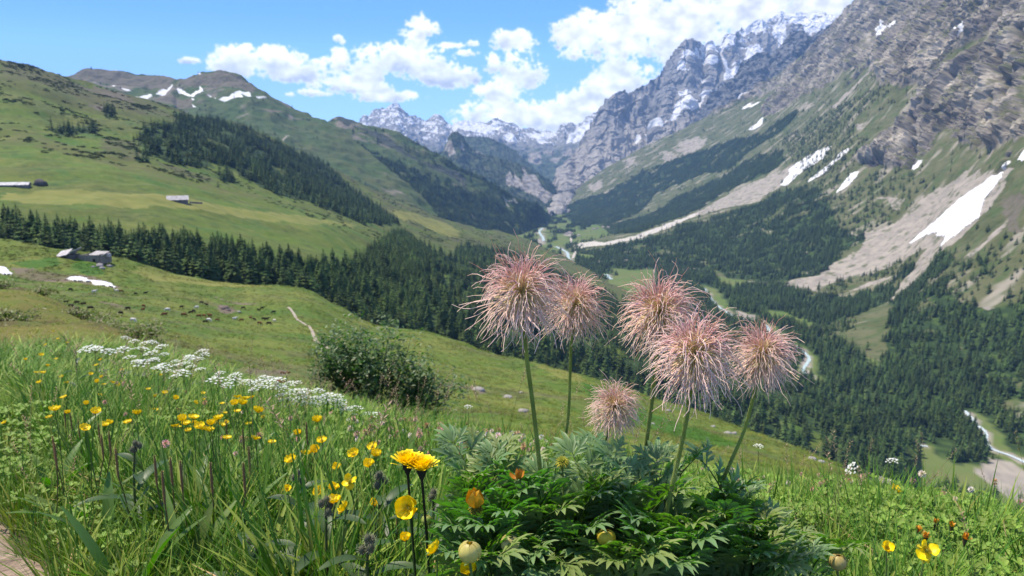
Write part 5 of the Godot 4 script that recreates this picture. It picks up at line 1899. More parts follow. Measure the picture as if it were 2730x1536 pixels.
func bushes(leafy: StandardMaterial3D, dull: StandardMaterial3D) -> void:
	rng.seed = 4000
	var o := thing("willow_bush", "grey green willow bush behind the white flower drift", "bush", BUSH_AT + Vector3(0, 0.05, 0))
	o.scale = Vector3(1.4, 1.38, 1.2)
	shrub(o, [[V(-0.14, 0.58, 0), V(0.46, 0.42, 0.45)], [V(0.0, 0.45, 0.05), V(0.55, 0.40, 0.45)], [V(0.42, 0.26, 0.1), V(0.34, 0.34, 0.35)], [V(-0.38, 0.50, 0), V(0.26, 0.30, 0.3)]], 12000, 0.042, [Color(0.085, 0.15, 0.04), Color(0.16, 0.22, 0.09), Color(0.065, 0.125, 0.035)], 34, leafy, dull)
	o = thing("willow_bush", "thin pale twigs of a sparse small bush left of the willow bush", "bush", BUSH_AT + Vector3(-0.78, 0.06, -0.2))
	shrub(o, [[V(0.0, 0.34, 0), V(0.26, 0.34, 0.2)]], 900, 0.022, [Color(0.08, 0.11, 0.04)], 16, leafy, dull)
	o = thing("bilberry_bush", "low bright green bilberry bush at the meadow's right edge", "bush", BILBERRY_AT)
	shrub(o, [[V(0, 0.055, 0), V(0.14, 0.07, 0.10)], [V(0.12, 0.02, 0), V(0.14, 0.05, 0.10)], [V(-0.08, 0.06, 0.02), V(0.08, 0.05, 0.08)]], 2600, 0.012, [Color(0.13, 0.19, 0.02), Color(0.10, 0.165, 0.02), Color(0.16, 0.20, 0.03)], 26, leafy, dull)
	# dwarf heath on the strip at the left
	for k in 22:
		rng.seed = 4100 + k
		var az := deg_to_rad(rng.randf_range(-37.0, -25.0))
		var d := rng.randf_range(11.0, 26.0)
		var p := on_ground(Vector3(sin(az) * d, 0, -cos(az) * d))
		o = thing("dwarf_shrub", "low olive dwarf shrub on the heath strip at the left", "bush", p, "dwarf shrubs on the heath strip")
		shrub(o, [[V(0, 0.05, 0), V(0.42, 0.10, 0.35) * rng.randf_range(0.6, 1.2)]], 1100, 0.055, [Color(0.17, 0.18, 0.03), Color(0.12, 0.15, 0.03), Color(0.15, 0.11, 0.045)], 6, leafy, dull)

# ---------------------------------------------------------------- survey data
const QUICK := false

var SHAPES := {   # rows of surveyed points, from the near foot up to the crest
	"left_slope": [
		[V(-214.9, -40.4, -250.4), V(-246.8, -38.9, -289), V(-360, -30.6, -428.9), V(-540.9, -6.3, -655.7), V(-817.1, 71.4, -1011.2), V(-1029.7, 173, -1289.3)],
		[V(-186.2, -45.4, -272.4), V(-213.6, -42.3, -314.3), V(-323.2, -29.4, -481.6), V(-470, 0.4, -708.2), V(-630.7, 63.2, -961.6), V(-817.6, 143.8, -1257.6)],
		[V(-170, -49.1, -294.4), V(-194.3, -47.3, -338.1), V(-290.9, -31.3, -513.3), V(-415.9, -3.4, -741.3), V(-583.2, 48, -1048.8), V(-771.3, 123.9, -1401.8)],
		[V(-156.5, -52.9, -307.5), V(-178.4, -50.2, -352.4), V(-268.1, -34.6, -531.2), V(-383.2, -9.3, -758.7), V(-537.3, 38.4, -1073), V(-716.8, 104.1, -1452.8)],
		[V(-149.4, -56.2, -316.5), V(-170, -52.6, -362.1), V(-247.5, -37.6, -546.6), V(-348.2, -17.4, -775.4), V(-488.4, 22.7, -1096.1), V(-667.9, 85.6, -1508.8)],
		[V(-127.3, -65.4, -347.4), V(-143.8, -61.5, -394.6), V(-204.7, -54, -585.2), V(-311.4, -40.9, -897.5), V(-439.6, -5.8, -1276.4), V(-583.5, 54.1, -1702.8)],
		[V(-99.5, -75.1, -366.7), V(-112.1, -73.7, -415.1), V(-161.5, -71.4, -629.6), V(-246.9, -74.3, -969), V(-356.2, -64, -1405.6), V(-488.5, -22.7, -1939.4)],
		[V(-81.7, -95.2, -391.6), V(-91.4, -95, -440.6), V(-135.4, -99.3, -737.7), V(-200.6, -113.5, -1132.4), V(-269.8, -116.8, -1577.1), V(-352.8, -109.2, -2070.1)],
		[V(-54.8, -117.9, -426.5), V(-60.9, -118.4, -476.1), V(-88.5, -131.8, -845.4), V(-123, -167, -1394.6), V(-148.4, -184.5, -1793.9), V(-180.9, -197.8, -2192.5)],
		[V(-9.4, -142.7, -459.9), V(-10.6, -143.7, -519.9), V(-8.4, -169.5, -900), V(2.1, -223.9, -1600), V(13.8, -260.3, -2100), V(30.8, -292, -2599.8)],
		[V(44.3, -168.6, -498), V(49.3, -173, -557.8), V(87.5, -200.8, -845.5), V(140.9, -247.4, -1242), V(191, -299.8, -1689.2), V(246.2, -336.5, -2085.5)],
		[V(114.1, -200, -527.8), V(126.2, -205.3, -586.6), V(182.8, -228.4, -778.8), V(237.4, -257.7, -971.4), V(294.6, -287.8, -1183.9), V(364, -331.3, -1434.5)],
		[V(200, -228.5, -544.4), V(219.9, -238.2, -601), V(263, -250.1, -691.7), V(312, -266.8, -801.4), V(351.6, -282.1, -893.3), V(414.1, -309.9, -1040.7)],
		[V(256.2, -227.7, -475.4), V(284.2, -246.8, -528.4), V(342.8, -268.2, -621.7), V(376.9, -281.8, -671.4), V(399.2, -291.6, -704.8), V(426.6, -303.7, -746.7)],
	],
	"meadow_hill": [
		[V(-26.6, -9.3, -29.9), V(-105.4, -24.6, -120.4), V(-157.3, -28.3, -181.3), V(-195.5, -22.2, -227.6)],
		[V(-25.1, -9.1, -31.1), V(-96.4, -24.2, -121.4), V(-147.4, -29.1, -186.9), V(-178.6, -24.1, -228.5)],
		[V(-22.9, -9.1, -32.8), V(-79.4, -23.6, -115.3), V(-129.8, -31, -189.9), V(-157, -26.2, -231.8)],
		[V(-21, -10, -34), V(-70.2, -24.5, -115.3), V(-114.8, -32.3, -190), V(-139.5, -29.6, -231.1)],
		[V(-18.9, -10.9, -35.2), V(-59.9, -25.3, -113.1), V(-99.1, -33.7, -188.6), V(-122.6, -32.7, -234.9)],
		[V(-16.6, -11.8, -36.4), V(-46, -24.8, -102.1), V(-81.6, -35.6, -182.6), V(-108.3, -39.9, -245.1)],
		[V(-14.1, -12.7, -37.4), V(-34.8, -24.9, -93.7), V(-65.6, -38, -178.3), V(-91.3, -43.3, -249.8)],
		[V(-11.1, -13.9, -38.4), V(-24.8, -25.1, -86.5), V(-48.4, -37.9, -171.3), V(-71.4, -45.3, -252.1)],
		[V(-9.4, -14.7, -38.9), V(-19.7, -25.2, -82.7), V(-37.1, -38.5, -157.7), V(-54.3, -47.8, -233.8)],
		[V(-7.5, -15.3, -39.3), V(-14.8, -25.2, -78.6), V(-27.5, -39.9, -147.5), V(-40, -49.6, -216.3)],
		[V(-4.5, -16.2, -39.8), V(-8, -25, -72.6), V(-14.6, -38.5, -133.2), V(-22.2, -49.5, -203.8)],
		[V(-1.3, -16.8, -40), V(-2.1, -24.2, -67), V(-3.9, -38.3, -123.9), V(-5.9, -50.6, -189.9)],
		[V(2.5, -17.2, -39.9), V(3.8, -23.5, -61.9), V(6.9, -36.9, -111.8), V(10.4, -49.2, -169.7)],
		[V(6.9, -17.6, -39.4), V(9.9, -23, -57.2), V(16.6, -34.6, -96.6), V(25.5, -48.6, -149.8)],
		[V(11, -18, -38.5), V(15, -22.5, -52.9), V(23.9, -33.1, -84.7), V(36.6, -47, -130)],
		[V(14.9, -18.3, -37.1), V(19.2, -22, -48.3), V(28.7, -31.1, -72.5), V(41.1, -42.4, -104.2)],
		[V(17.5, -18.4, -36), V(21.8, -21.7, -45), V(30.4, -29.1, -63.1), V(41.1, -38.3, -85.6)],
		[V(20.3, -17.7, -32.1), V(25.5, -21.6, -40.6), V(34.5, -28.5, -55.1), V(45.1, -36.7, -72)],
	],
	"round_hill": [
		[V(-1611.2, 141.1, -2530.6), V(-1768.9, 196.8, -2785.8), V(-1979.5, 267.1, -3125.9)],
		[V(-1487.3, 106.3, -2605.3), V(-1630.5, 188.5, -2869.1), V(-1796.2, 301.1, -3177.4)],
		[V(-1453.8, 107.1, -2624.2), V(-1593.6, 189.8, -2889.7), V(-1754, 322.2, -3200.9)],
		[V(-1431, 107.6, -2636.7), V(-1568.6, 190.7, -2903.3), V(-1725.2, 339.5, -3216.5)],
		[V(-1378, 95.4, -2664.8), V(-1510.4, 178.2, -2934.1), V(-1660.7, 330.3, -3250.3)],
		[V(-1238.8, 80.7, -2622.1), V(-1383.2, 164, -2941), V(-1544.2, 316.7, -3307.3)],
		[V(-1150.1, 67.2, -2607.6), V(-1285.5, 163.4, -2930.4), V(-1438.3, 301.4, -3300.2)],
		[V(-1106.4, 53.3, -2572.1), V(-1258.2, 156.8, -2942.3), V(-1400.1, 289.6, -3294.8)],
		[V(-1030.9, 40, -2549.5), V(-1155.3, 153.3, -2876.7), V(-1295.8, 309.7, -3251.3)],
		[V(-959.9, 14.1, -2523.6), V(-1077.4, 130.7, -2853.4), V(-1197.6, 322.4, -3203.5)],
		[V(-894, -11.4, -2494.7), V(-1003.9, 129.5, -2827), V(-1121.8, 308.4, -3188.4)],
		[V(-828, -23.8, -2464.6), V(-931.8, 114.2, -2799), V(-1044.3, 267.1, -3162)],
		[V(-750.8, -48.4, -2437), V(-832.9, 70.2, -2725.6), V(-943.5, 205.8, -3110)],
		[V(-653.6, -83.2, -2361.2), V(-741.2, 28.7, -2700.1), V(-841.7, 150.6, -3087.3)],
		[V(-567.2, -118.2, -2332), V(-633.1, -12, -2624.7), V(-721.8, 111, -3014.8)],
		[V(-476.8, -140.5, -2301.1), V(-524.2, -63.6, -2546.6), V(-590.9, 36.6, -2890.2)],
		[V(-388.1, -173.7, -2267), V(-419.9, -124.9, -2464.5), V(-467.4, -40.7, -2760.7)],
		[V(-301.2, -217.6, -2229.7), V(-319.8, -169.9, -2378.6), V(-351.5, -119.6, -2626.6)],
		[V(-220.9, -253.9, -2239.1), V(-230, -228.2, -2338.7), V(-244.1, -203.7, -2488.1)],
	],
	"far_ridge": [
		[V(-663.2, -119.1, -2617.3), V(-731.8, -13.3, -2909.4), V(-820.2, 106.5, -3351.1)],
		[V(-589.4, -130.9, -2583.6), V(-662, -13.3, -2926), V(-766.2, 144.5, -3415.1)],
		[V(-552.7, -144.8, -2591.7), V(-620.7, -28.3, -2935.1), V(-722.1, 138.9, -3445.1)],
		[V(-472.7, -172.7, -2607.5), V(-534.2, -51.4, -2972.4), V(-617.4, 108.4, -3465.4)],
		[V(-391.1, -200.9, -2621), V(-446.1, -75.3, -3017.2), V(-510.5, 81, -3482.8)],
		[V(-323.5, -233.4, -2680.5), V(-365.7, -107.7, -3058.2), V(-414.8, 26.6, -3495.5)],
		[V(-246.4, -267.3, -2738.9), V(-279.9, -159, -3137.5), V(-312.3, -32.2, -3526.2)],
		[V(-169.7, -307.5, -2844.9), V(-192.1, -214.9, -3244.3), V(-210.1, -91.1, -3573.8)],
		[V(-76.2, -345.7, -3049), V(-83.2, -265.4, -3349), V(-89.8, -154.4, -3638.9)],
		[V(30.8, -379.8, -3349.9), V(32.5, -318.4, -3549.9), V(34.5, -230.7, -3779.8)],
		[V(114.1, -394.4, -3648.2), V(118.4, -342.7, -3798.2), V(122.6, -267.6, -3948.1)],
		[V(170.8, -400.7, -3896.3), V(174.8, -360.6, -3996.2), V(177.9, -308.1, -4076.1)],
		[V(222.6, -405.5, -3943.7), V(228, -390.3, -4043.6), V(233.4, -373.9, -4143.4)],
	],
	"cliff_spur": [
		[V(-557.6, -235.3, -5170), V(-573.6, -136.6, -5470), V(-597.9, -11.9, -5869.6)],
		[V(-462.1, -262.5, -5179.4), V(-487, -164.8, -5478.4), V(-519.7, -2.9, -5877.1)],
		[V(-411.6, -289.5, -5183.7), V(-433.4, -165, -5482.9), V(-460.8, 119, -5882)],
		[V(-357.9, -289.8, -5187.7), V(-376.9, -165.1, -5487.1), V(-400.6, 122.1, -5886.4)],
		[V(-296.3, -316.9, -5191.6), V(-312, -193.4, -5491.1), V(-332.1, 44.8, -5890.6)],
		[V(-191.1, -344.1, -5196.5), V(-201.1, -207.7, -5496.3), V(-214.5, -23.9, -5896.1)],
		[V(-50.2, -371.4, -5199.8), V(-52.9, -250.4, -5499.7), V(-56.4, -62.9, -5899.7)],
		[V(63.9, -398.5, -5199.6), V(67.3, -292.9, -5499.6), V(71.7, -111.1, -5899.6)],
		[V(188.9, -425.4, -5196.6), V(199.1, -335.5, -5496.4), V(212.4, -180.4, -5896.2)],
		[V(275.9, -438.6, -5192.7), V(291, -378, -5492.3), V(310.8, -259.1, -5891.8)],
		[V(319.3, -452, -5190.2), V(345.6, -406.4, -5489.1), V(360.5, -344.2, -5889)],
		[V(373.6, -465.3, -5186.6), V(394.8, -463.4, -5485.8), V(422.9, -451, -5884.8)],
	],
	"blue_ridge": [
		[V(-659.6, -308.1, -6767.9), V(-658.5, -142.3, -7169.8), V(-678.4, 83.8, -7870.8)],
		[V(-484.8, -308.8, -6782.7), V(-510.9, -142.6, -7181.8), V(-556.8, 139.6, -7880.4)],
		[V(-379.5, -326.6, -6789.4), V(-399.8, -142.7, -7188.9), V(-435.7, 151.6, -7888)],
		[V(-168, -344.5, -6797.9), V(-177.1, -179.7, -7197.8), V(-192.9, 116, -7897.6)],
		[V(-26.6, -379.8, -6799.9), V(-28, -216.7, -7199.9), V(-30.5, 28.1, -7899.9)],
		[V(115.2, -415, -6799), V(121.4, -253.6, -7199), V(132.6, -84.3, -7898.9)],
		[V(203.8, -432.5, -6796.9), V(215, -309.1, -7196.8), V(235, -172.9, -7896.5)],
		[V(310.1, -449.9, -6792.9), V(327.6, -383.1, -7192.5), V(358.5, -302.3, -7891.9)],
		[V(434.1, -484.7, -6786.1), V(459, -457.2, -7185.4), V(502.9, -440.4, -7884)],
	],
	"far_peaks": [
		[V(-1721.4, -411.5, -8119.5), V(-1899.7, -224.7, -9001.7), V(-2112.7, 137.9, -10081), V(-2412.8, 367.2, -11550.7)],
		[V(-1603.6, -412.7, -8143.6), V(-1769.7, -225.4, -9028.2), V(-1966.7, 176.5, -10110.5), V(-2244.6, 455.3, -11584.5)],
		[V(-1562.8, -413.1, -8151.5), V(-1724.6, -225.6, -9036.9), V(-1915.9, 198.4, -10120.2), V(-2185.7, 505.1, -11595.8)],
		[V(-1530, -413.5, -8157.8), V(-1688.4, -225.8, -9043.7), V(-1876, 189.6, -10127.7), V(-2140.5, 485.1, -11604.2)],
		[V(-1464.3, -414.1, -8169.8), V(-1615.8, -226.1, -9057), V(-1794, 232, -10142.6), V(-2045.5, 581.5, -11621.4)],
		[V(-1394.1, -414.7, -8182.1), V(-1538.4, -226.5, -9070.5), V(-1707.6, 244.9, -10157.5), V(-1946.5, 610.8, -11638.3)],
		[V(-1315.3, -415.4, -8195.1), V(-1451.4, -226.8, -9084.8), V(-1610.7, 257, -10173.3), V(-1835.7, 638.4, -11656.3)],
		[V(-1227.8, -416, -8208.7), V(-1354.8, -227.2, -9099.7), V(-1503, 276.6, -10189.8), V(-1712.3, 683, -11675.1)],
		[V(-1177.6, -416.4, -8216), V(-1299.4, -227.4, -9107.8), V(-1442.2, 250, -10198.5), V(-1643.8, 622.6, -11684.9)],
		[V(-1097.9, -417, -8227.1), V(-1211.4, -227.7, -9119.9), V(-1345.4, 209.2, -10211.7), V(-1534.6, 530, -11699.8)],
		[V(-1043.1, -417.3, -8234.2), V(-1151, -227.9, -9127.7), V(-1278.8, 188.7, -10220.3), V(-1459.1, 483.7, -11709.4)],
		[V(-933.2, -418, -8247.4), V(-1029.7, -228.2, -9142.2), V(-1144.3, 176.1, -10236.2), V(-1305.9, 455.1, -11727.5)],
		[V(-861.1, -418.4, -8255.2), V(-950.2, -228.5, -9150.8), V(-1055.5, 191.8, -10245.8), V(-1204.3, 490.7, -11738.4)],
		[V(-801.6, -418.7, -8261.2), V(-884.4, -228.6, -9157.4), V(-982.2, 212.6, -10253.1), V(-1120.2, 538, -11746.7)],
		[V(-750.4, -418.9, -8266), V(-828, -228.8, -9162.7), V(-919.8, 192, -10258.8), V(-1049.4, 491.4, -11753.2)],
		[V(-669.3, -419.3, -8273), V(-738.5, -228.9, -9170.3), V(-821, 145.6, -10267.2), V(-937.4, 385.8, -11762.7)],
		[V(-600.8, -419.6, -8278.2), V(-662.9, -229.1, -9176.1), V(-736.9, 156, -10273.6), V(-841.2, 409.6, -11770)],
		[V(-489.3, -419.9, -8285.6), V(-539.8, -229.3, -9184.1), V(-600, 164, -10282.5), V(-684.8, 427.7, -11780.1)],
		[V(-278.4, -420.4, -8295.3), V(-307.1, -229.6, -9194.9), V(-341.4, 159, -10294.3), V(-389.7, 416.3, -11793.6)],
		[V(-179.2, -420.6, -8298.1), V(-197.7, -229.6, -9197.9), V(-219.6, 179.8, -10297.7), V(-250.6, 463.7, -11797.3)],
		[V(-10.8, -420.7, -8300), V(-11.9, -229.7, -9200), V(-13.2, 151.2, -10300), V(-15.1, 398.8, -11800)],
		[V(101.5, -420.6, -8299.4), V(112, -229.7, -9199.3), V(124.5, 117.4, -10299.2), V(142.3, 321.8, -11799.1)],
		[V(213.7, -420.5, -8297.2), V(235.8, -229.6, -9197), V(262.3, 109.6, -10296.7), V(299.6, 303.9, -11796.2)],
		[V(467.8, -420, -8286.8), V(516.1, -229.3, -9185.5), V(574.3, 91.3, -10284), V(656.4, 262.1, -11781.7)],
		[V(523.6, -419.8, -8283.5), V(577.7, -229.2, -9181.8), V(642.7, 109.4, -10279.9), V(734.3, 303.5, -11777.1)],
		[V(557.9, -419.7, -8281.2), V(615.6, -229.2, -9179.4), V(684.4, 145.7, -10277.2), V(781.5, 386.1, -11774.1)],
		[V(587.9, -419.6, -8279.1), V(648.7, -229.1, -9177.1), V(721.6, 114.6, -10274.7), V(824.4, 315.1, -11771.2)],
		[V(635.1, -419.4, -8275.7), V(700.7, -229, -9173.3), V(779, 148.2, -10270.5), V(889.4, 391.8, -11766.4)],
		[V(677.8, -419.3, -8272.3), V(747.9, -228.9, -9169.5), V(831.8, 124.8, -10266.4), V(950.1, 338.5, -11761.7)],
		[V(771.7, -418.8, -8264), V(851.5, -228.7, -9160.5), V(946.2, 176.5, -10256.4), V(1079.8, 456, -11750.5)],
		[V(856.9, -418.4, -8255.7), V(945.5, -228.5, -9151.3), V(1050, 209.9, -10246.3), V(1197.6, 531.8, -11739.1)],
		[V(933.2, -418, -8247.4), V(1029.7, -228.2, -9142.2), V(1143.1, 235.4, -10236.4), V(1303.2, 589.8, -11727.8)],
		[V(1081, -417.1, -8229.3), V(1192.9, -227.7, -9122.3), V(1323.6, 263.2, -10214.6), V(1508.2, 652.6, -11703.2)],
	],
	"massif": [
		[V(222.8, -424.2, -4594.6), V(256.1, -422.4, -5193.7), V(292.8, -411.2, -5842.7), V(319.7, -384, -6291.9)],
		[V(267.1, -425.4, -4742.5), V(304.9, -398.1, -5341.3), V(346.5, -356, -5990), V(376.6, -299.8, -6439)],
		[V(318.8, -425.8, -4889.6), V(360.5, -363.8, -5488.2), V(406.1, -280, -6136.6), V(438.5, -184.7, -6585.4)],
		[V(379.3, -429.6, -5085.9), V(425.1, -330, -5684.1), V(474.8, -201.9, -6332.2), V(509.5, -65.4, -6780.9)],
		[V(421.7, -446.3, -5283.2), V(478.6, -313.7, -5880.6), V(541.3, -147.3, -6527.6), V(587.6, 24.8, -6975.3)],
		[V(494.6, -462.7, -5477.7), V(574.2, -268, -6072.9), V(663.4, -29.3, -6717.3), V(732.8, 209.7, -7162.6)],
		[V(561.4, -470.7, -5571.8), V(649.6, -226.5, -6165.9), V(748.1, 69.4, -6809), V(824.6, 361.2, -7253.3)],
		[V(630.1, -478.5, -5665.1), V(722.5, -199.6, -6258.4), V(825.3, 136.1, -6900.8), V(904, 464.3, -7344.6)],
		[V(730.3, -486, -5753.8), V(833.1, -179.6, -6345.6), V(947, 187, -6986.1), V(1033.7, 543.1, -7428.4)],
		[V(803.1, -493.7, -5845.1), V(909.4, -185.6, -6436.1), V(1026.9, 182, -7075.9), V(1115.2, 538.5, -7517.7)],
		[V(877.6, -501.4, -5935.5), V(997.3, -170.6, -6524.2), V(1129.7, 221.9, -7161.4), V(1230.4, 600.8, -7601.1)],
		[V(984.6, -508.5, -6020), V(1109.6, -151.4, -6607.5), V(1247.4, 270.2, -7243.4), V(1350.6, 675.3, -7682.2)],
		[V(1078.5, -515.7, -6105.5), V(1206.4, -139, -6692.1), V(1346.8, 304.1, -7327.3), V(1450.4, 728.4, -7765.7)],
		[V(1128.4, -59.8, -6198.1), V(1262.5, 207, -6783.5), V(1410.2, 519.9, -7417.1), V(1520, 813.6, -7854.3)],
		[V(1208, -28.7, -6285), V(1344.4, 270.5, -6869.7), V(1494.1, 620, -7502.7), V(1604.2, 946.2, -7939.6)],
		[V(1289.1, 3.3, -6370.9), V(1428, 320.8, -6954.9), V(1580.2, 690.4, -7587.2), V(1691.1, 1034.1, -8023.7)],
		[V(1371.6, 36.1, -6455.9), V(1519, 370.8, -7037.9), V(1680.5, 759, -7668), V(1798.5, 1118.7, -8102.8)],
		[V(1434.4, 52.3, -6442.2), V(1579.6, 388.8, -7024.6), V(1738.1, 779.1, -7655.2), V(1851.8, 1140.4, -8090.8)],
		[V(1502.8, 86, -6529.3), V(1652, 396.7, -7110.6), V(1814.7, 756.7, -7740.1), V(1931.3, 1089.1, -8175)],
		[V(1588.4, 120.4, -6611.9), V(1741.7, 402, -7192.1), V(1908.8, 727.7, -7820.4), V(2028.1, 1027.8, -8254.5)],
		[V(1635.7, 136.9, -6600.3), V(1789.8, 434.1, -7180.3), V(1957.4, 777.9, -7808.4), V(2076.1, 1094.2, -8242.6)],
		[V(1706.8, 172.3, -6685.6), V(1864.4, 452.6, -7264.6), V(2035.9, 776.1, -7891.6), V(2157.1, 1072.9, -8325.1)],
		[V(1778.9, 208.4, -6770.2), V(1939.2, 491.7, -7348.4), V(2113.4, 817.9, -7974.7), V(2236.1, 1116.1, -8407.7)],
		[V(1869.2, 228.1, -6849.5), V(2031.1, 535.9, -7427.3), V(2206.8, 889.6, -8053.1), V(2329.5, 1212.5, -8486.1)],
		[V(1960.7, 248, -6927.9), V(2124.7, 567.8, -7505), V(2302.4, 934.5, -8130.3), V(2425.7, 1268.8, -8563.1)],
		[V(2069, 285.7, -7000.7), V(2236.6, 611.9, -7576.8), V(2417.9, 985.3, -8201), V(2542.7, 1324.8, -8633.3)],
		[V(2212.5, 305.8, -7061.5), V(2384.5, 640.8, -7636.4), V(2570.3, 1023.6, -8259.3), V(2697, 1371.2, -8691.1)],
		[V(2357.2, 326.1, -7119.9), V(2533.4, 672.5, -7693.6), V(2723.5, 1067.6, -8315.4), V(2851.8, 1426, -8746.9)],
		[V(2469.3, 365, -7187.7), V(2648.4, 721.8, -7760.5), V(2841.5, 1128, -8381.4), V(2971, 1495.7, -8812.7)],
		[V(2619.8, 397.8, -7134.2), V(2807.6, 753, -7704.4), V(3009.9, 1157.4, -8322.4), V(3144.9, 1522.9, -8752.1)],
		[V(2763.5, 430, -7079.7), V(2963.2, 765.1, -7645.9), V(3178.3, 1146.7, -8259.6), V(3322.3, 1490.8, -8686.3)],
		[V(2862.5, 455.4, -6932.3), V(3074.4, 757, -7493.8), V(3303, 1101, -8102.6), V(3456.6, 1410.4, -8526)],
		[V(2945.7, 479.6, -6788.4), V(3169.2, 749, -7345.5), V(3410.3, 1056.8, -7949.4), V(3573, 1332.4, -8369.2)],
		[V(3075.1, 467.7, -6620.7), V(3313.2, 716.6, -7171.7), V(3570.1, 1001.2, -7769), V(3744, 1255.9, -8184.3)],
	],
	"dark_spur": [
		[V(1395.4, -321.8, -6348.4), V(1476.6, -63.1, -6535.3), V(1555.5, 174.5, -6773.7)],
		[V(1492.8, -170.9, -6326.2), V(1575.7, 89.1, -6512.1), V(1657.3, 329.3, -6749.5)],
		[V(1591.3, -19.1, -6302.2), V(1675.9, 242, -6487), V(1760.3, 484.9, -6723.4)],
		[V(1672.9, 60.5, -6281), V(1759, 321.9, -6465), V(1845.6, 565.9, -6700.5)],
		[V(1736.7, 110.9, -6263.7), V(1823.9, 372.3, -6447), V(1912.3, 616.9, -6681.7)],
		[V(1800.4, 208, -6245.7), V(1888.7, 470, -6428.3), V(1978.9, 716.1, -6662.3)],
		[V(1840, 241.9, -6234.1), V(1929, 504, -6416.3), V(2020.3, 750.4, -6649.9)],
		[V(1927.5, 296.7, -6207.6), V(2018.1, 558.4, -6388.8), V(2111.9, 805.2, -6621.4)],
		[V(1984.5, 252.6, -6189.6), V(2076.3, 512.9, -6370.2), V(2171.7, 757.9, -6602)],
		[V(2045.6, 337.9, -6169.7), V(2138.4, 598.6, -6349.6), V(2235.5, 844.9, -6580.7)],
		[V(2115.6, 446.3, -6146.1), V(2209.6, 707.6, -6325.2), V(2308.6, 955.6, -6555.4)],
		[V(2179, 453.8, -6123.9), V(2274.2, 714.3, -6302.2), V(2375.1, 961.5, -6531.6)],
		[V(2256.6, 394.4, -6095.7), V(2353.2, 652.9, -6273.1), V(2456.4, 897.6, -6501.4)],
		[V(2292.7, 426.7, -6082.2), V(2390, 685, -6259.2), V(2494.1, 930, -6487.1)],
		[V(2362.4, 472.6, -6055.5), V(2461, 730.5, -6231.7), V(2567.1, 975.6, -6458.5)],
		[V(2439.1, 514.8, -6025), V(2539, 772, -6200.3), V(2647.3, 1016.9, -6426)],
	],
	"right_wall": [
		[V(560.8, -301.8, -600), V(589.8, -273, -600), V(643.4, -199.7, -600), V(710.3, -126.1, -600), V(785.7, -36.6, -600), V(886.3, 54.2, -600), V(977.3, 154.2, -600), V(1072, 222, -600)],
		[V(555.9, -308.1, -950), V(596.1, -295.7, -950), V(699.5, -254.7, -950), V(791.2, -178.9, -950), V(890, -72.8, -950), V(977.6, 43.5, -950), V(1096.5, 168.5, -950), V(1196, 248.5, -950)],
		[V(533.6, -310.8, -1250), V(580.1, -303.8, -1250), V(716.3, -252.4, -1250), V(837.6, -148.3, -1250), V(941.1, -37.6, -1250), V(1039.6, 82.1, -1250), V(1145.3, 209.8, -1250), V(1238.1, 315.5, -1250)],
		[V(557.7, -325.7, -1550), V(632.1, -321.4, -1550), V(778.3, -287.7, -1550), V(883.1, -179.8, -1550), V(989.8, -42.7, -1550), V(1086.3, 82.6, -1550), V(1200.7, 223, -1550), V(1281.4, 355.2, -1550)],
		[V(558.3, -334.2, -1900), V(668.9, -324.9, -1900), V(836.8, -276, -1900), V(979.3, -185.4, -1900), V(1095.2, -52.3, -1900), V(1206, 96.5, -1900), V(1327.5, 282.4, -1900), V(1409.9, 444.2, -1900)],
		[V(346.1, -351.2, -2400), V(547.6, -310.3, -2400), V(809.3, -240.5, -2400), V(1015, -127.8, -2400), V(1154.2, -4.9, -2400), V(1288.1, 145.8, -2400), V(1436.1, 356.8, -2400), V(1557, 549.9, -2400)],
		[V(167.9, -362.8, -2830), V(286.9, -337.3, -2830), V(641.5, -261.3, -2830), V(991.2, -161, -2830), V(1169.2, 23, -2830), V(1340.8, 227.9, -2830), V(1506.1, 447.8, -2830), V(1637.3, 674.8, -2830)],
		[V(354.2, -382, -3500), V(555.8, -354.4, -3500), V(863.6, -250, -3500), V(1128.8, -96.3, -3500), V(1334.2, 81.4, -3500), V(1516, 281.8, -3500), V(1723.9, 537.1, -3500), V(1924.7, 802, -3500)],
		[V(321.2, -401.5, -4300), V(501.1, -379, -4300), V(879.7, -262.5, -4300), V(1205.9, -63.4, -4300), V(1481.3, 153.9, -4300), V(1706.5, 388.5, -4300), V(1923.9, 659.9, -4300), V(2134.5, 945.1, -4300)],
		[V(273.6, -430.8, -5100), V(406.5, -390.9, -5100), V(775.7, -245.3, -5100), V(1126, -49.2, -5100), V(1470.8, 157, -5100), V(1794.4, 410.6, -5100), V(2057.3, 709, -5100), V(2335.8, 1049.2, -5100)],
		[V(250, -438.5, -5800), V(412.6, -348, -5800), V(656.8, -168.6, -5800), V(993.4, 26.5, -5800), V(1403, 225.1, -5800), V(1862.9, 484.1, -5800), V(2197.8, 750.3, -5800), V(2553.1, 1083.6, -5800)],
		[V(243, -459.8, -6000), V(427.2, -391.1, -6000), V(680.1, -205.2, -6000), V(1029, -15.2, -6000), V(1453.2, 190.8, -6000), V(1929.9, 453.5, -6000), V(2276.8, 729.6, -6000), V(2645.8, 1064, -6000)],
	],
}

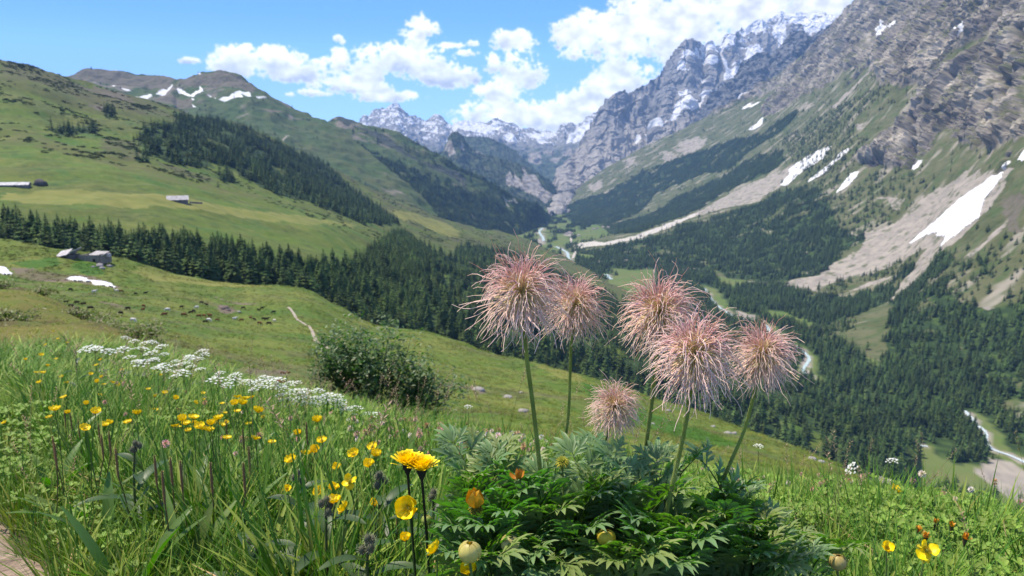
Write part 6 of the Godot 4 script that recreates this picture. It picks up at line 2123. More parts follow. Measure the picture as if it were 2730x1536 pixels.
var OUTLINES := {   # what covers the ground: kind and outline on the map (east, south)
	"left_slope": [
		["forest", [-478, -980, -515, -1094, -544, -1242, -614, -1442, -632, -1580, -618, -1619, -573, -1671, -544, -1714, -495, -1801, -474, -1961, -363, -1710, -292, -1599, -230, -1468, -199, -1336, -212, -1204, -219, -1069, -244, -1073, -272, -1033, -296, -961, -340, -985, -363, -1008, -394, -1028, -360, -898, -371, -883, -376, -858, -389, -851, -404, -851, -452, -932]],
		["forest", [-387, -761, -405, -812, -388, -816, -353, -749, -347, -715, -372, -736]],
		["forest", [-517, -866, -535, -935, -535, -985, -514, -952, -483, -851, -480, -818]],
		["forest", [-302, -742, -322, -815, -299, -776, -285, -725]],
		["forest", [-345, -900, -355, -972, -327, -897, -314, -835]],
		["forest", [-613, -1172, -612, -1193, -546, -1072, -574, -1101]],
		["band", [-252, -333, -224, -347, -212, -347, -194, -372, -177, -386, -157, -408, -130, -417, -114, -430, -115, -496, -124, -614, -144, -835, -174, -1193, -117, -977, -52, -429, -80, -394, -98, -368, -127, -348, -149, -317, -170, -295, -200, -261]],
		["forest", [-174, -1193, -93, -1124, -99, -1528, 2, -1730, 45, -1631, 110, -1563, 177, -1564, 233, -1309, 270, -1108, 325, -1012, 375, -942, 427, -747, 256, -475, 200, -545, 117, -529, 47, -499, -8, -461, -52, -429, -117, -977]],
		["rock", [-774, -1241, -775, -1273, -741, -1252, -759, -1346, -737, -1406, -721, -1448, -677, -1390, -669, -1334, -679, -1294, -700, -1288, -719, -1274, -720, -1223, -706, -1147]],
		["rock", [-636, -1167, -633, -1203, -612, -1188, -605, -1149]],
		["heath", [-802, -1233, -801, -1271, -770, -1291, -754, -1337, -707, -1348, -666, -1364, -665, -1445, -579, -1229, -637, -1211, -689, -1188, -705, -1080]],
		["heath", [-455, -857, -466, -947, -388, -816, -374, -755, -401, -753]],
		["heath", [-372, -797, -371, -846, -349, -871, -334, -873, -315, -782, -331, -753]],
		["olive", [-528, -800, -479, -801, -411, -772, -353, -770, -295, -768, -259, -839, -280, -729, -315, -687, -396, -717, -460, -735, -486, -734]],
		["straw", [-336, -502, -303, -545, -271, -565, -245, -637, -212, -729, -206, -1053, -187, -688, -225, -582, -254, -508, -294, -478, -318, -474]],
		["straw", [-257, -1592, -257, -1742, -209, -1890, -173, -2081, -114, -1721, -125, -1637, -177, -1602, -218, -1511]],
		["rock", [-18, -454, -3, -465, 7, -473, -5, -463]],
	],
	"meadow_hill": [
		["dirt", [-134.6, -201.9, -132.4, -205.9, -120.7, -200.6, -113.4, -202.9, -100.3, -189.5, -95.8, -186.4, -102.1, -186.1, -112.3, -188.8, -115.6, -184.7, -120.9, -189.2, -128.9, -194.2]],
		["dirt", [-85.1, -151.4, -81.1, -150.5, -72.8, -142.1, -75.5, -141]],
		["dirt", [-82.4, -207.2, -76.1, -203.3, -67.4, -199.5, -73.7, -196.6]],
		["dirt", [-70.4, -176.5, -72.2, -186.6, -67.2, -182.9, -65.6, -169.3]],
		["lush", [-125.7, -213.5, -127.3, -222.4, -119.2, -218.4, -113.5, -209, -114.5, -202.1]],
		["lush", [-138.4, -206.6, -136.5, -212.5, -133.5, -219.9, -127.4, -212.3, -131.3, -204.1]],
		["straw", [-112.3, -219.5, -114.5, -234.6, -107.5, -244.2, -95.2, -248.7, -74.7, -246.3, -70, -250.1, -80.2, -239.6, -96.1, -233.3, -103.7, -216.3]],
		["dirt", [-6, -106.3, -4.5, -106.1, -3.6, -99.8, -4.5, -96.2]],
		["dirt", [-1.6, -103.6, -0.4, -101, 0.5, -95.1, -0.4, -95.1]],
		["dirt", [-9.8, -100.9, -6, -106.3, -5.4, -104.2, -8.8, -99.8]],
		["dirt", [0.7, -75.4, 1.5, -76.4, 1.4, -73.9, 0.9, -73.2]],
		["dirt", [-22.9, -57.2, -26, -72.1, -25.7, -80.1, -24.3, -80.6, -23.4, -72.6, -22, -57.8]],
		["straw", [4.5, -174.5, 14.7, -156.7, 14.8, -140.3, 8.9, -143.5]],
		["lush", [13.5, -144.4, 22.5, -97.1, 26.4, -80.9, 19.4, -69.4, 14.7, -79, 11.6, -99.2]],
	],
	"round_hill": [
		["snow", [-1775, -3185, -1751, -3189, -1751, -3172, -1767, -3179]],
		["snow", [-1699, -3205, -1693, -3228, -1686, -3208, -1689, -3191]],
		["snow", [-1662, -3247, -1646, -3258, -1630, -3261, -1636, -3237, -1651, -3230]],
		["snow", [-1675, -3139, -1678, -3184, -1671, -3183, -1666, -3142]],
		["snow", [-1683, -3231, -1677, -3236, -1672, -3219, -1675, -3214]],
		["snow", [-1589, -3112, -1580, -3111, -1570, -3096, -1579, -3093]],
		["snow", [-1549, -3099, -1525, -3108, -1514, -3091, -1535, -3081]],
		["snow", [-1477, -3034, -1455, -3041, -1435, -3072, -1435, -3099, -1419, -3075, -1417, -3032, -1446, -3008, -1460, -3001]],
		["snow", [-1413, -3100, -1404, -3134, -1402, -3170, -1427, -3216, -1422, -3227, -1394, -3206, -1374, -3146, -1373, -3089]],
		["snow", [-1362, -3172, -1334, -3161, -1272, -3081, -1245, -3055, -1248, -3087, -1230, -3078, -1245, -3127, -1228, -3104, -1204, -3055, -1221, -3038, -1225, -3011, -1273, -3069, -1316, -3116]],
		["snow", [-1314, -2980, -1320, -3030, -1306, -3014, -1298, -2975]],
		["snow", [-1232, -2971, -1214, -2959, -1180, -2908, -1205, -2922]],
		["snow", [-1231, -3004, -1215, -2992, -1207, -2971, -1218, -2979]],
		["snow", [-1116, -2974, -1101, -2988, -1077, -2983, -1061, -3010, -1054, -3032, -1025, -3046, -1002, -3001, -1015, -2997, -1041, -3011, -1024, -2973, -1054, -2963, -1072, -2951, -1104, -2964]],
		["snow", [-986, -3009, -970, -3030, -956, -3037, -973, -3004]],
		["snow", [-1403, -3296, -1393, -3292, -1393, -3287]],
		["snow", [-1343, -3272, -1323, -3259, -1320, -3243]],
		["snow", [-1292, -3244, -1278, -3236, -1272, -3215]],
		["snow", [-1173, -3017, -1159, -3010, -1160, -2997]],
		["snow", [-1141, -2990, -1129, -2987, -1129, -2978]],
		["snow", [-724, -3015, -708, -3004, -710, -3002]],
		["rock", [-1391, -3288, -1342, -3270, -1278, -3222, -1194, -3196, -1131, -3183, -1067, -3163, -1016, -3108, -1021, -3051, -1093, -3065, -1162, -3066, -1231, -3130, -1277, -3140, -1352, -3206]],
		["rock", [-1799, -3176, -1724, -3214, -1659, -3248, -1541, -3300, -1414, -3287, -1385, -3143, -1483, -3167, -1581, -3130, -1645, -3090, -1717, -3107]],
		["rock", [-1414, -3075, -1336, -3095, -1219, -2989, -1188, -2907, -1275, -2946, -1367, -3006]],
		["rock", [-949, -2924, -918, -2945, -872, -2975, -898, -2878]],
		["path", [-786, -2648, -789, -2729, -785, -2725, -781, -2646]],
		["forest", [-969, -2693, -918, -2689, -792, -2601, -707, -2552, -734, -2527, -842, -2603]],
	],
	"far_ridge": [
		["forest", [-669, -2912, -626, -2991, -579, -3001, -515, -3071, -449, -3076, -340, -3106, -249, -3290, -143, -3417, -58, -3515, -10, -3535, 143, -3939, 188, -4038, 124, -3689, -75, -3053, -306, -2693, -594, -2585]],
		["forest", [-725, -3222, -667, -3197, -546, -3104, -575, -3063, -693, -3069]],
		["darkground", [-702, -3375, -577, -3391, -446, -3293, -363, -3330, -245, -3484, -175, -3488, -229, -3417, -357, -3271, -471, -3236, -606, -3299]],
		["forest", [-414, -3496, -311, -3510, -216, -3571, -42, -3678, 34, -3766, 159, -4026, 99, -3815, -59, -3601, -207, -3526, -340, -3439]],
		["meadow", [-585, -2852, -561, -2902, -554, -2861, -576, -2831]],
		["meadow", [-528, -2964, -503, -2997, -505, -2944, -521, -2922]],
		["meadow", [-340, -3106, -283, -3232, -281, -3210, -333, -3088]],
		["meadow", [-11, -3562, 66, -3766, 129, -3926, 85, -3782, -4, -3557]],
		["meadow", [-55, -3308, 31, -3491, 50, -3514, -27, -3335]],
		["path", [-23, -3599, 7, -3742, 11, -3724, -17, -3574]],
		["darkground", [-765, -3411, -723, -3445, -682, -3444, -715, -3328, -749, -3333]],
	],
	"cliff_spur": [
		["cliff", [-55, -5629, -17, -5769, 2, -5632, 12, -5772, 31, -5691, 69, -5645, 77, -5863, 101, -5864, 110, -5792, 160, -5837, 206, -5716, 282, -5690, 321, -5695, 233, -5440, 142, -5500, 68, -5530, -44, -5523]],
		["cliff", [-508, -5847, -467, -5848, -442, -5760, -413, -5684, -466, -5689]],
		["cliff", [-288, -5859, -268, -5894, -207, -5896, -263, -5858]],
		["cliff", [-397, -5820, -378, -5818, -356, -5768, -383, -5752]],
	],
	"blue_ridge": [
		["scree", [35, -7900, 72, -7900, 129, -7899, 110, -7885]],
	],
	"far_peaks": [
		["scree", [200, -9723, 384, -9828, 367, -9370, 211, -9461]],
		["scree", [470, -9550, 648, -9842, 830, -9836, 816, -9662, 562, -9479]],
		["scree", [401, -9854, 535, -9889, 513, -9761, 413, -9733]],
		["snow", [-892, -11690, -678, -11702, -481, -11790, -294, -11211, -105, -10967, -266, -10797, -240, -10448, -386, -10624, -582, -10627, -741, -10886, -802, -10724]],
		["snow", [-283, -11501, -211, -11783, -145, -11234, -219, -11200]],
		["snow", [-141, -10259, -83, -10455, 57, -10449, 125, -10314, -30, -10167]],
		["snow", [329, -11390, 652, -11782, 664, -11257, 443, -10483, 578, -10066, 414, -10187, 236, -10629]],
		["snow", [698, -10095, 967, -11529, 1148, -11248, 1101, -10595, 949, -10262, 764, -10069, 647, -10092]],
		["snow", [-1654, -10824, -1534, -10999, -1526, -10803, -1616, -10685]],
		["snow", [-1122, -10538, -1007, -10626, -1002, -10386, -1070, -10368]],
		["snow", [-1394, -10472, -1334, -10542, -1363, -10357]],
		["snow", [-1002, -11616, -918, -11527, -853, -10918, -959, -11323]],
	],
	"massif": [
		["snow", [2186, -8279, 2205, -8124, 2205, -7978, 2321, -7997, 2305, -7905, 2197, -7733, 2060, -7683, 2152, -7913]],
		["snow", [2473, -8325, 2611, -8374, 2642, -8282, 2577, -8185, 2375, -8064]],
		["snow", [1797, -7624, 1875, -7729, 1877, -7513, 1797, -7496]],
		["snow", [1483, -7093, 1617, -7188, 1700, -7253, 1835, -7330, 1968, -7520, 1948, -7440, 1740, -7198, 1575, -6982, 1449, -6911, 1325, -6756, 1422, -6940]],
		["snow", [1571, -7376, 1685, -7440, 1705, -7402, 1630, -7250, 1552, -7279]],
		["snow", [2836, -8692, 2931, -8680, 2947, -8477, 2911, -8361, 2813, -8284, 2860, -8503]],
		["snow", [3137, -8723, 3294, -8604, 3452, -8532, 3509, -8454, 3311, -8431, 3149, -8342, 3133, -8525]],
		["snow", [1093, -6964, 1150, -7024, 1156, -6953, 1099, -6891]],
		["snow", [1207, -7073, 1248, -6676, 1313, -6693, 1256, -7062]],
		["snow", [1965, -8055, 2051, -8031, 1982, -7896]],
		["snow", [2941, -8806, 3143, -8745, 3041, -8662, 2928, -8739]],
		["snow", [2448, -8578, 2653, -8674, 2670, -8593, 2490, -8504]],
		["snow", [2051, -8242, 2127, -8292, 2128, -8241, 2043, -8125]],
		["snow", [614, -7016, 673, -7092, 744, -7175, 792, -7222, 823, -7219, 729, -7158, 614, -7016, 549, -6892]],
	],
	"dark_spur": [
	],
	"right_wall": [
		["snow", [2048, -5810, 2037, -5570, 2022, -5631, 2048, -5810]],
		["snow", [1702, -5314, 1652, -5306, 1600, -5438, 1644, -5486]],
		["snow", [1011, -1556, 1002, -1545, 996, -1547, 1016, -1582]],
		["snow", [1160, -2235, 1146, -2190, 1142, -2156, 1114, -2128, 1124, -2164, 1136, -2175]],
		["snow", [1108, -2156, 1089, -2163, 1099, -2179]],
		["snow", [1875, -3704, 1859, -3648, 1806, -3568, 1830, -3641]],
		["snow", [1510, -2547, 1508, -2529, 1497, -2519]],
		["snow", [1825, -5844, 1852, -5844, 1825, -5844]],
		["snow", [1456, -2776, 1450, -2740, 1446, -2744]],
		["snow", [1518, -2747, 1513, -2716, 1508, -2717]],
		["white", [245, -3003, 348, -2744, 450, -2768, 586, -2920, 786, -3175, 766, -3035, 588, -2796, 450, -2686, 341, -2681, 225, -2757]],
		["scree", [1179, -2857, 1163, -3090, 1129, -3300, 1034, -3413, 932, -3443, 778, -3205, 725, -2924, 833, -2967, 939, -2886, 973, -2951, 1032, -2944, 1104, -3037, 1146, -2901]],
		["scree", [656, -1860, 722, -1882, 792, -1910, 842, -1914, 902, -1940, 911, -2082, 956, -2222, 1024, -2202, 1060, -2117, 1056, -1944, 1081, -1841, 1033, -1673, 977, -1505, 957, -1494, 911, -1473, 881, -1480, 861, -1482, 846, -1507, 828, -1589, 800, -1648, 740, -1667, 704, -1711]],
		["scree", [857, -1492, 837, -1487, 790, -1491, 738, -1452, 749, -1492, 819, -1565, 862, -1562]],
		["scree", [844, -1247, 818, -1249, 780, -1254, 789, -1291, 819, -1281, 866, -1282]],
		["scree", [798, -1147, 731, -1127, 727, -1152, 759, -1157, 808, -1163]],
		["scree", [1564, -3340, 1546, -3305, 1481, -3401, 1405, -3486, 1348, -3538, 1346, -3622, 1436, -3565, 1512, -3476]],
		["scree", [1244, -2710, 1215, -2710, 1197, -2780, 1163, -2948, 1142, -3167, 1131, -3239, 1185, -3039, 1210, -2827]],
		["scree", [983, -4725, 1010, -4726, 965, -4637, 881, -4648, 873, -4694]],
		["scree", [1575, -4315, 1566, -4064, 1524, -3904, 1546, -4232]],
		["scree", [652, -2417, 720, -2487, 861, -2639, 848, -2589, 716, -2451, 651, -2404]],
		["scree", [831, -1370, 872, -1361, 892, -1338, 886, -1323, 864, -1342, 824, -1349]],
		["scree", [1182, -5482, 1312, -5393, 1300, -5136, 1178, -5119, 1135, -5253]],
		["scree", [1057, -5490, 1134, -5368, 1111, -5136, 1035, -5235]],
		["scree", [843, -5781, 906, -5670, 874, -5541, 829, -5589]],
		["scree", [562, -5655, 652, -5637, 655, -5428, 568, -5456]],
		["scree", [655, -5322, 710, -5263, 683, -5144, 641, -5205]],
		["forest", [358, -5379, 484, -5373, 657, -5232, 765, -5304, 888, -5305, 1035, -5235, 1178, -5119, 1265, -4993, 1376, -4738, 1417, -4390, 1486, -4362, 1536, -4231, 1498, -4070, 1410, -4075, 1350, -4175, 1277, -4213, 1171, -4073, 1112, -4362, 996, -4579, 850, -4594, 661, -4079, 555, -4009, 354, -3871, 220, -3055]],
		["forest", [453, -3954, 600, -3932, 731, -3935, 906, -4242, 1018, -4135, 1125, -4038, 1228, -3953, 1281, -3737, 1207, -3377, 1146, -3352, 1055, -3483, 949, -3510, 842, -3404, 619, -3089, 473, -2827, 441, -2883]],
		["forest", [224, -2669, 367, -2641, 498, -2669, 604, -2687, 732, -2764, 834, -2850, 935, -2852, 1012, -2884, 1030, -2667, 1002, -2400, 973, -2260, 918, -2097, 923, -2007, 911, -1953, 864, -1952, 820, -1910, 759, -1870, 674, -1880, 592, -2078, 219, -2630]],
		["forest", [607, -2823, 938, -2131, 892, -2054, 912, -1970, 838, -2006, 783, -1967, 714, -1914, 653, -1905, 576, -1999, 588, -2145, 501, -2309]],
		["forest", [563, -1879, 614, -1788, 642, -1665, 699, -1679, 730, -1612, 806, -1601, 858, -1643, 851, -1576, 809, -1544, 711, -1433, 629, -1380, 550, -1362, 569, -1845]],
		["forest", [733, -1441, 807, -1488, 837, -1487, 854, -1513, 829, -1420, 787, -1338, 776, -1258, 727, -1207, 727, -1139, 761, -1108, 788, -1107, 616, -827, 566, -907, 546, -1074]],
		["forest", [753, -1270, 809, -1285, 848, -1252, 822, -1210, 781, -1216, 730, -1196]],
		["sparse", [833, -1429, 815, -1338, 869, -1288, 866, -1235, 778, -1092, 740, -1116, 718, -1206]],
		["sparse", [997, -1961, 1026, -1950, 1054, -1957, 1078, -1971, 1087, -2015, 1053, -2036, 1009, -1997]],
		["sparse", [996, -2455, 1044, -2224, 1026, -2074, 1012, -1949, 938, -1979, 918, -2097]],
		["sparse", [1338, -3858, 1439, -3516, 1351, -2876, 1310, -2716, 1232, -2867, 1174, -2528, 1024, -2428, 1030, -2667]],
		["sparse", [704, -1758, 800, -1774, 874, -1702, 872, -1582, 851, -1576, 806, -1688, 703, -1646]],
		["sparse", [1041, -2288, 1097, -2348, 1116, -2170, 1081, -1970, 1046, -1967, 1038, -2102]],
		["rockface", [1426, -2176, 1042, -1545, 1107, -1731, 1147, -1896, 1176, -2024, 1212, -2154, 1212, -2225, 1166, -2179, 1125, -2161, 1126, -2321, 1128, -2550, 1164, -2505, 1199, -2463, 1259, -2479, 1278, -2453, 1330, -2510, 1385, -2427, 1424, -2342]],
		["rockface", [2052, -5384, 2421, -5771, 2449, -5498, 1485, -2277, 1430, -2184, 1425, -2458, 1355, -2574, 1318, -2647, 1355, -2872, 1641, -3603, 1677, -3954, 1641, -4123, 1659, -4445, 1555, -4668, 1618, -5040, 1753, -5182]],
		["rockface", [1460, -5844, 1629, -5844, 1862, -5828, 1972, -5628, 2038, -5605, 1946, -5217, 1815, -5301, 1670, -5621, 1489, -5656]],
		["crevice", [1259, -2429, 1256, -2406, 1207, -2314, 1153, -2215, 1123, -2161, 1122, -2180, 1163, -2256, 1213, -2347]],
		["crevice", [1417, -2342, 1408, -2308, 1361, -2210, 1316, -2098, 1265, -1960, 1229, -1880, 1214, -1867, 1255, -1970, 1299, -2077, 1346, -2199]],
		["crevice", [1257, -2030, 1248, -2000, 1191, -1926, 1146, -1872, 1153, -1899, 1192, -1949]],
		["crevice", [1348, -2403, 1343, -2373, 1286, -2327, 1251, -2305, 1190, -2239, 1196, -2265, 1262, -2337]],
		["crevice", [1381, -2156, 1412, -2191, 1372, -2111, 1279, -1971, 1303, -2034]],
		["crevice", [1334, -2519, 1338, -2495, 1313, -2528, 1316, -2548]],
		["crevice", [1641, -3603, 1622, -3525, 1585, -3560, 1561, -3667, 1584, -3742]],
		["crevice", [1053, -1654, 1031, -1600, 994, -1548, 996, -1569]],
		["crevice", [1131, -2503, 1146, -2389, 1126, -2300, 1118, -2397]],
		["rock", [933, -1467, 939, -1403, 856, -1267, 877, -1349]],
	],
	"valley_floor": [
		["meadow", [-34, -4595, 38, -4199, 65, -3802, 43, -3762, -29, -3925]],
		["meadow", [8, -3438, 58, -3577, 93, -3687, 96, -3543, 58, -3374, 52, -3167, 23, -3084]],
		["meadow", [22, -2984, 56, -2863, 94, -2798, 151, -2733, 142, -2648, 68, -2669, 30, -2796]],
		["meadow", [67, -2626, 130, -2586, 126, -2274, 96, -2115, 68, -2511]],
		["meadow", [273, -3506, 288, -3472, 394, -3884, 547, -4153, 748, -4596, 719, -4441, 601, -3969, 519, -3440, 483, -3345, 436, -3141, 364, -3010, 272, -2983, 232, -2912, 258, -3312]],
		["meadow", [187, -3406, 257, -3442, 249, -3195, 231, -2959, 161, -2921, 145, -2984, 192, -3165]],
		["meadow", [267, -2289, 295, -2219, 343, -2170, 420, -2183, 320, -1653, 187, -1653, 205, -1888, 235, -1941, 287, -2025, 277, -2156]],
		["meadow", [105, -2305, 142, -2318, 180, -2273, 193, -2197, 216, -2100, 187, -1787, 166, -1887, 134, -2001]],
		["meadow", [620, -2353, 666, -2300, 587, -2099, 669, -2017, 654, -1909, 527, -1811, 512, -1876]],
		["meadow", [466, -1910, 499, -1812, 454, -1524, 434, -1525, 446, -1696]],
		["meadow", [502, -1524, 565, -1502, 565, -1400, 547, -1319, 533, -1354, 494, -1429]],
		["meadow", [551, -1294, 591, -1247, 618, -1209, 654, -1224, 591, -1148, 529, -1069, 510, -1047, 537, -1123, 535, -1202]],
		["meadow", [602, -909, 632, -897, 615, -855, 570, -837, 581, -862]],
		["meadow", [352, -737, 372, -745, 405, -751, 412, -734, 430, -692, 447, -687, 493, -689, 430, -581, 353, -651, 355, -712]],
		["meadow", [403, -3968, 554, -4202, 528, -3884, 388, -3614, 334, -3576]],
		["gravel", [86, -3087, 125, -3254, 139, -3085, 136, -2957, 94, -2947]],
		["gravel", [458, -1525, 481, -1459, 473, -1409, 435, -1419]],
		["gravel", [433, -673, 473, -704, 503, -690, 430, -581, 432, -622]],
		["gravel", [410, -1030, 414, -1000, 403, -985, 401, -1000]],
		["gravel", [614, -1201, 643, -1209, 623, -1135, 611, -1117, 609, -1160]],
		["gravel", [237, -3439, 267, -3539, 277, -3409, 262, -3285, 237, -3313]],
		["meadow", [136, -3757, 111, -3534, 112, -3337, 117, -3245, 113, -3077, 146, -3076, 150, -3245, 145, -3337, 144, -3532, 169, -3754]],
		["meadow", [150, -2851, 168, -2742, 178, -2639, 171, -2483, 168, -2360, 168, -2264, 200, -2264, 200, -2360, 203, -2482, 210, -2640, 199, -2747, 182, -2856]],
		["meadow", [243, -2067, 242, -2003, 245, -1967, 279, -1970, 276, -2004, 277, -2067]],
		["meadow", [457, -1820, 426, -1611, 421, -1517, 424, -1427, 448, -1405, 455, -1356, 437, -1270, 440, -1221, 445, -1166, 436, -1106, 401, -1037, 392, -984, 419, -979, 427, -1028, 462, -1097, 472, -1165, 467, -1224, 463, -1267, 482, -1354, 473, -1416, 450, -1434, 448, -1516, 452, -1608, 484, -1816]],
		["meadow", [521, -850, 513, -821, 505, -797, 500, -777, 482, -747, 475, -720, 481, -701, 484, -684, 487, -668, 513, -674, 510, -689, 506, -707, 501, -720, 506, -736, 524, -766, 530, -790, 538, -814, 546, -843]],
		["meadow", [340, -731, 358, -725, 388, -729, 402, -724, 421, -716, 431, -740, 411, -748, 389, -754, 359, -751, 349, -755]],
		["gravel", [143, -3765, 118, -3543, 119, -3346, 124, -3254, 120, -3086, 139, -3085, 143, -3254, 138, -3346, 137, -3542, 162, -3763]],
		["gravel", [157, -2861, 175, -2752, 185, -2648, 178, -2492, 175, -2369, 175, -2273, 193, -2273, 193, -2368, 196, -2491, 203, -2648, 192, -2754, 175, -2864]],
		["gravel", [250, -2076, 249, -2012, 252, -1976, 272, -1978, 269, -2013, 270, -2076]],
		["gravel", [464, -1828, 433, -1619, 428, -1525, 431, -1438, 455, -1417, 462, -1364, 444, -1278, 447, -1231, 452, -1175, 443, -1112, 408, -1044, 399, -991, 412, -989, 420, -1039, 455, -1108, 465, -1175, 460, -1232, 457, -1277, 475, -1363, 467, -1422, 443, -1441, 441, -1525, 445, -1617, 477, -1826]],
		["gravel", [528, -857, 519, -828, 512, -804, 507, -783, 488, -753, 482, -729, 488, -711, 491, -694, 494, -679, 506, -681, 503, -696, 500, -714, 494, -729, 499, -748, 518, -778, 523, -801, 531, -825, 539, -854]],
		["gravel", [343, -747, 359, -741, 388, -745, 404, -740, 423, -731, 428, -742, 408, -750, 389, -756, 359, -753, 347, -758]],
	],
}

var SNOWS := [
	[1183, -2868, 1174, -2827, 1136, -2808, 1103, -2896, 1077, -2912, 1040, -2889, 1036, -2970, 1071, -3009, 1106, -3063, 1138, -3165, 1155, -3125, 1168, -2978],
	[1152, -2631, 1145, -2607, 1116, -2619, 1073, -2672, 1047, -2732, 1071, -2739, 1104, -2709],
	[1100, -2429, 1083, -2400, 1050, -2386, 1010, -2400, 1047, -2432, 1087, -2462],
	[987, -1537, 975, -1523, 958, -1526, 947, -1522, 929, -1502, 910, -1474, 897, -1495, 874, -1517, 859, -1511, 871, -1537, 885, -1544, 903, -1617, 911, -1619, 926, -1703, 926, -1767, 950, -1771, 972, -1714, 998, -1702, 995, -1629, 994, -1582],
	[1015, -1528, 1024, -1516, 996, -1470, 992, -1490, 994, -1518, 1005, -1525],
	[1813, -3732, 1769, -3654, 1750, -3678, 1756, -3795, 1840, -4037, 1836, -3923],
	[1468, -2528, 1456, -2530, 1448, -2573, 1443, -2595, 1453, -2605, 1465, -2576],
	[1557, -4802, 1503, -4644, 1463, -4640, 1449, -4797, 1495, -4779],
	[1814, -5859, 1735, -5802, 1606, -5758, 1540, -5783, 1643, -5828, 1753, -5844],
]

var PASTURE_SNOWS := [
	[-116.1, -194, -116.5, -198, -114.1, -198.6, -111.1, -196.5, -107.6, -194.9, -103.3, -192.6, -98.6, -186.4, -101, -186.8, -104.7, -186.8, -107.4, -190.6, -109.8, -190.8, -113.3, -191.2],
	[-139.4, -201, -137.5, -201.6, -134.8, -200.4, -129.9, -195.1, -131.3, -193.9, -134.1, -193.2],
]

var RIVERS := [
	[[152, -3764, 128, -3542, 129, -3346, 133, -3254, 129, -3086], 11.0],
	[[166, -2863, 184, -2753, 194, -2648, 187, -2491, 184, -2369, 184, -2273], 10.0],
	[[260, -2076, 259, -2013, 262, -1977], 12.0],
	[[470, -1827, 439, -1618, 434, -1525, 437, -1439, 461, -1419, 468, -1363, 450, -1278, 454, -1231, 459, -1175, 449, -1110, 414, -1041, 405, -990], 5.0],
	[[534, -855, 525, -826, 517, -802, 512, -780, 494, -750, 488, -729, 494, -712, 497, -695, 500, -680], 4.2],
	[[345, -752, 359, -747, 389, -751, 406, -745, 426, -737], 3.5],
]

var ROADS := [
	[[256, -3255, 241, -3087, 234, -2935, 230, -2820, 236, -2753, 219, -2629, 200, -2474], 9.0],
	[[554, -1337, 554, -1294, 571, -1262, 583, -1231, 594, -1219], 4.0],
	[[250, -2369, 243, -2273, 232, -2156], 7.0],
]

var MPATHS := [
	[[-57.9, -192.3, -52.7, -178.8, -47.3, -164.8, -42.2, -153.2, -38.2, -142, -33.2, -124.7], 0.6],
	[[-33.2, -124.7, -31.5, -122.7, -29.1, -117.4, -27.8, -116.1], 0.7],
]

var FOOT := [Vector2(600, 590), Vector2(950, 596), Vector2(1250, 580), Vector2(1550, 632), Vector2(1900, 669), Vector2(2400, 548), Vector2(2830, 287), Vector2(3500, 556), Vector2(4300, 501), Vector2(5100, 407), Vector2(5800, 413), Vector2(6000, 427)]

var CLOUDS := [
	[-18.63, 6.16, 2.1, 1.08],
	[-16.52, 6.41, 2.16, 0.96],
	[-14.12, 5.87, 2.25, 0.9],
	[-12.4, 6.34, 0.84, 0.78],
	[-15.5, 5.3, 3.3, 0.6],
	[-12.25, 4.72, 2.1, 0.84],
	[-10.44, 4.36, 1.65, 0.6],
	[-14.2, 4.05, 1.2, 0.27],
	[-15.84, 3.94, 0.36, 0.18],
	[-9.04, 3.8, 2.4, 0.39],
	[-7.9, 4, 1.2, 0.36],
	[-9.53, 6.46, 1.86, 1.26],
	[-7.12, 6.5, 3, 1.5],
	[-4.85, 5.56, 2.55, 1.14],
	[-3.41, 5.43, 1.35, 0.78],
	[-6.8, 8.13, 1.08, 1.14],
	[-6.09, 8.41, 0.9, 0.72],
	[-10.54, 5.49, 1.2, 1.02],
	[-0.22, 7.78, 1.8, 0.81],
	[-4.68, 7.48, 1.05, 0.24],
	[-2.66, 7.64, 0.51, 0.27],
	[-3.1, 6.95, 0.9, 0.27],
	[0.36, 5.72, 1.8, 1.5],
	[-1.38, 6.13, 0.9, 0.9],
	[1.09, 5.02, 1.08, 0.75],
	[-0.66, 4.04, 1.86, 1.2],
	[0.07, 6.55, 0.9, 0.48],
	[-2.56, 2.48, 2.4, 1.02],
	[0.07, 2.62, 2.85, 1.14],
	[2.71, 2.62, 2.85, 1.02],
	[4.74, 3.41, 1.86, 1.26],
	[6.46, 4.24, 2.1, 1.2],
	[8.18, 4, 1.8, 1.2],
	[4.18, 1.76, 3.6, 0.78],
	[6.21, 2.32, 2.7, 1.2],
	[3.95, 8.22, 1.26, 1.26],
	[5.8, 8.41, 2.25, 1.38],
	[7.8, 7.84, 2.55, 1.86],
	[10.28, 9.11, 2.85, 2.25],
	[12.74, 9.56, 3.3, 2.1],
	[15.67, 9.94, 3.6, 2.1],
	[18.27, 10.06, 3.6, 1.8],
	[21.07, 9.64, 3.3, 1.5],
	[7.85, 5.94, 1.65, 1.08],
	[9.28, 5.37, 1.65, 1.08],
	[7.73, 4.84, 1.5, 0.72],
	[5.54, 7.06, 1.8, 0.9],
	[11.47, 6.96, 1.8, 1.5],
	[23.18, 10.71, 3.3, 1.5],
	[13.08, 7.98, 3.6, 2.1],
	[15.75, 8.4, 3.6, 1.8],
	[11.17, 7.5, 2.1, 1.8],
	[18.33, 9.05, 3.9, 1.5],
	[21.1, 9.15, 3.3, 1.2],
	[-19.17, 5.67, 1.8, 0.84],
	[-17.07, 5.87, 2.4, 0.9],
	[5.53, 7.61, 2.1, 1.2],
	[7.82, 7.03, 2.4, 1.35],
	[10.07, 7.26, 2.1, 1.5],
	[1.83, 2.34, 3.6, 1.02],
	[-12.4, 7.81, 0.39, 0.27],
	[-12.08, 7.64, 0.27, 0.24],
	[-22.31, 5.99, 0.66, 0.21],
	[10.12, 9.9, 0.9, 0.9],
]
var NEAR_AZ := [-120, -75, -45, -33, -28, -20, -8, 5, 18, 33, 50, 80, 120]
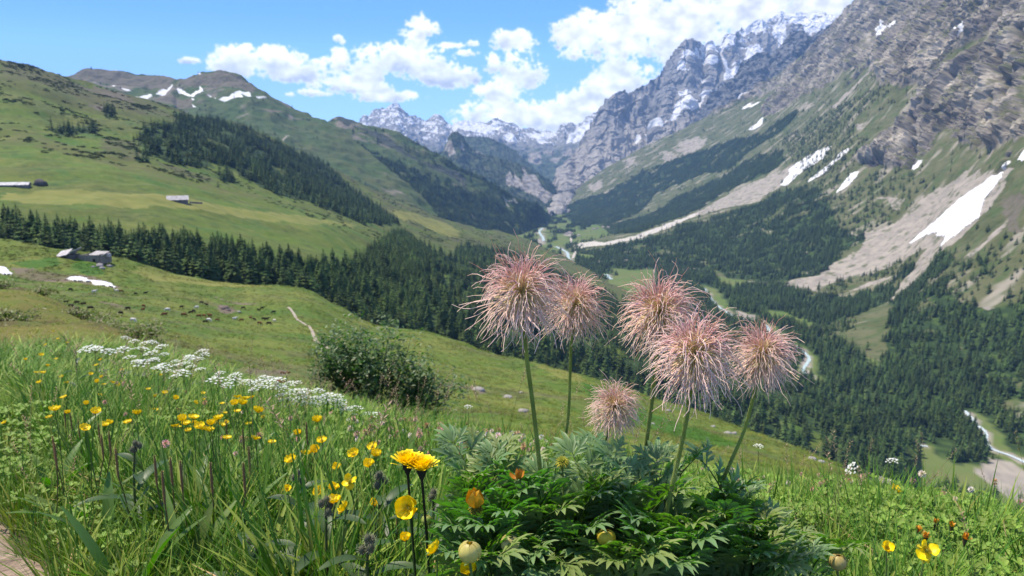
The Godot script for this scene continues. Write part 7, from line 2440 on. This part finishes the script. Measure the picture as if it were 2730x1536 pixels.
var NEAR_D := [0.05, 0.35, 0.6, 1.0, 2.0, 4.0, 6.0, 9.0, 14.0, 25.0, 40.0]
var NEAR_H := [
	[-0.3, -0.3, -0.3, -0.28, -0.2, 0.0, 0.2, 0.4, 0.6, 0.8, 0.8],
	[-0.4, -0.42, -0.44, -0.46, -0.55, -0.8, -1.0, -1.35, -1.9, -3.0, -5.0],
	[-0.45, -0.48, -0.5, -0.55, -0.76, -1.1, -1.42, -1.88, -2.5, -3.8, -7.0],
	[-0.46, -0.49, -0.51, -0.57, -0.8, -1.17, -1.52, -1.98, -2.65, -4.05, -9.5],
	[-0.46, -0.49, -0.51, -0.57, -0.82, -1.24, -1.62, -2.13, -3.1, -6.3, -13.0],
	[-0.46, -0.49, -0.51, -0.58, -0.86, -1.38, -1.9, -2.75, -4.8, -9.5, -17.0],
	[-0.46, -0.49, -0.51, -0.59, -0.9, -1.6, -2.36, -3.45, -6.2, -12.0, -20.0],
	[-0.46, -0.49, -0.51, -0.6, -0.95, -1.78, -2.75, -4.3, -7.7, -14.0, -22.0],
	[-0.46, -0.49, -0.52, -0.61, -0.98, -1.92, -3.0, -4.9, -8.5, -16.0, -24.0],
	[-0.46, -0.49, -0.52, -0.58, -0.93, -1.85, -3.0, -5.2, -9.2, -17.5, -27.0],
	[-0.46, -0.49, -0.52, -0.58, -0.93, -1.9, -3.1, -5.5, -9.8, -18.5, -30.0],
	[-0.46, -0.49, -0.52, -0.58, -0.95, -2.0, -3.3, -5.7, -10.0, -19.0, -31.0],
	[-0.46, -0.49, -0.52, -0.58, -0.95, -2.0, -3.3, -5.7, -10.0, -19.0, -31.0],
]
var BUTTERCUPS := [
	[-4.658, -1.801, -7.510],
	[-3.275, -1.337, -5.174],
	[-2.535, -1.081, -3.958],
	[-2.376, -1.081, -3.749],
	[-2.480, -1.135, -3.814],
	[-2.287, -1.128, -3.711],
	[-1.794, -0.921, -2.941],
	[-1.190, -0.644, -1.932],
	[-0.836, -0.466, -1.326],
	[-1.106, -0.642, -1.804],
	[-1.293, -0.732, -2.023],
	[-1.441, -0.759, -2.053],
	[-1.303, -0.761, -2.223],
	[-2.080, -1.054, -3.670],
	[-1.526, -0.795, -2.650],
	[-1.656, -0.898, -2.951],
	[-1.803, -1.014, -3.224],
	[-1.639, -0.957, -2.900],
	[-1.725, -1.014, -3.201],
	[-1.951, -1.075, -3.661],
	[-0.674, -0.416, -1.174],
	[-0.678, -0.468, -1.309],
	[-0.990, -0.688, -1.863],
	[-1.176, -0.840, -2.389],
	[-1.370, -0.929, -2.800],
	[-1.246, -0.803, -2.498],
	[-0.951, -0.652, -1.994],
	[-0.912, -0.660, -1.971],
	[-1.228, -0.946, -2.895],
	[-1.295, -1.028, -3.057],
	[-1.155, -0.908, -2.657],
	[-0.881, -0.756, -2.210],
	[-0.767, -0.677, -2.032],
	[-0.539, -0.433, -1.183],
	[-0.632, -0.508, -1.355],
	[-0.855, -0.727, -1.905],
	[-0.903, -0.762, -2.054],
	[-0.563, -0.500, -1.317],
	[-0.504, -0.457, -1.198],
	[-0.500, -0.447, -1.200],
	[-0.566, -0.508, -1.389],
	[-0.808, -0.751, -2.010],
	[-0.850, -0.794, -2.148],
	[-0.496, -0.492, -1.253],
	[-0.488, -0.438, -1.205],
	[-0.431, -0.435, -1.227],
	[-0.602, -0.562, -1.589],
	[-0.737, -0.753, -2.022],
	[-0.821, -0.866, -2.391],
	[-0.418, -0.499, -1.251],
	[-0.437, -0.482, -1.224],
	[-0.338, -0.462, -1.255],
	[-0.692, -0.442, -1.169],
	[-1.033, -0.684, -1.831],
	[-1.127, -0.749, -2.020],
	[-2.922, -1.311, -4.707],
	[-2.349, -1.173, -4.194],
	[-2.354, -0.994, -3.553],
	[-1.872, -0.869, -2.916],
	[-1.945, -0.937, -3.005],
	[-2.095, -1.317, -4.363],
	[-0.917, -0.824, -2.316],
	[-0.903, -0.842, -2.527],
	[-0.475, -0.438, -1.276],
	[-3.520, -1.431, -5.719],
	[-3.543, -1.503, -5.875],
	[-2.470, -1.154, -3.869],
	[-1.941, -1.135, -3.640],
	[-1.631, -0.929, -2.978],
	[-1.334, -0.730, -2.349],
	[-0.524, -0.432, -1.190],
	[-0.612, -0.504, -1.355],
	[-0.855, -0.768, -2.077],
	[-0.916, -0.745, -1.980],
	[-0.613, -0.533, -1.417],
	[-0.543, -0.488, -1.422],
	[-0.530, -0.484, -1.443],
	[-0.358, -0.520, -1.250],
	[-0.344, -0.515, -1.254],
	[-0.262, -0.548, -1.352],
	[-0.280, -0.528, -1.269],
	[-0.242, -0.534, -1.277],
	[-0.332, -0.498, -1.257],
	[-0.383, -0.528, -1.242],
	[-0.423, -0.550, -1.423],
]
var UMBELS := [
	[-3.280, -1.548, -6.276],
	[-3.386, -1.658, -6.593],
	[-3.225, -1.647, -6.487],
	[-2.948, -1.528, -6.046],
	[-2.166, -1.126, -4.310],
	[-2.758, -1.495, -5.776],
	[-2.847, -1.376, -5.195],
	[-3.052, -1.413, -5.409],
	[-2.587, -1.168, -4.471],
	[-2.156, -1.070, -4.078],
	[-1.876, -0.986, -3.606],
	[-2.635, -1.505, -5.579],
	[-2.415, -1.472, -5.262],
	[-2.544, -1.593, -5.822],
	[-2.582, -1.621, -6.117],
	[-2.069, -1.337, -4.953],
	[-2.420, -1.562, -5.659],
	[-2.392, -1.361, -4.908],
	[-2.149, -1.197, -4.262],
	[-1.738, -0.951, -3.400],
	[-1.436, -0.857, -2.971],
	[-1.602, -0.962, -3.364],
	[-1.838, -1.148, -3.915],
	[-2.058, -1.287, -4.504],
	[-1.831, -1.156, -4.096],
	[-1.324, -0.868, -3.023],
	[-1.355, -0.886, -3.009],
	[-1.488, -0.971, -3.231],
	[-1.967, -1.342, -4.615],
	[-1.581, -1.172, -3.947],
	[-1.241, -0.931, -3.058],
	[-1.170, -0.924, -3.086],
	[-1.240, -1.005, -3.288],
	[-1.397, -1.123, -3.587],
	[-1.457, -1.229, -3.987],
	[-1.107, -0.966, -3.109],
	[-1.081, -0.984, -3.118],
	[-1.359, -1.203, -3.985],
	[-1.554, -1.433, -4.651],
	[-1.108, -0.997, -3.108],
	[-1.331, -1.218, -4.016],
	[-1.027, -0.990, -3.136],
	[-0.999, -0.985, -3.145],
	[-1.161, -1.179, -3.707],
	[-1.895, -1.926, -6.201],
	[-1.315, -1.380, -4.441],
	[-0.974, -1.027, -3.153],
	[-1.002, -1.032, -3.144],
	[-0.931, -1.015, -3.166],
	[-1.325, -1.493, -4.655],
	[-0.918, -1.032, -3.170],
	[-0.875, -1.028, -3.182],
	[-0.846, -1.023, -3.190],
	[-0.975, -1.050, -3.153],
	[-0.933, -1.054, -3.165],
	[-0.890, -1.051, -3.178],
	[-0.862, -1.061, -3.185],
	[-0.833, -1.056, -3.193],
	[-0.811, -1.050, -3.199],
	[-0.906, -1.077, -3.173],
	[-0.863, -1.085, -3.185],
	[-0.827, -1.080, -3.195],
	[-0.798, -1.075, -3.202],
	[-0.775, -1.057, -3.208],
	[-0.792, -1.099, -3.204],
	[-0.755, -1.102, -3.212],
	[-0.761, -1.078, -3.211],
	[-0.814, -1.106, -3.198],
	[-0.770, -1.121, -3.209],
	[-0.734, -1.120, -3.217],
	[-0.696, -1.115, -3.226],
	[-0.712, -1.138, -3.222],
	[-0.675, -1.153, -3.230],
	[-0.645, -1.147, -3.236],
	[-0.615, -1.152, -3.242],
	[-0.661, -1.171, -3.233],
	[-0.638, -1.181, -3.238],
	[-0.727, -1.145, -3.219],
	[-2.152, -0.994, -3.797],
	[-1.711, -0.973, -3.512],
	[-2.692, -1.465, -5.480],
	[-14.572, -9.427, -35.095],
	[-2.531, -1.574, -5.744],
	[-1.080, -0.961, -3.118],
	[-1.012, -0.959, -3.141],
]
var LONE_UMBELS := [
	[-0.180, -1.031, -2.995],
	[0.983, -0.903, -2.079],
	[0.984, -0.784, -1.855],
	[1.038, -1.214, -3.027],
	[-0.447, -1.347, -3.572],
]
var SPIKES := [
	[-1.206, -0.685, -1.953],
	[-1.152, -0.672, -1.890],
	[-1.066, -0.650, -1.777],
	[-0.921, -0.597, -1.609],
	[-0.740, -0.505, -1.324],
	[-0.839, -0.512, -1.316],
	[-0.601, -0.443, -1.089],
	[-0.455, -0.417, -0.982],
	[-0.410, -0.416, -0.973],
	[-0.482, -0.489, -1.292],
	[-0.395, -0.511, -1.388],
	[-0.509, -0.426, -1.021],
	[-0.766, -0.480, -1.204],
	[-0.726, -0.492, -1.274],
	[-0.452, -0.406, -0.923],
	[-0.366, -0.417, -0.975],
	[-0.399, -0.440, -1.089],
	[-0.480, -0.423, -1.007],
	[-0.144, -0.429, -0.888],
	[-0.607, -0.562, -1.535],
]
var NEAR_CUPS := [
	["open", -0.186, -0.402, -0.932, "cup-shaped buttercup left of the two orange-yellow hawkbits"],
	["ragged", -0.200, -0.400, -0.878, "buttercup with drooping petals beside the dark bud stem"],
	["open", -0.297, -0.528, -1.214, "small buttercup above the drooping-petalled one"],
	["open", -0.231, -0.431, -0.922, "small cup buttercup left of the drooping-petalled one"],
	["open", -0.249, -0.433, -0.917, "buttercup half hidden behind the dark bud stem"],
	["open", -0.206, -0.401, -0.825, "narrow buttercup behind the dark bud cluster"],
	["open", -0.183, -0.387, -0.779, "buttercup seen from the side right of the dark bud cluster"],
	["open", -0.180, -0.457, -0.933, "small half-open buttercup left of the big wide-open one"],
	["open", -0.101, -0.344, -0.693, "big wide-open buttercup below the two hawkbits"],
	["open", -0.066, -0.345, -0.616, "buttercup seen from the side at the left edge of the leaf clump"],
	["open", 0.330, -0.344, -0.617, "cup buttercup low at the right, left of the drooping one"],
	["ragged", 0.336, -0.319, -0.568, "buttercup with a hanging petal low at the right"],
	["open", -0.112, -0.403, -0.742, "tiny yellow flower in the grass below the big buttercup"],
	["open", 0.808, -0.703, -1.496, "buttercup beside the bilberry bush"],
	["open", -0.412, -0.568, -1.338, "buttercup alone above the lance leaves"],
	["open", -0.301, -0.446, -0.953, "yellow flower beside the foremost dark bud stem"],
	["open", 0.071, -0.404, -0.747, "yellow flower half hidden among the clump leaves"],
	["open", -0.037, -0.356, -0.599, "yellow flower cut by the lower edge under the globe bud"],
]
var HAWKBITS := [
	[-0.104, -0.300, -0.712],
	[-0.089, -0.302, -0.704],
]
var GLOBES := [
	[-0.035, -0.326, -0.579, 0.0098, "largest pale globeflower bud at the lower edge"],
	[-0.002, -0.341, -0.620, 0.0085, "brown-edged globeflower bud right of the largest one"],
	[0.085, -0.343, -0.634, 0.0085, "bright yellow globeflower bud before the dark leaves"],
	[-0.090, -0.383, -0.745, 0.006, "small green globeflower bud below the big buttercup"],
	[0.296, -0.367, -0.634, 0.008, "withered bud at the right end of the clump"],
]
var WITHERED := [
	[-0.034, -0.328, -0.659, "half-withered orange buttercup with dark centre"],
	[0.006, -0.318, -0.700, "shrivelled rust-orange flower head before the clump"],
	[0.052, -0.315, -0.738, "green and yellow seed head without petals before the clump"],
	[0.625, -0.574, -1.082, "leftmost of the small faded orange flowers at the right"],
	[0.670, -0.579, -1.114, "highest of the small faded orange flowers at the right"],
	[0.688, -0.578, -1.103, "faded orange flower right of the highest one"],
	[0.596, -0.501, -0.924, "rightmost of the small faded orange flowers"],
	[0.609, -0.558, -1.034, "lowest of the small faded orange flowers at the right"],
]
var BUDS := [
	[-0.302, -0.446, -1.006, "dark budded stem with ragged leaves left of the small buttercups"],
	[-0.215, -0.398, -0.822, "dark budded stem with the largest bud cluster"],
	[-0.173, -0.417, -0.934, "dark budded stem under the cup-shaped buttercup"],
	[-0.151, -0.399, -0.735, "short dark budded stem low in the grass"],
	[-0.603, -0.460, -1.151, "budded stem with broad lance leaves in the left meadow"],
	[-1.838, -0.832, -3.096, "dark budded stem standing out of the far left grass"],
	[-0.099, -0.423, -0.895, "small dark bud between big buttercup and clump"],
	[-0.309, -0.456, -0.845, "grey bud in the grass at the bottom"],
]
var SEED_HEADS := [   # head, points down its stem, plume length, label
	[0.009, -0.134, -0.720, [V(0.013, -0.187, -0.720), V(0.022, -0.259, -0.728), V(0.030, -0.337, -0.737)], 0.0434, "tallest and leftmost feathery pink pasqueflower seed head"],
	[0.068, -0.162, -0.797, [V(0.064, -0.207, -0.797), V(0.063, -0.283, -0.807), V(0.058, -0.343, -0.817)], 0.0352, "smaller feathery seed head touching the leftmost one"],
	[0.156, -0.168, -0.785, [V(0.154, -0.217, -0.785), V(0.153, -0.269, -0.795), V(0.148, -0.348, -0.806)], 0.0440, "feathery seed head with upswept plumes behind the front one"],
	[0.164, -0.179, -0.660, [V(0.160, -0.235, -0.661), V(0.154, -0.293, -0.671), V(0.137, -0.410, -0.683)], 0.0420, "front seed head on the long stem crossing the leaf clump"],
	[0.252, -0.201, -0.738, [V(0.247, -0.238, -0.740), V(0.241, -0.289, -0.752), V(0.226, -0.351, -0.766)], 0.0343, "rightmost feathery seed head on the leaning stem"],
	[0.129, -0.316, -0.911, [V(0.121, -0.351, -0.912), V(0.119, -0.377, -0.923), V(0.117, -0.409, -0.935)], 0.0347, "lowest and palest seed head just above the leaves"],
]
var LEAF_TIPS := [
	[-0.079, -0.317, -0.856],
	[-0.059, -0.330, -0.878],
	[-0.020, -0.309, -0.840],
	[0.006, -0.313, -0.840],
	[-0.006, -0.322, -0.800],
	[0.042, -0.300, -0.819],
	[0.060, -0.300, -0.798],
	[0.090, -0.278, -0.775],
	[0.086, -0.324, -0.856],
	[0.119, -0.302, -0.751],
	[0.102, -0.303, -0.713],
	[0.161, -0.317, -0.784],
	[0.186, -0.315, -0.819],
	[0.192, -0.303, -0.777],
	[0.203, -0.309, -0.753],
	[0.139, -0.322, -0.767],
	[0.210, -0.306, -0.710],
	[0.239, -0.335, -0.722],
	[0.271, -0.359, -0.774],
	[0.268, -0.362, -0.732],
	[0.262, -0.352, -0.692],
	[0.288, -0.354, -0.660],
	[0.302, -0.354, -0.632],
	[0.279, -0.352, -0.620],
	[0.288, -0.389, -0.725],
	[-0.036, -0.328, -0.739],
	[-0.024, -0.331, -0.700],
	[-0.078, -0.366, -0.897],
	[-0.037, -0.344, -0.819],
	[0.018, -0.310, -0.760],
	[0.024, -0.310, -0.700],
	[-0.047, -0.335, -0.658],
	[-0.062, -0.346, -0.657],
	[-0.020, -0.327, -0.620],
	[0.004, -0.322, -0.640],
	[0.043, -0.317, -0.679],
	[0.061, -0.318, -0.717],
	[0.078, -0.310, -0.655],
	[0.097, -0.311, -0.633],
	[0.067, -0.317, -0.616],
	[0.035, -0.316, -0.599],
	[0.117, -0.313, -0.670],
	[0.153, -0.313, -0.663],
	[0.179, -0.316, -0.677],
	[0.195, -0.324, -0.651],
	[0.221, -0.338, -0.664],
	[0.158, -0.319, -0.620],
	[0.134, -0.323, -0.605],
	[0.101, -0.315, -0.591],
	[0.076, -0.328, -0.575],
	[0.047, -0.330, -0.578],
	[0.017, -0.330, -0.580],
	[-0.009, -0.334, -0.580],
	[0.167, -0.329, -0.597],
	[0.204, -0.346, -0.628],
	[0.223, -0.354, -0.621],
	[0.241, -0.345, -0.593],
	[0.133, -0.329, -0.565],
	[0.108, -0.328, -0.570],
	[0.016, -0.322, -0.680],
	[-0.007, -0.337, -0.760],
	[0.099, -0.325, -0.733],
	[0.150, -0.330, -0.745],
	[0.234, -0.352, -0.744],
	[0.044, -0.321, -0.638],
	[0.105, -0.315, -0.692],
	[0.124, -0.312, -0.628],
	[0.236, -0.365, -0.680],
	[0.250, -0.365, -0.654],
	[-0.035, -0.349, -0.719],
	[-0.066, -0.351, -0.617],
	[-0.040, -0.349, -0.599],
]
var CLUMPS := [V(0.001, -0.527, -0.760), V(0.114, -0.529, -0.731), V(0.213, -0.538, -0.729)]
var BUSH_AT := V(-1.585, -3.315, -8.859)
var BILBERRY_AT := V(1.178, -1.019, -1.917)
var DRY_HEADS := [
	[-0.561, -0.540, -1.815],
	[-0.557, -0.547, -1.764],
]
var LANCE_AT := [
	[-0.837, -0.794, -1.706],
	[-0.623, -0.712, -1.474],
	[-0.697, -0.738, -1.551],
	[-0.559, -0.687, -1.392],
	[-0.463, -0.639, -1.215],
	[-0.485, -0.570, -0.875],
	[-1.021, -0.857, -1.949],
	[-1.266, -0.873, -2.039],
	[-0.607, -0.652, -1.262],
	[-0.429, -0.572, -0.903],
	[-0.434, -0.681, -1.383],
	[-0.783, -0.669, -1.279],
	[-0.625, -0.614, -1.083],
	[-0.978, -0.743, -1.511],
	[-0.533, -0.632, -1.186],
	[-0.443, -0.604, -1.061],
	[-0.334, -0.686, -1.411],
	[-0.273, -0.649, -1.271],
	[-0.673, -0.675, -1.341],
	[-0.586, -0.787, -1.702],
	[-0.644, -0.782, -1.681],
	[-0.251, -0.735, -1.580],
]
var COWS := [
	[-69.5, -118.8, "d"],
	[-77.0, -133.7, "d"],
	[-80.2, -137.2, "d"],
	[-72.5, -122.3, "d"],
	[-80.7, -134.7, "d"],
	[-70.2, -123.7, "d"],
	[-65.8, -124.9, "d"],
	[-69.6, -134.7, "d"],
	[-84.9, -172.8, "d"],
	[-85.6, -169.7, "d"],
	[-73.7, -148.8, "b"],
	[-61.6, -131.6, "b"],
	[-70.6, -158.8, "d"],
	[-67.5, -157.5, "d"],
	[-66.6, -154.0, "d"],
	[-74.4, -178.3, "d"],
	[-72.0, -175.4, "d"],
	[-70.0, -165.1, "w"],
	[-63.0, -151.7, "b"],
	[-62.0, -147.0, "b"],
	[-63.2, -155.1, "b"],
	[-54.2, -130.9, "d"],
	[-56.4, -137.8, "w"],
	[-58.7, -147.6, "b"],
	[-58.8, -157.1, "w"],
	[-55.9, -153.2, "b"],
	[-67.4, -186.4, "d"],
	[-62.3, -182.5, "d"],
	[-62.8, -186.8, "d"],
	[-57.1, -178.0, "d"],
	[-56.2, -161.7, "d"],
	[-55.8, -166.5, "d"],
	[-54.6, -164.9, "d"],
	[-51.1, -159.4, "w"],
	[-51.4, -150.7, "b"],
	[-48.4, -147.4, "d"],
	[-92.8, -165.7, "w"],
	[-90.3, -172.3, "b"],
	[-57.7, -112.8, "w"],
	[-68.8, -148.4, "w"],
	[-69.6, -140.1, "b"],
	[-61.1, -138.1, "b"],
	[-58.1, -164.9, "b"],
	[-99.1, -167.6, "d"],
	[-91.6, -172.9, "w"],
]
var PASTURE_ROCKS := [Vector3(-69.4, 1.3, -179.2), Vector3(-70.7, 0.9, -180.8), Vector3(-68.2, 0.8, -177.9), Vector3(-4.7, 0.9, -102.3), Vector3(-0.6, 0.7, -97.6), Vector3(1.3, 0.35, -106.8), Vector3(26.2, 0.4, -121.5), Vector3(29.7, 0.5, -99.3), Vector3(31.1, 0.4, -101.0), Vector3(16.3, 0.4, -84.2), Vector3(1.1, 0.5, -74.9), Vector3(-65.9, 0.5, -179.3), Vector3(-35.1, 0.6, -166.7), Vector3(-34.6, 0.4, -169.0), Vector3(30.1, 0.4, -108.1), Vector3(35.8, 0.5, -85.4), Vector3(36.2, 0.4, -83.8)]
var HUT_AT := V(-250.564, -37.844, -571.439)
var BARN_AT := V(-350.230, -24.469, -531.568)
var BOULDER_AT := V(-339.512, -24.214, -550.673)
var RUIN_AT := V(-124.246, -31.979, -223.438)
var FALLEN_AT := V(-131.066, -31.105, -222.304)
var FARMS := [
	[453, -374, -3765],
	[478, -374, -3762],
	[394, -372, -3667],
	[261, -368, -3456],
	[267, -367, -3423],
	[246, -367, -3393],
	[215, -369, -3505],
	[291, -365, -3313],
	[168, -344, -2401],
	[325, -343, -2369],
	[360, -343, -2367],
	[276, -342, -2337],
	[251, -353, -2722],
	[414, -372, -3685],
	[236, -392, -4821],
	[218, -393, -4905],
	[247, -392, -4807],
	[462, -352, -2720],
]
var PATH_AT := [V(-0.504, -0.516, -0.556), V(-0.641, -0.564, -0.767), V(-0.908, -0.635, -1.065), V(-1.294, -0.789, -1.525), V(-1.767, -0.926, -2.172), V(-2.768, -1.237, -3.548)]
